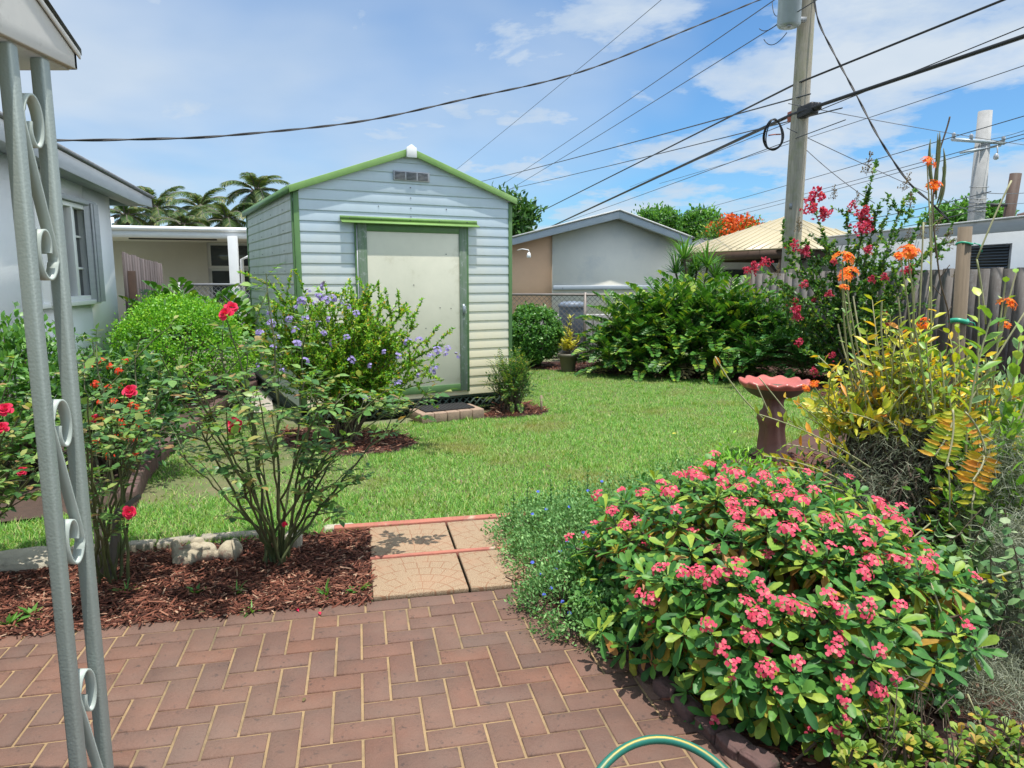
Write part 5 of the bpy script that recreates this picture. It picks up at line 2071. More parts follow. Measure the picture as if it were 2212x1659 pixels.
# potted croton
c = G(1227, 803)
pt = thing('flower_pot', 'olive brown plastic pot at the lawn edge in front of the fence', 'pot', tuple(c))
mb = MB()
mb.lathe(c, [(.105, 0), (.145, .24), (.165, .245), (.168, .30), (.155, .30), (.15, .26), (.02, .255)], 28)
mb.build('body', M['pot'], pt, smooth=False)
mb = MB()
mb.lathe(c + (0, 0, .255), [(.148, 0), (.05, .012), (.001, .014)], 20)
mb.build('potting_soil', M['soil'], pt)
crt = thing('croton', 'yellow and cream leaved croton growing in the olive pot', 'plant', tuple(c + (0, 0, .27)))
a, b = MB(), MB()
for i in range(11):
    tp = c + np.array([rng.normal(.0, .09), rng.normal(0, .08), rng.uniform(.40, .62)])
    if i == 0:
        tp = c + np.array([.03, 0, .86])
    if i == 1:
        tp = c + np.array([.0, .03, .74])
    st_ = bez(c + (rng.normal(0, .03), rng.normal(0, .03), .26), tp, (0, 0, 0), 10)
    b.tube(st_, .005, 5, False)
    m = 26
    o_ = st_[rng.integers(3, 10, m)]
    d = rdir(m, -.1)
    a.leaves(T_ELL, o_, d + [0, 0, .5], d * .3 + [0, 0, 1], rng.uniform(.07, .12, m), .026)
a.build('foliage', M['l_croton'], crt)
b.build('stems', M['stem_brown'], crt)

# ferny shrub at the shed corner
fs = thing('fern_shrub', 'dark bushy fern like shrub at the right front corner of shed', 'shrub', (.0, 7.85, 0))
a, b = MB(), MB()
FF = [frond_local(13, .40, ar, el, .055, .014, .2, .35, .3, T_SIMPLE) for el, ar in ((1.45, .5), (1.15, .8), (.7, .8), (.3, .8))]
for i in range(120):
    z = rng.uniform(.06, .48)
    ang = rng.uniform(0, 6.28)
    rr = .16 * math.sqrt(rng.uniform())
    frond(a, b, (.0 + rr * math.cos(ang), 7.85 + rr * math.sin(ang), z * (1 - rr)), ang + rng.normal(0, .5), FF[rng.integers(0, 4) if z < .3 else rng.integers(0, 2)], rng.uniform(.55, .9), .003)
for i in range(4):
    frond(a, b, (.10 + rng.normal(0, .04), 7.85, .42), rng.uniform(0, 6.28), FF[0], .85, .003)
a.build('fronds', M['l_fern'], fs)
a = MB()
bush_geo(a, b, (0, 7.85, 0), (.0, 7.88, .28), (.24, .2, .26), 60, 18, .05, .016, T_SIMPLE, clump_r=.10, inner=.3)
a.build('foliage', M['l_dark'], fs)
b.build('stems', M['stem_brown'], fs)

# ---------------------------------------------------------------- golden duranta
DB = np.array([-1.52, 6.35, 0])
du = thing('duranta_shrub', 'arching golden green shrub with small lilac flowers before the shed', 'shrub', tuple(DB))
a, b = MB(), MB()
tips = []


def leafy_branch(path, dens, L_, W_, T, t0=.25, spread=.6, upw=.5):
    s = np.linalg.norm(path[-1] - path[0])
    m = int(dens * s)
    if m < 1:
        return
    t = rng.uniform(t0, 1, m)
    idx = t * (len(path) - 1)
    o_ = np.stack([np.interp(idx, np.arange(len(path)), path[:, i]) for i in range(3)], 1)
    tg = nrm(np.gradient(path, axis=0))[np.clip(idx.astype(int), 0, len(path) - 1)]
    d = rng.normal(size=(m, 3))
    a.leaves(T, o_, tg * .5 + d * spread + np.array([0, 0, upw * .5]), np.array([0, 0, 1.]) + rng.normal(0, .45, (m, 3)), rng.uniform(.7, 1.25, m) * L_, rng.uniform(.75, 1.2, m) * W_)


main = []
for i in range(64):
    az = rng.uniform(0, 6.28)
    el = rng.uniform(.55, 1.45)
    L_ = rng.uniform(.8, 1.2) * (.82 + .33 * math.sin(el))
    d = np.array([math.cos(az) * math.cos(el), math.sin(az) * math.cos(el) * .75, math.sin(el)])
    tp = DB + d * L_ * np.array([1.0, .8, 1.0]) + np.array([0, 0, .1])
    main.append(tp)
for q, Y in (((575, 600), 6.1), ((600, 640), 6.2), ((650, 612), 6.4), ((700, 608), 6.4), ((745, 640), 6.4), ((800, 650), 6.4), ((858, 655), 6.3), ((905, 700), 6.2), ((960, 745), 6.1), ((930, 775), 6.0), ((960, 820), 5.95), ((900, 735), 6.1), ((830, 705), 6.1), ((560, 680), 6.2), ((555, 760), 6.1), ((548, 720), 6.3), ((690, 640), 6.2), ((620, 660), 6.0), ((660, 690), 5.9), ((770, 690), 6.0)):
    main.append(P(*q, Y))
for tp in main:
    d = tp - DB
    pth = bez(DB + rng.normal(0, .04, 3) * [1, 1, 0], tp, np.array([-d[0] * .18, -d[1] * .18, .12 + .1 * np.linalg.norm(d[:2])]), 12)
    b.tube(pth, np.linspace(.008, .002, 12), 5, False)
    leafy_branch(pth, 80, .036, .021, T_SIMPLE, .30)
    for k in range(9):
        j = rng.integers(4, 11)
        q0 = pth[j]
        dd = nrm(nrm(d) * .6 + rng.normal(0, .5, 3) + [0, 0, .25])
        q1 = q0 + dd * rng.uniform(.14, .34)
        if q1[2] < .12:
            continue
        sp_ = bez(q0, q1, (0, 0, .03), 6)
        b.tube(sp_, np.linspace(.003, .001, 6), 4, False)
        leafy_branch(sp_, 210, .034, .020, T_SIMPLE, .05)
        tips.append(q1)
a.build('foliage', M['l_duranta'], du)
b.build('stems', M['stem_brown'], du)
fl = [(580, 675), (640, 665), (652, 650), (690, 640), (705, 650), (700, 618), (660, 690), (690, 700), (735, 655), (750, 665), (720, 645), (770, 680), (680, 655), (625, 690), (560, 720), (600, 730), (590, 750), (640, 745), (720, 740), (760, 780), (800, 790), (660, 780), (880, 740), (905, 735), (945, 760), (965, 765), (985, 770), (930, 770), (940, 800), (968, 755), (905, 810), (860, 830), (790, 860), (700, 720), (560, 790), (610, 800), (665, 630), (712, 690), (585, 700), (640, 715), (830, 760), (860, 770), (750, 730)]
for q in fl:
    put(P_PURPLE, du, 'flower_cluster', P(*q, rng.uniform(5.75, 6.0)), (rng.normal(0, .5), -.5, .7), rng.uniform(1.0, 1.7))


# ---------------------------------------------------------------- roses
def compound(mb_l, mb_s, org, d, sc=1.0):
    """a rose leaf: five leaflets on a short stalk"""
    d = nrm(d)
    e_ = org + d * .075 * sc
    mb_s.tube([org, (org + e_) / 2 + (0, 0, .006), e_], .0012, 3, False)
    sd_ = nrm(np.cross(d, UP + rng.normal(0, .15, 3)))
    O = [e_, org + d * .062 * sc, org + d * .062 * sc, org + d * .036 * sc, org + d * .036 * sc]
    A = [d - [0, 0, .25], d * .5 + sd_ - [0, 0, .1], d * .5 - sd_ - [0, 0, .1], d * .4 + sd_, d * .4 - sd_]
    mb_l.leaves(T_ELL, O, A, UP + rng.normal(0, .25, 3), np.array([.052, .044, .044, .035, .035]) * sc, np.array([.033, .028, .028, .022, .022]) * sc)


def rose(lab, base, tips_, flowers, seed=1, leaf_from=.52, nleaf=9, side=3, lsc=1.0):
    t = thing('rose_bush', lab, 'rose bush', tuple(base), 'roses in the mulch bed')
    a, b = MB(), MB()
    for tp in tips_:
        tp = np.asarray(tp, float)
        b0 = base + np.array([rng.normal(0, .045), rng.normal(0, .035), -.02])
        dv = tp - b0
        pth = bez(b0, tp, np.array([dv[0] * -.12 + rng.normal(0, .05), rng.normal(0, .05), .06 + .1 * abs(dv[0])]), 14)
        pth[1:-1] += rng.normal(0, .007, (12, 3))
        L_ = np.linalg.norm(dv)
        b.tube(pth, np.linspace(.0085 if L_ > .5 else .006, .0026, 14), 6, False)
        for k in range(int(nleaf * L_)):
            j = leaf_from + (1 - leaf_from) * rng.uniform() ** .8
            x = j * 13
            o_ = np.array([np.interp(x, np.arange(14), pth[:, i]) for i in range(3)])
            d = rng.normal(size=3) * [1, 1, .4] + nrm(dv) * .4 + [0, 0, .15]
            compound(a, b, o_, d, rng.uniform(.7, 1.2) * lsc)
        for k in range(side):
            j = rng.integers(5, 13)
            dd = nrm(nrm(dv) + rng.normal(0, .55, 3))
            q1 = pth[j] + dd * rng.uniform(.10, .30)
            if q1[2] < .2:
                continue
            sp_ = bez(pth[j], q1, (0, 0, .02), 7)
            b.tube(sp_, np.linspace(.004, .0018, 7), 5, False)
            for z in range(4):
                compound(a, b, sp_[rng.integers(2, 7)], rng.normal(size=3) * [1, 1, .4] + dd * .5 + [0, 0, .15], rng.uniform(.6, 1.1) * lsc)
    a.build('foliage', M['l_rose'], t)
    b.build('canes', M['stem_rose'], t)
    for (q, d, s) in flowers:
        put(P_ROSE, t, 'flower', q, d, s)
    return t


b0 = G(602, 1222)
tp = [P(*q, Y) for q, Y in (((490, 690), 3.5), ((575, 590), 3.75), ((345, 765), 2.95), ((395, 800), 2.85), ((430, 840), 2.95), ((470, 745), 3.7), ((530, 740), 3.8), ((700, 800), 3.5), ((735, 850), 3.4),
                             ((800, 870), 3.5), ((860, 880), 3.5), ((945, 850), 3.7), ((690, 880), 3.3), ((560, 860), 3.2), ((500, 830), 3.3), ((450, 920), 2.9), ((760, 930), 3.6), ((700, 1000), 3.4), ((730, 1070), 3.5), ((390, 980), 3.3),
                             ((655, 720), 3.9))]
fw = [(P(490, 680, 3.45), (-.3, -.6, .7), 1.25), (P(500, 665, 3.5), (.4, -.5, .7), 1.0), (P(507, 918, 3.2), (0, -.8, .5), 1.15), (P(1 * 615, 1133, 3.4), (0, -.7, .6), .45)]
rose('large rose bush with long bare canes right of the fallen garden figure', b0, tp, fw, nleaf=8, lsc=1.12)
b0 = G(235, 1262)
tp = [P(*q, Y) for q, Y in (((150, 800), 2.8), ((200, 740), 3.6), ((300, 740), 3.7), ((330, 830), 3.5), ((365, 815), 3.4), ((270, 850), 3.2), ((320, 905), 3.3), ((190, 860), 2.75), ((160, 720), 3.6), ((240, 930), 3.2), ((345, 930), 3.5),
                             ((180, 780), 3.8), ((220, 880), 3.7), ((130, 900), 2.8), ((300, 980), 3.2), ((255, 1130), 3.1))]
fw = [(P(281, 846, 3.3), (.2, -.7, .6), 1.05), (P(279, 1107, 3.1), (.5, -.7, .4), .95), (P(205, 905, 3.2), (0, -.7, .6), .7)]
rl = rose('left rose bush beside the porch column with a grey broken stub', b0, tp, fw, nleaf=6, side=2, lsc=1.05)
mb = MB()
mb.tube([b0 + (0, 0, .0), b0 + (.03, .02, .18), P(255, 1105, 3.35), P(300, 1073, 3.3)], [.028, .022, .016, .013], 8)
mb.tube([b0 + (-.02, 0, .0), b0 + (-.04, .02, .2), P(195, 1040, 3.35)], [.026, .02, .012], 8)
mb.build('old_wood', M['trunk'], rl)
b0 = np.array([-2.72, 3.45, 0])
tp = [P(*q, Y) for q, Y in (((10, 880), 3.3), ((-40, 800), 3.4), ((40, 950), 3.4), ((70, 900), 3.6), ((100, 1000), 3.2), ((20, 1020), 3.1), ((-60, 900), 3.2), ((60, 850), 3.7), ((30, 780), 3.7), ((100, 860), 3.5), ((0, 970), 3.2))]
fw = [(P(12, 885, 3.25), (.2, -.7, .6), 1.05), (P(5, 925, 3.2), (.2, -.7, .6), .9), (P(48, 1018, 3.2), (.2, -.7, .6), .7)]
rose('leftmost rose bush, beside the flat pale limestone', b0, tp, fw, lsc=1.05)

# ---------------------------------------------------------------- crape myrtle
CB = np.array([4.72, 9.75, 0])
cm = thing('crape_myrtle', 'tall airy crape myrtle with magenta flowers before the right fence', 'tree', tuple(CB))
a, b = MB(), MB()
cmt = [(1765, 470), (1700, 560), (1645, 585), (1700, 640), (1720, 700), (1775, 520), (1830, 470), (1880, 400), (1900, 440), (1955, 430), (1940, 500), (1830, 560), (1870, 560), (1900, 600), (1960, 590), (2010, 540), (2040, 520), (1800, 640), (1750, 600), (1780, 720), (1830, 700), (1900, 700), (1950, 660),
       (1865, 640), (1740, 520), (1690, 520), (1990, 480), (1850, 520), (1920, 540), (1730, 760), (1800, 780), (1700, 690), (1650, 650), (1880, 740), (1975, 620), (1910, 480)]
for q in cmt:
    tp = P(*q, 9.6 + rng.normal(0, .28))
    b0 = CB + np.array([rng.normal(0, .12), rng.normal(0, .1), 0])
    dv = tp - b0
    pth = bez(b0, tp, np.array([-dv[0] * .22, -dv[1] * .2, .10 + abs(dv[0]) * .12]), 12)
    b.tube(pth, np.linspace(.016, .003, 12), 5, False)
    leafy_branch(pth, 75, .060, .038, T_ELL, .36, .7)
    for k in range(8):
        j = rng.integers(4, 12)
        q1 = pth[j] + nrm(nrm(dv) * .5 + rng.normal(0, .6, 3) + [0, 0, .15]) * rng.uniform(.18, .42)
        sp_ = bez(pth[j], q1, (0, 0, .03), 6)
        b.tube(sp_, np.linspace(.004, .0015, 6), 4, False)
        leafy_branch(sp_, 105, .058, .037, T_ELL, .1, .7)
a.build('foliage', M['l_myrtle'], cm)
b.build('trunk', M['trunk'], cm)
for q, s in (((1762, 445), 1.5), ((1745, 465), 1.0), ((1785, 470), .9), ((1840, 455), .8), ((1862, 470), .9), ((1850, 505), 1.1), ((1875, 495), 1.1), ((1640, 583), .9), ((1655, 575), .8), ((1618, 588), .6), ((1708, 540), .9), ((1735, 550), .7), ((1708, 665), .9), ((1712, 675), .7), ((1722, 690), .6), ((1910, 605), .6), ((1958, 590), .8), ((1880, 610), .6),
             ((1905, 690), .7), ((1915, 710), .6), ((1870, 545), .6), ((1735, 620), .6), ((1800, 570), .5), ((1755, 655), .5), ((1725, 745), .6), ((1795, 775), .6), ((1758, 810), .7), ((1860, 830), .6), ((1790, 640), .5), ((1835, 600), .5)):
    put(P_MAG, cm, 'flower_panicle', P(*q, 9.4 + rng.normal(0, .15)), (rng.normal(0, .3) + (-.5 if q[0] < 1690 else 0), -.3, .8), s * 1.45)
for q, s in (((1872, 375), 1.3), ((1950, 410), 1.1), ((1965, 450), .9), ((1800, 430), .9), ((1850, 440), .8), ((1725, 500), .9), ((1990, 515), 1.0), ((2040, 520), .9), ((2015, 500), 1.0), ((2050, 535), .7), ((1672, 820), .8), ((1680, 595), .8), ((1960, 520), .8), ((2060, 600), .6)):
    put(P_POD, cm, 'seed_panicle', P(*q, 9.35 + rng.normal(0, .15)), (rng.normal(0, .2) + (.5 if q[0] > 1985 else 0), -.1, 1), s * 1.05)
bush('low_shrub', 'small dark shrub in the mulch at the foot of the right fence', 'shrub', (5.15, 8.9, 0), (5.15, 8.9, .25), (.5, .35, .35), 70, 16, .045, .026, T_ELL, 'l_dark')

# ---------------------------------------------------------------- distant trees
for px, py, Y, rx, rz, tx, mt, nm, lab, T, L_ in (
        (1092, 485, 24, .95, .85, 1100, 'l_mango', 'leafy_tree', 'round mango green tree peeping out right of the shed roof', T_ELL, .20),
        (1420, 482, 30, .85, .35, 1420, 'l_mid', 'leafy_tree', 'small tree top just above the cream house roof', T_ELL, .16),
        (1512, 500, 31, .95, .75, 1512, 'l_mid', 'leafy_tree', 'green tree standing left of the red flowering tree', T_ELL, .2),
        (1580, 530, 27, 1.35, .85, 1585, 'l_lime', 'poinciana_tree', 'flat crowned tree with flame red flowers behind the gazebo', T_SIMPLE, .13),
        (2090, 472, 30, 1.5, .45, 2090, 'l_mid', 'leafy_tree', 'low rounded tree behind the concrete pole and right house', T_ELL, .2)):
    c = P(px, py, Y)
    base = np.array([c[0], c[1], 0])
    t = thing(nm, lab, 'tree', tuple(base))
    a, b = MB(), MB()
    pc = bush_geo(a, b, base + (0, 0, c[2] * .35), c, (rx, rx, rz), 190, 26, L_, L_ * .5, T, clump_r=.32, zlo=-.5, inner=.5, stem_r=.03)
    a.build('crown', M[mt if nm != 'poinciana_tree' else 'l_myrtle'], t)
    b.tube([base, base + (.05, 0, c[2] * .25), c - (0, 0, rz * .6)], [.2, .16, .1], 8)
    b.build('trunk', M['trunk'], t)
    if nm == 'poinciana_tree':
        f_ = MB()
        d = rdir(60, .05)
        keepf = (d[:, 0] > -.5)
        p_ = c + d[keepf] * np.array([rx, rx, rz]) * 1.03
        m = len(p_) * 40
        f_.leaves(T_ROUND, np.repeat(p_, 40, 0) + rng.normal(0, .13, (m, 3)), rng.normal(size=(m, 3)), rng.normal(size=(m, 3)) + UP, .10, .10)
        f_.build('blossom', M['f_poinciana'], t)


def palm(lab, c, n_, L_, sc=1.0, droop=1.7):
    base = np.array([c[0] + rng.normal(0, .2), c[1], 0])
    t = thing('palm_tree', lab, 'palm', tuple(base), 'palms behind the carport')
    a, b = MB(), MB()
    b.tube(bez(base, c, (rng.normal(0, .2), 0, 0), 8), np.linspace(.2, .12, 8), 8)
    for i in range(n_):
        el = 1.35 - 1.5 * i / n_
        fr = frond_local(64, L_, droop * rng.uniform(.7, 1.15), el, L_ * .30, .030, -.35, .75, .45, T_BLADE)
        frond(a, b, c, i * 2.399 + rng.normal(0, .15), fr, rng.uniform(.85, 1.1), .03)
    a.build('fronds', M['l_palm'], t)
    b.build('trunk', M['trunk'], t)


palm('coconut palm beside the shed roof, tallest of the palms', P(553, 418, 26), 17, 1.35)
palm('arching palm in the middle of the carport skyline', P(432, 455, 27), 18, 1.5)
palm('drooping palm between the middle one and the coconut palm', P(490, 480, 25), 18, 1.3)
palm('feathery palm right beside the house fascia tip', P(335, 458, 24), 17, 1.5)
palm('short palm low behind the white house corner', P(272, 470, 22), 16, .9, 1.3)
palm('lowest bushy palm just above the carport roof centre', P(395, 492, 23), 16, 1.1, 1.4)

# ================================================================= BIRD BATH, FIGURE, HOSE
c = G(1664, 992)
bb = thing('bird_bath', 'salmon red scalloped bird bath on a brown clay pedestal on the lawn', 'bird bath', tuple(c))
mb = MB()
zb_ = .655


def scal(t, i):
    k = [0, 0, .4, 1, 1, 1, 1, .8, .3, 0, 0, 0][i]
    return 1 + .04 * k * math.cos(12 * t), .009 * k * math.cos(12 * t)


mb.lathe(c, [(.225, zb_ - .055), (.246, zb_ - .045), (.262, zb_ - .034), (.274, zb_ - .018), (.280, zb_ - .002), (.276, zb_ + .010), (.262, zb_ + .013), (.245, zb_ + .002), (.215, zb_ - .024), (.16, zb_ - .040), (.08, zb_ - .046), (.001, zb_ - .048)], 132, mod=scal)
mb.build('basin', M['rim'], bb, smooth=True)
mb = MB()
mb.lathe(c, [(.085, zb_ - .135), (.13, zb_ - .128), (.19, zb_ - .10), (.240, zb_ - .055), (.255, zb_ - .040)], 64)
mb.build('underside', M['basin'], bb, smooth=True)


def lumpy(t, i):
    return 1 + .09 * math.cos(4 * t + .6 + i * .15) + .05 * math.cos(7 * t + i), 0


mb = MB()
mb.lathe(c, [(.142, 0), (.144, .03), (.112, .06), (.102, .16), (.092, .26), (.100, .31), (.114, .35), (.104, .39), (.076, .43), (.072, .48), (.078, .53)], 40, mod=lumpy)
mb.build('pedestal', M['pedestal'], bb, smooth=True)


def blob_figure():
    import bmesh
    bm = bmesh.new()
    L0 = G(368, 1228)
    parts = [((-.03, 0, .055), (.105, .072, .060)), ((.045, .01, .060), (.070, .068, .062)), ((-.015, -.02, .112), (.060, .022, .022)), ((.035, -.03, .105), (.050, .020, .020)), ((.0, .03, .12), (.04, .03, .034)),
             ((-.115, .0, .07), (.032, .045, .062)), ((-.125, .01, .125), (.026, .03, .034)), ((.112, .0, .045), (.035, .034, .034)), ((.185, .0, .062), (.060, .060, .062)),
             ((.20, .005, .065), (.066, .05, .068)), ((-.06, -.055, .04), (.07, .03, .04))]
    for p, s in parts:
        m = Matrix.Translation(Vector(p)) @ Matrix.Diagonal((*s, 1))
        bmesh.ops.create_icosphere(bm, subdivisions=4, radius=1, matrix=m)
    for v in bm.verts:
        v.co += Vector((mnoise.noise(v.co * 30), mnoise.noise(v.co * 30 + Vector((9, 0, 0))), mnoise.noise(v.co * 30 + Vector((0, 9, 0))))) * .004
    me = bpy.data.meshes.new('garden_figure')
    bm.to_mesh(me)
    bm.free()
    me.materials.append(M['statue'])
    o = bpy.data.objects.new('garden_figure', me)
    COL.objects.link(o)
    r = o.modifiers.new('remesh', 'REMESH')
    r.mode = 'VOXEL'
    r.voxel_size = .004
    r.use_smooth_shade = True
    s = o.modifiers.new('smooth', 'SMOOTH')
    s.iterations = 2
    s.factor = .5
    q = G(424, 1222)
    o.location = (q[0], q[1] + .02, .008)
    o.rotation_euler = (0, 0, R(10))
    o.scale = (.86, .86, .86)
    tag(o, 'weathered cast stone garden figure lying fallen on its side in mulch', 'garden figure')
    # raised hat brim
    bm = None
    mb = MB()
    t = np.linspace(0, 2 * math.pi, 30)
    hb = np.stack([.225 + .012 * np.cos(t * 2), .068 * np.cos(t), .064 + .070 * np.sin(t)], 1)
    cz, sz = math.cos(R(10)), math.sin(R(10))
    hb = hb * .86
    hb = np.stack([hb[:, 0] * cz - hb[:, 1] * sz, hb[:, 0] * sz + hb[:, 1] * cz, hb[:, 2]], 1) + np.array(o.location)
    mb.tube(hb, .007, 6)
    LOC[o.name] = np.zeros(3)
    brim = mb.build('hat_brim', M['statue'], None, loc=np.zeros(3), smooth=True)
    brim.parent = o
    brim.matrix_parent_inverse = (Matrix.Translation(o.location) @ Matrix.Rotation(R(10), 4, 'Z') @ Matrix.Diagonal((.86, .86, .86, 1))).inverted()


blob_figure()

hs = thing('garden_hose', 'coiled teal garden hose with yellow stripe on the brick patio', 'hose', (.40, 1.75, 0))
mb, mb2 = MB(), MB()
t = np.linspace(0, 2 * math.pi, 72)
for i in range(3):
    r_ = .225 + .012 * i
    cx_, cy_ = .385 + .012 * i, 1.635 - .03 * i
    z_ = .020 + .026 * i
    lift = .15 if i == 2 else .03 * i
    zz_ = z_ + lift * np.clip(np.sin(t), 0, 1) ** 1.2
    pth = np.stack([cx_ + r_ * np.cos(t), cy_ + r_ * .98 * np.sin(t), zz_], 1)
    mb.tube(pth, .0125, 12)
    mb2.tube(pth + np.array([0, 0, .0068]) + nrm(pth - np.array([cx_, cy_, 0])) * [-.0045, -.0045, 0], .0055, 8)
mb.build('tube', M['hose'], hs, smooth=True)
mb2.build('stripe', M['hose_stripe'], hs, smooth=True)

# ================================================================= RIGHT BED
# ---- crown of thorns: a mound of leaf rosettes, each topped by coral flowers
TB = np.array([1.08, 2.78, 0])
ct = thing('crown_of_thorns', 'big mounded bush covered in coral pink flower heads at right', 'bush', tuple(TB))
a, old, b = MB(), MB(), MB()
sites = []


def in_mound(p):
    q = (p - TB) / np.array([.86, .80, 1])
    return q


tries = 0
cand = []
# hand-placed heads as seen in the photo
seen = [(1345, 1072), (1385, 1070), (1300, 1085), (1320, 1110), (1265, 1165), (1240, 1172), (1345, 1138), (1370, 1120), (1430, 1062), (1450, 1080), (1470, 1040), (1500, 1040), (1520, 1055), (1545, 990), (1535, 1015), (1570, 1025), (1590, 1040), (1560, 1060), (1600, 1070), (1625, 1060), (1650, 1035), (1660, 1060), (1690, 1050), (1680, 1080), (1705, 1070), (1735, 1095), (1760, 1060), (1555, 1075), (1580, 1095),
        (1590, 1110), (1620, 1095), (1460, 1105), (1600, 1140), (1655, 1130), (1700, 1150), (1720, 1125), (1780, 1140), (1800, 1155), (1830, 1140), (1845, 1165), (1870, 1160), (1790, 1190), (1830, 1200), (1865, 1190), (1890, 1175), (1895, 1100), (1920, 1120), (1945, 1105), (1960, 1150), (1900, 1135), (1940, 1130), (1930, 1210), (1955, 1215), (1880, 1215), (1870, 1235),
        (2005, 1225), (1590, 1230), (1600, 1250), (1560, 1245), (1510, 1245), (1530, 1260), (1640, 1270), (1605, 1305), (1655, 1300), (1700, 1310), (1740, 1330), (1780, 1300), (1790, 1325), (1810, 1330), (1880, 1310), (1880, 1330), (1935, 1325), (1640, 1345), (1620, 1340), (1480, 1250), (1440, 1235), (1425, 1240), (1400, 1300), (1370, 1290), (1535, 1360), (1555, 1410), (1590, 1440), (1620, 1385),
        (1655, 1455), (1580, 1470), (1680, 1500), (1812, 1385), (1800, 1415), (1885, 1415), (1890, 1500), (1935, 1478), (1810, 1510), (1815, 1540), (1790, 1550), (1545, 1545), (1750, 1580), (1820, 1480), (1665, 1540), (1720, 1440), (1745, 1190)]


def mound_hit(x, y, sc=1.0):
    """front face of the mound along a line of sight"""
    d = np.array(ray(x, y))
    o_ = np.array([0, 0, CAM_H])
    c_ = np.array([1.05, 2.80, .25])
    r_ = np.array([.78, .84, .45]) * sc
    p = (o_ - c_) / r_
    q = d / r_
    A_ = q @ q
    B_ = 2 * p @ q
    C_ = p @ p - 1
    D_ = B_ * B_ - 4 * A_ * C_
    if D_ < 0:
        t = -B_ / (2 * A_)
    else:
        t = (-B_ - math.sqrt(D_)) / (2 * A_)
    X = o_ + d * t
    n_ = nrm((X - c_) / r_ ** 2)
    return X, n_


for (x, y) in seen:
    X, n_ = mound_hit(x, y)
    X = X + n_ * .07 * mnoise.noise(Vector((x * .012, y * .012, 2)))
    if X[2] < .06:
        X[2] = .06 + rng.uniform(0, .03)
    sites.append((X, n_, 1))
rng.shuffle(sites)
for i in range(90):                        # the low lobe on the left
    d = rdir(1, -.05)[0]
    X = np.array([.47, 2.95, .0]) + d * np.array([.24, .36, .47]) * rng.uniform(.75, 1)
    if X[2] > .08 and not any(np.linalg.norm(X - s[0]) < .055 for s in sites):
        sites.append((X, nrm(d), 0))
for i in range(900):                       # leaf rosettes without flowers fill the mound
    d = rdir(1, -.75)[0]
    k = rng.uniform(.72, .99)
    k *= 1 + .22 * mnoise.noise(Vector(d * 2.6))
    X = np.array([1.05, 2.80, .25]) + d * np.array([.78, .84, .45]) * k
    if X[2] < .05 or X[0] < .16:
        continue
    if any(np.linalg.norm(X - s[0]) < .068 for s in sites):
        continue
    sites.append((X, nrm(d / np.array([.78, .84, .45])), 0))
nh = 0
for (X, n_, fl_) in sites:
    up_ = nrm(n_ * .55 + np.array([0, -.12, .75]) + rng.normal(0, .12, 3))
    Xb = X - up_ * .035
    m = 12 if fl_ else 10
    ang = np.arange(m) * 2.4 + rng.uniform(0, 6)
    el = np.interp(np.arange(m), [0, m - 1], [-.25, .95]) + rng.normal(0, .12, m)
    t1 = nrm(np.cross(up_, [.3, .9, .1]))
    t2 = np.cross(up_, t1)
    ax = (np.cos(ang) * np.cos(el))[:, None] * t1 + (np.sin(ang) * np.cos(el))[:, None] * t2 + np.sin(el)[:, None] * up_
    o_ = Xb + up_ * np.linspace(-.025, .012, m)[:, None]
    a.leaves(T_OBOV, o_, ax, np.broadcast_to(up_, ax.shape) + rng.normal(0, .12, ax.shape), rng.uniform(.066, .110, m) * np.linspace(1.12, .65, m), rng.uniform(.022, .034, m))
    if rng.uniform() < .8:
        m = rng.integers(2, 8)
        ang = rng.uniform(0, 6.28, m)
        el = rng.uniform(-1.1, -.25, m)
        ax = (np.cos(ang) * np.cos(el))[:, None] * t1 + (np.sin(ang) * np.cos(el))[:, None] * t2 + np.sin(el)[:, None] * up_
        old.leaves(T_OBOV, np.repeat((Xb - up_ * .03)[None], m, 0), ax, np.broadcast_to(up_, ax.shape) + rng.normal(0, .2, ax.shape), rng.uniform(.075, .115, m), rng.uniform(.024, .036, m))
    r0 = TB + np.array([rng.normal(0, .18), rng.normal(0, .16), 0])
    if rng.uniform() < .4 or fl_:
        b.tube(bez(r0, Xb, (0, 0, .05), 6), np.linspace(.008, .006, 6), 5, False)
    if fl_ and nh < 100:
        nh += 1
        hd_ = X + up_ * .028
        b.tube([Xb, (Xb + hd_) / 2, hd_], .0014, 3, False)
        small = hd_[2] < .28 and rng.uniform() < .5
        put(P_THORN[4:] + P_THORN[:1] if small else P_THORN[:4], ct, 'flower_head', hd_, nrm(up_ + np.array([0, -.35, .1]) + rng.normal(0, .15, 3)), rng.uniform(.78, 1.08))
ex = MB()
for (X, n_, fl_) in sites:
    if not fl_ and X[2] > .22 and n_[1] < .5 and rng.uniform() < .22:
        up_ = nrm(n_ * .55 + np.array([0, -.3, .75]))
        t1 = nrm(np.cross(up_, [.3, .9, .1]))
        t2 = np.cross(up_, t1)
        for k in range(int(rng.integers(4, 9))):
            an = k * 2.4
            rr = .009 * math.sqrt(k)
            o_ = X + up_ * (.028 - rr * .3) + rr * (math.cos(an) * t1 + math.sin(an) * t2)
            q = rng.normal(0, .2, 3) + up_
            s_ = nrm(np.cross(q, rng.normal(size=3)))
            ex.leaves(T_ROUND, [o_, o_], [s_ + up_ * .1, -s_ + up_ * .1], [q, q], .011, .0145)
exo = ex.build('small_flower_heads', M['f_thorn'], ct)
exo['kind'] = 'stuff'
a.build('foliage', M['l_thorn'], ct)
old.build('old_leaves', M['l_thorn_old'], ct)
b.build('stems', M['stem_brown'], ct)

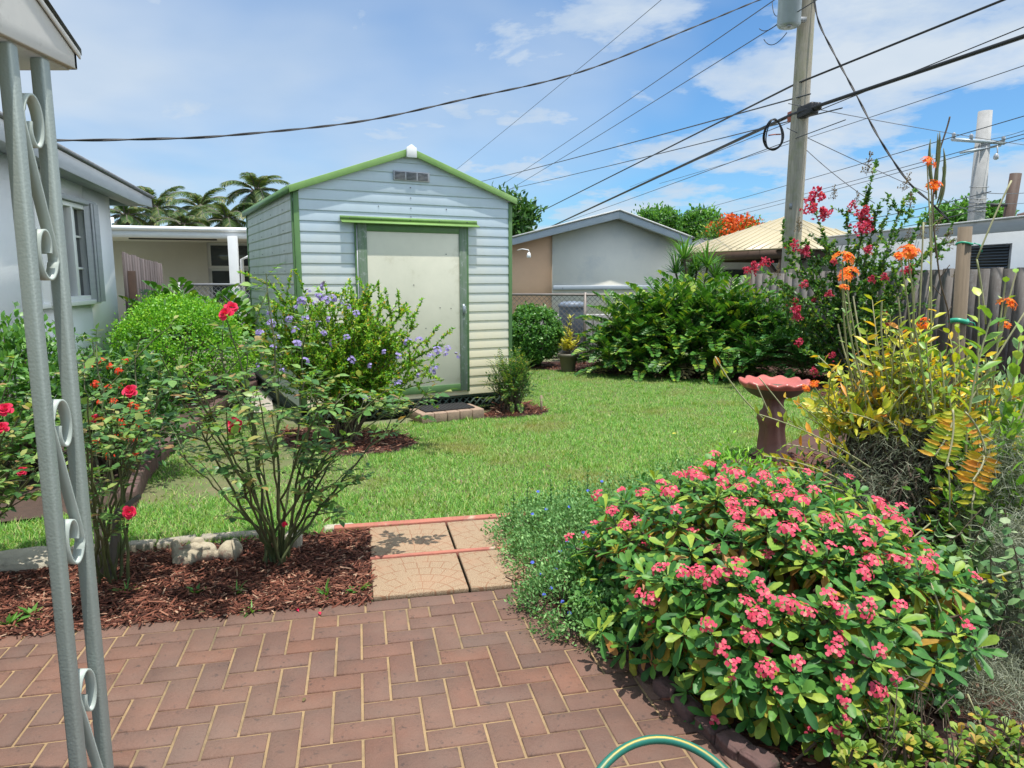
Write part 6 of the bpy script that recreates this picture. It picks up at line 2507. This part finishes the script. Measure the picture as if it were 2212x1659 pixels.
# ---- blue daze spilling over the path
bd = thing('blue_daze', 'low silvery green spreading plant with tiny blue flowers by the slabs', 'plant', (.35, 3.5, 0))
a, b = MB(), MB()
for (x, y, rx, ry, rz, nc) in ((.42, 3.55, .46, .60, .30, 330), (.30, 3.0, .26, .30, .26, 190), (.75, 4.1, .55, .42, .30, 240), (.22, 3.9, .34, .35, .22, 170), (.42, 2.78, .16, .18, .2, 70), (1.15, 4.5, .35, .3, .3, 80)):
    bush_geo(a, b, (x, y, 0), (x, y, .02), (rx, ry, rz), nc, 30, .021, .0105, T_SIMPLE, clump_r=.05, zlo=.05, inner=.75, stem_r=.002, jit=.6, flat=.5)
for q in ((1090, 1130), (1110, 1060), (1140, 1045), (1190, 1040), (1230, 1030), (1270, 1020), (1150, 1290), (1170, 1240), (1230, 1260), (1190, 1310)):
    p = P(*q, 3.2 if q[1] > 1200 else 3.9)
    if p[2] > .05:
        sp_ = bez(p - (0, 0, .14), p, (0, 0, 0), 6)
        b.tube(sp_, .0015, 3, False)
        a.leaves(T_SIMPLE, sp_[rng.integers(0, 6, 40)], rng.normal(size=(40, 3)) + [0, 0, .6], UP + rng.normal(0, .4, (40, 3)), .02, .01)
a.build('foliage', M['l_daze'], bd)
b.build('stems', M['stem_green'], bd)
for q in ((1162, 1062), (1150, 1215), (1210, 1190), (1225, 1170), (1240, 1180), (1200, 1230), (1165, 1240), (1250, 1215), (1260, 1175), (1180, 1100), (1230, 1095), (1300, 1040), (1270, 1060), (1150, 1110), (1190, 1270), (1215, 1300), (1230, 1325), (1175, 1285), (1260, 1150), (1290, 1070)):
    Yq = np.interp(q[1], [1020, 1120, 1180, 1260, 1330], [4.0, 3.55, 3.2, 2.95, 2.8])
    put(P_BLUE, bd, 'flower', P(*q, Yq), (0, -.5, .8), 1.0)

# ---- the stump with its roots
ZB_ = np.array([2.05, 3.62, 0])
sp = thing('tree_stump', 'dark stump wrapped in tangled roots beneath the yellow orchids', 'stump', tuple(ZB_))
mb = MB()


def gnarl(t, i):
    return 1 + .16 * math.cos(3 * t + i * .5) + .11 * math.cos(7 * t - i * .8) + rng.normal(0, .03), rng.normal(0, .006)


mb.lathe(ZB_, [(.36, -.02), (.31, .08), (.27, .2), (.25, .34), (.25, .48), (.26, .6), (.25, .70), (.20, .78), (.10, .80), (.001, .8)], 40, mod=gnarl)
mb.build('trunk', M['stump'], sp, smooth=True)
mb = MB()
for i in range(190):
    an = rng.uniform(0, 6.28)
    z1 = rng.uniform(.25, .84)
    p0 = ZB_ + np.array([math.cos(an) * .24, math.sin(an) * .24, z1])
    a1 = an + rng.normal(0, .5)
    z0 = max(.02, z1 - rng.uniform(.1, .55))
    p1 = ZB_ + np.array([math.cos(a1) * rng.uniform(.26, .40), math.sin(a1) * rng.uniform(.26, .40), z0])
    mid = (p0 + p1) / 2 + np.array([math.cos(an), math.sin(an), 0]) * rng.uniform(.02, .10) + rng.normal(0, .05, 3)
    mb.tube(smooth_path([p0, mid, (mid + p1) / 2 + rng.normal(0, .03, 3), p1], 10), rng.uniform(.003, .009), 5, False)
mb.build('roots', M['root'], sp)


def moss(lab, blobs, n_):
    mb = MB()
    tot = sum(q[-1] for q in blobs)
    T = T_([(-.5, 0, 0), (.5, 0, 0), (.5, .4, .28), (-.5, .4, .28), (.5, .75, .22), (-.5, .75, .22), (0, 1, 0)], [(5, 4, 6)], [(0, 1, 2, 3), (3, 2, 4, 5)])
    for (c_, r_, w_) in blobs:
        m = int(n_ * w_ / tot)
        d = rdir(m)
        k = rng.uniform(.5, 1.05, m)[:, None]
        o_ = np.array(c_) + d * np.array(r_) * k
        ok = o_[:, 2] > .01
        o_ = o_[ok]
        m = len(o_)
        ax = rng.normal(size=(m, 3)) * [1, 1, .8] + [0, 0, -.75]
        mb.leaves(T, o_, ax, rng.normal(size=(m, 3)), rng.uniform(.03, .085, m), rng.uniform(.0011, .0022, m))
    return tag(mb.build('spanish_moss', M['moss'], loc=blobs[0][0]), lab, 'moss', 'hanging spanish moss')


moss('grey spanish moss draped around the dark stump below the yellow orchids', [((2.05, 3.50, .50), (.42, .30, .38), 5), ((1.72, 3.45, .30), (.22, .2, .26), 2), ((2.42, 3.4, .42), (.30, .25, .42), 3), ((2.0, 3.5, .2), (.5, .3, .22), 3)], 26000)
moss('pale curtain of spanish moss hanging down the lower right edge', [((1.93, 2.60, .18), (.17, .18, .42), 6), ((2.12, 2.95, .55), (.16, .2, .34), 3), ((1.68, 2.30, .03), (.2, .18, .18), 2)], 22000)

# ---- orchids
tiew = MB()


def cane(mb_l, mb_s, p0, p1, bend, n_leaf, L_, W_, T, r0=.005, t0=.25, wide=(0, 1, 0), curl=.2, mode='distichous', tip=True):
    pth = bez(p0, p1, bend, 14)
    mb_s.tube(pth, np.linspace(r0, r0 * .55, 14), 5, False)
    tg = nrm(np.gradient(pth, axis=0))
    side = rng.normal(size=3)
    side = nrm(side - (side @ tg[7]) * tg[7])
    O, A, U, LL = [], [], [], []
    for i in range(n_leaf):
        t = t0 + (1 - t0) * i / max(1, n_leaf - 1)
        j = t * 13
        o_ = np.array([np.interp(j, np.arange(14), pth[:, k]) for k in range(3)])
        g = tg[min(13, int(j))]
        s_ = side * (1 if i % 2 else -1) + rng.normal(0, .15, 3)
        O.append(o_)
        A.append(nrm(s_) + g * rng.uniform(.35, .8) + np.array([0, 0, curl]))
        U.append(g + rng.normal(0, .2, 3))
        LL.append(L_ * rng.uniform(.75, 1.15) * (1 - .35 * max(0, t - .75) / .25))
    mb_l.leaves(T, O, A, U, np.array(LL), W_ * rng.uniform(.85, 1.15, len(O)))
    return pth


STOP = ZB_ + np.array([0, 0, .74])
oc = thing('yellow_orchid', 'clump of yellow green leafy orchid canes crowning the mossy stump', 'orchid', tuple(STOP))
a, b = MB(), MB()
tg_ = [(1820, 800), (1790, 830), (1850, 790), (1880, 770), (1905, 760), (1930, 745), (1960, 760), (1985, 720), (1990, 780), (2020, 760), (2040, 800), (1870, 830), (1840, 860), (1810, 880), (1900, 800), (1950, 820), (2000, 830), (2060, 850), (1925, 860), (1860, 900), (1980, 880), (2030, 900), (1790, 900), (1830, 920), (1760, 870), (1890, 720), (2010, 700), (1940, 690), (1880, 880), (1910, 900), (2060, 790), (2090, 830), (2120, 800), (2150, 850), (2080, 900), (2130, 900), (2170, 880), (2190, 830), (2200, 900), (1780, 940), (1800, 860), (1760, 910), (1950, 720), (1865, 760), (1985, 850), (2050, 720), (2110, 940), (2180, 950)]
tg_ = tg_ + [(x_ + rng.normal(0, 26), y_ - rng.uniform(-10, 45)) for x_, y_ in tg_]
for q in tg_:
    tp = P(*q, 3.62 + rng.normal(0, .16))
    b0 = STOP + np.array([np.clip((q[0] - 1950) / 1534 * 3.6 * .6, -.25, .45) + rng.normal(0, .08), rng.normal(0, .12), -.06 + rng.normal(0, .03)])
    cane(a, b, b0, tp, (rng.normal(0, .03), rng.normal(0, .03), .03), int(rng.integers(11, 18)), .088, .025, T_ELL, .0048, .12, curl=.15)
for i in range(90):
    d = rdir(1, -.1)[0]
    b0 = STOP + d * [.24, .2, .05]
    cane(a, b, b0, b0 + d * rng.uniform(.08, .2) + [0, 0, rng.uniform(.02, .16)], (0, 0, 0), 6, .07, .022, T_ELL, .004, .2)
a.build('foliage', M['l_orchid'], oc)
b.build('canes', M['stem_pale'], oc)
bb_ = MB()
for i in range(70):
    b0 = STOP + np.array([rng.normal(0, .16), rng.normal(0, .13), -.06])
    bb_.tube(bez(b0, b0 + np.array([rng.normal(0, .10), rng.normal(0, .08), rng.uniform(.12, .38)]), rng.normal(0, .02, 3), 7), .0028, 4, False)
bb_.build('bare_canes', M['stem_pale'], oc)

oo = thing('reed_orchid', 'tall thin reed orchid stalks carrying orange flower heads over the stump', 'orchid', tuple(STOP))
a, b = MB(), MB()
for q, bx, s in (((1820, 562), -.05, 1.25), ((1832, 592), -.03, 1.15), ((1824, 605), .03, 1.0), ((1822, 625), -.03, .6), ((1960, 548), .08, 1.3), ((1945, 560), .1, 1.0), ((2003, 356), .05, 1.0), ((2012, 405), .06, 1.15), ((2172, 660), .1, 1.1), ((2168, 706), .1, .75), ((1758, 832), -.06, .7), ((1988, 702), .0, 1.1)):
    Y = 3.58 + rng.normal(0, .1)
    tp = P(*q, Y)
    b0 = STOP + np.array([np.clip((q[0] - 1950) / 1534 * 3.6 * .55, -.22, .3), rng.normal(0, .08), -.04])
    cane(a, b, b0, tp, (bx, rng.normal(0, .03), .0), 7, .05, .014, T_ELL, .0058, .08, curl=.3)
    put(P_ORANGE, oo, 'flower_head', tp + (0, -.01, .008), (rng.normal(0, .2), -.45, .85), s)
for q in ((1690, 1022), (1740, 838), (1695, 1030)):
    put(P_ORANGE, oo, 'flower_head', P(*q, 3.3), (rng.normal(0, .2), -.6, .7), .55)
for q in ((1843, 640), (1880, 800), (1862, 780), (1905, 650), (1940, 640), (1975, 620), (1810, 700)):
    tp = P(*q, 3.6 + rng.normal(0, .1))
    b.tube(bez(STOP + np.array([(q[0] - 1950) / 1534 * 3.6 * .5, rng.normal(0, .06), 0]), tp, (rng.normal(0, .04), 0, 0), 10), .0042, 5, False)
a.build('foliage', M['l_orchid_g'], oo)
b.build('stalks', M['stem_pale'], oo)

# tall dry stalk with narrow upright pods
ts = thing('tall_stalk', 'tall thin dark stalk with narrow upright pods against the sky', 'plant', tuple(STOP + (.12, .1, 0)))
a, b = MB(), MB()
b.tube(smooth_path([STOP + (.16, .1, -.05), P(2050, 720, 3.75), P(2030, 600, 3.75), P(2016, 470, 3.75), P(2018, 400, 3.75), P(2026, 340, 3.75), P(2046, 275, 3.75), P(2052, 252, 3.75)], 50), np.linspace(.007, .0018, 50)[:43] if False else .0042, 5)
for x0, y0, x1, y1, bx in ((2020, 420, 2010, 300, -.03), (2022, 430, 2026, 288, .0), (2024, 440, 2038, 320, .04), (2018, 410, 2014, 335, -.03), (2026, 450, 2036, 360, .035), (2016, 400, 2030, 285, .02)):
    a.tube(bez(P(x0, y0, 3.75), P(x1, y1, 3.75), (bx, 0, 0), 10), np.array([.003, .005, .0065, .0075, .008, .008, .0075, .006, .004, .0015]), 6)
for y0, dx in ((720, -40), (690, 25), (640, -20), (600, 22), (560, -14), (775, 30)):
    b.tube(bez(P(2030 + (y0 - 600) * .12, y0, 3.75), P(2030 + dx, y0 - 28, 3.72), (0, 0, 0), 5), .0022, 4)
a.build('pods', M['stem_green'], ts)
b.build('stalk', M['stem_brown'], ts)

# the big upright orchid by the post
ro = thing('leafy_orchid', 'upright orchid with broad green leaves beside the post with green ties', 'orchid', (2.5, 3.35, .55))
a, b = MB(), MB()
for p0, p1, n_, L_, W_, Y in (((2085, 1010), (2140, 690), 18, .15, .042, 3.2), ((2100, 1030), (2115, 640), 13, .11, .038, 3.3), ((2060, 980), (2075, 790), 9, .10, .03, 3.4), ((2130, 1000), (2172, 610), 9, .09, .028, 3.35), ((2150, 1000), (2215, 880), 9, .12, .04, 3.1), ((2120, 960), (2195, 590), 7, .08, .024, 3.4),
                              ((2010, 920), (1975, 700), 12, .10, .026, 3.4), ((2020, 930), (2000, 740), 11, .10, .028, 3.35), ((1990, 900), (1950, 760), 10, .09, .024, 3.45), ((2160, 1010), (2180, 860), 8, .11, .042, 3.1), ((2180, 1000), (2235, 800), 9, .11, .04, 3.1), ((2140, 1050), (2205, 720), 16, .145, .044, 3.1), ((2170, 1080), (2190, 900), 12, .12, .04, 3.0), ((2110, 1040), (2150, 860), 12, .10, .03, 3.2), ((2080, 1000), (2050, 850), 12, .09, .026, 3.3), ((2190, 1120), (2225, 960), 10, .12, .042, 2.9), ((2150, 1100), (2120, 960), 10, .10, .03, 3.05), ((2040, 960), (2030, 760), 12, .09, .026, 3.4)):
    cane(a, b, P(*p0, Y), P(*p1, Y), (rng.normal(0, .02), 0, .01), n_, L_, W_, T_ELL, .0065, .12, curl=.12)
for p0, p1, Y in (((2060, 930), (2230, 650), 3.3), ((2180, 960), (2240, 810), 3.0), ((2130, 930), (2235, 700), 3.2), ((1985, 700), (1995, 480), 3.6), ((2110, 560), (2185, 390), 3.4), ((2130, 700), (2110, 560), 3.4)):
    b.tube(bez(P(*p0, Y), P(*p1, Y), (0, 0, .03), 8), .0042, 5)
a.build('foliage', M['l_orchid_g'], ro)
b.build('canes', M['stem_pale'], ro)

# sprawling orchid to the left, over the bird bath foot
so_ = thing('sprawling_orchid', 'sprawling yellow orchid sprays leaning left across the bird bath pedestal', 'orchid', (1.7, 3.5, .4))
a, b = MB(), MB()
for p0, p1, n_, L_, W_, Y in (((1880, 1010), (1640, 895), 15, .075, .022, 3.35), ((1870, 1040), (1690, 900), 14, .07, .02, 3.4), ((1850, 1000), (1720, 870), 14, .07, .02, 3.5), ((1840, 1050), (1650, 985), 13, .065, .02, 3.3), ((1820, 1060), (1600, 1030), 13, .06, .019, 3.25), ((1860, 1020), (1700, 960), 14, .07, .02, 3.4),
                              ((1830, 980), (1740, 900), 12, .07, .022, 3.6), ((1860, 960), (1760, 880), 12, .07, .022, 3.6), ((1800, 1040), (1680, 1010), 11, .06, .018, 3.3), ((1870, 980), (1790, 890), 12, .07, .022, 3.55)):
    cane(a, b, P(*p0, Y), P(*p1, Y - .08), (0, 0, .05), n_, L_, W_, T_ELL, .0045, .2, curl=.25)
pth = bez(P(1650, 905, 3.3), P(1545, 770, 3.3), (-.02, 0, -.03), 14)
b.tube(pth, .0035, 5)
for q in (pth[-1], pth[-3]):
    a.leaves(T_ELL, [q, q], [[.1, 0, -1], [.4, 0, -.7]], [[0, -1, .2]] * 2, .055, .024)
b.tube(bez(P(1665, 900, 3.3), P(1634, 830, 3.3), (0, 0, 0), 8), .003, 5)
b.tube(bez(P(1700, 890, 3.35), P(1640, 815, 3.35), (0, 0, 0), 8), .003, 5)
a.build('foliage', M['l_orchid'], so_)
b.build('canes', M['stem_pale'], so_)

# hanging orchid with orange leaves in front of the moss
ho = thing('hanging_orchid', 'hanging orchid sprays with comb like yellow and orange leaves', 'orchid', (2.3, 3.1, .5))
a, b, a2 = MB(), MB(), MB()
for p0, p1, n_, L_, mt, Y, wd_ in (((2058, 885), (2042, 1010), 10, .045, a, 3.0, .017), ((2085, 890), (2130, 985), 8, .047, a2, 3.0, .018), ((2095, 1020), (2100, 1085), 9, .055, a, 2.95, .02), ((2125, 985), (2100, 1040), 8, .07, a2, 2.95, .02), ((2060, 900), (2020, 985), 13, .07, a, 3.05, .02)):
    pth = bez(P(*p0, Y), P(*p1, Y - .05), (.03, 0, .02), 14)
    b.tube(pth, .0045, 5)
    g = nrm(pth[-1] - pth[0])
    view = nrm(np.array([0, 0, CAM_H]) - pth[7])
    sd_ = nrm(np.cross(g, view))
    t = np.linspace(.1, 1, n_)
    o_ = pth[(t * 13).astype(int)]
    for sg in (1, -1):
        A_ = sg * sd_ - g * .12 + view * .25 + rng.normal(0, .06, (n_, 3)) + np.array([0, 0, -.1])
        mt.leaves(T_ELL, o_, A_, view + rng.normal(0, .15, (n_, 3)), L_ * rng.uniform(.85, 1.1, n_), wd_)
for p0, p1, Y in (((2048, 1000), (2050, 1130), 2.95), ((2100, 1085), (2090, 1190), 2.9), ((2050, 1130), (2110, 1200), 2.8), ((2010, 1260), (2090, 1500), 2.3), ((2090, 1500), (2150, 1670), 2.1)):
    b.tube(bez(P(*p0, Y), P(*p1, Y), (.01, 0, 0), 8), .0035, 5)
for p0, p1, Y in (((1885, 1250), (2010, 1130), 2.75), ((2215, 1230), (2100, 1270), 2.4)):
    cane(a, b, P(*p0, Y), P(*p1, Y), (0, 0, .02), 6, .06, .016, T_ELL, .006, .3)
a.build('foliage', M['l_orchid'], ho)
a2.build('orange_foliage', M['l_orange'], ho)
b.build('canes', M['stem_pale'], ho)

# the round post with green ties
q0, q1 = P(2085, 490, 4.2), P(2062, 860, 4.2)
po = thing('round_post', 'round grey brown wooden post with green ties above the orchids', 'post', (q0[0], q0[1], 0))
mb = MB()
ax_ = (q0 - q1)
foot = q0 - ax_ * (q0[2] + .05) / ax_[2]
mb.tube([foot, (foot + q0) / 2, q0], .037, 14)
mb.build('shaft', M['stake_wood'], po)
for px, py, r_, th_ in ((2083, 526, .041, .012), (2071, 693, .043, .03), (2064, 800, .042, .02)):
    q = P(px, py, 4.2)
    mb = MB()
    t = np.linspace(0, 2 * math.pi, 20)
    mb.tube(np.stack([q[0] + r_ * np.cos(t), q[1] + r_ * np.sin(t), q[2] + .006 * np.sin(t * 2)], 1), th_ * .5, 6)
    mb.tube([q + (.03, -.04, 0), q + (.06, -.05, -.01), q + (.075, -.05, -.05)], .004, 4)
    mb.build('tie', M['tie'], po)
q = P(2120, 1085 - 95, 3.1)
# trailing vine with rounded grey green leaves
vn = thing('trailing_vine', 'trailing vine with rounded grey green leaves right of pink bush', 'vine', (2.05, 2.75, .3))
a, b = MB(), MB()
for p0, p1, n_, Y in (((2120, 1100), (2000, 1250), 16, 2.75), ((2130, 1120), (2060, 1290), 16, 2.6), ((2150, 1150), (2090, 1230), 14, 2.6), ((2170, 1100), (2190, 1260), 14, 2.5), ((2100, 1200), (1990, 1300), 14, 2.55), ((2140, 1200), (2140, 1340), 14, 2.4), ((2080, 1150), (1990, 1230), 12, 2.7), ((2190, 1180), (2215, 1330), 12, 2.4), ((2100, 1260), (2050, 1380), 12, 2.4),
                      ((2140, 1090), (2180, 1180), 14, 2.7), ((2030, 1120), (2010, 1180), 10, 2.8), ((2160, 1280), (2090, 1400), 10, 2.3), ((2110, 1300), (2030, 1440), 12, 2.3)):
    cane(a, b, P(*p0, Y), P(*p1, Y), (0, 0, .03), n_, .047, .036, T_ELL, .0025, .05, curl=0)
bush_geo(a, b, P(2110, 1330, 2.45) * [1, 1, 0], P(2100, 1300, 2.6), (.20, .2, .22), 26, 12, .048, .037, T_ELL, clump_r=.09, stem_r=.002)
a.build('foliage', M['l_vine'], vn)
b.build('stems', M['stem_brown'], vn)
# jade plant at the bottom edge
jd = thing('jade_plant', 'succulent jade plant with rounded yellow green leaves at bottom right', 'succulent', (1.15, 1.85, 0))
a, b = MB(), MB()
for i in range(120):
    x = rng.uniform(.92, 1.62)
    y = rng.uniform(1.66, 1.98)
    z = rng.uniform(.08, .21) * (1.05 - .4 * abs(x - 1.15))
    c_ = np.array([x, y, z])
    b.tube(bez((x + rng.normal(0, .05), y + rng.normal(0, .05), 0), c_, (0, 0, 0), 5), .0045, 5, False)
    m = 11
    ang = np.arange(m) * 2.4
    el = np.linspace(-.1, 1.2, m)
    ax = np.stack([np.cos(ang) * np.cos(el), np.sin(ang) * np.cos(el), np.sin(el)], 1) + rng.normal(0, .1, (m, 3))
    a.leaves(T_OBOV, c_ + ax * .004, ax, UP + rng.normal(0, .1, (m, 3)), rng.uniform(.026, .036, m), rng.uniform(.020, .027, m))
for i in range(26):
    x, y = rng.uniform(.95, 1.55), rng.uniform(1.75, 2.0)
    z = rng.uniform(.2, .36)
    pth = bez((x, y, .02), (x + rng.normal(0, .05), y + rng.normal(0, .04), z), rng.normal(0, .02, 3), 6)
    b.tube(pth, .002, 4, False)
    for k in range(3):
        b.tube([pth[3 + k % 3], pth[3 + k % 3] + rng.normal(0, .015, 3) + (0, 0, .012), pth[3 + k % 3] + rng.normal(0, .02, 3) + (0, 0, .02)], .0015, 3, False)
a.build('foliage', M['l_jade'], jd)
b.build('stems', M['stem_brown'], jd)
# bright green seedling by the bird bath, pale flowered clump behind the stump
bush('leafy_weed', 'bright green leafy weed growing between bird bath and pink bush', 'weed', G(1610, 1075) * [1, 1, 0], P(1590, 1010, 4.6) * [1, 1, 0] + (0, 0, .16), (.30, .22, .2), 46, 14, .05, .016, T_SIMPLE, 'l_lime', clump_r=.09)
bush('red_flowered_shrub', 'leafy green shrub with small red blooms at the right edge', 'shrub', (2.18, 3.0, 0), (2.22, 3.05, .42), (.24, .26, .40), 80, 16, .07, .022, T_ELL, 'l_duranta', clump_r=.12)
bush('pale_shrub', 'loose pink tinged shrub behind the orchids in front of wooden fence', 'shrub', (3.15, 4.8, 0), (3.2, 4.85, .45), (.5, .35, .45), 80, 16, .06, .022, T_ELL, 'l_vine', clump_r=.14)
bush('green_undergrowth', 'dark green undergrowth below the orchids beside the stump', 'shrub', (1.55, 3.9, 0), (1.62, 3.8, .12), (.5, .35, .3), 70, 14, .055, .020, T_ELL, 'l_dark', clump_r=.1)

# ---- weeds in the mulch
wl = [((705, 1295), 1.0, 'strap leaved light green weed in the mulch nearest the paving slabs'), ((775, 1285), .8, 'small green weed touching the left edge of the paving slabs'), ((615, 1210), .01, ''), ((512, 1290), .8, 'grassy weed in the mulch below the centre rose'),
      ((425, 1290), .5, 'tiny weed in the mulch under the garden figure'), ((275, 1290), .9, 'spiky weed just right of the porch column'), ((20, 1360), 1.0, 'broad leaved weed at the far left edge of the mulch'), ((70, 1340), .7, 'small leafy weed left of the porch column'), ((545, 1330), .6, 'thin weed at the mulch edge near the patio bricks'),
      ((255, 1200), .9, 'green weed sprouting at the kerb left of the garden figure')]
for q, s, lab in wl:
    if not lab:
        continue
    c_ = G(*q)
    mb = MB()
    m = int(9 + 6 * s)
    d = rdir(m, .15)
    T = T_BLADE if ('strap' in lab or 'grassy' in lab or 'spiky' in lab or 'thin' in lab) else T_ELL
    mb.leaves(T, np.repeat(c_[None] + (0, 0, .012), m, 0) + d * .006, d * [1, 1, .8], d * -.2 + UP, rng.uniform(.05, .095, m) * s ** .5, (.010 if T is T_BLADE else .026) * s ** .5)
    tag(mb.build('weed', M['l_mid'], loc=c_), lab, 'weed', 'weeds in the mulch bed')
for q, lab, mt, s in (((415, 1338), 'small dry brown leaf lying on the patio bricks near the mulch', 'l_dead', 1.0), ((1190, 1018), 'curled tan leaf lying on the lawn above the blue flowered plant', 'l_dead', .9), ((1452, 945), 'yellow fallen leaf on the lawn left of bird bath', 'l_croton', .9),
                      ((640, 1325), 'crimson rose petal on the patio bricks left of its twin', 'f_rose', .45), ((690, 1331), 'crimson rose petal on the patio bricks nearer the slabs', 'f_rose', .45), ((655, 1528), 'tiny pale leaf lying alone in the middle of patio', 'l_dead', .4)):
    c_ = G(*q)
    mb = MB()
    z_ = .022 if q[1] > 1300 else .035
    mb.leaves(T_ELL, [c_ + (0, 0, z_)], [[math.cos(q[0]), math.sin(q[0]), .08]], [[.15, -.1, 1]], .07 * s, .032 * s)
    tag(mb.build('fallen_leaf' if 'leaf' in lab else 'fallen_petal', M[mt], loc=c_), lab, 'leaf' if 'leaf' in lab else 'petal')
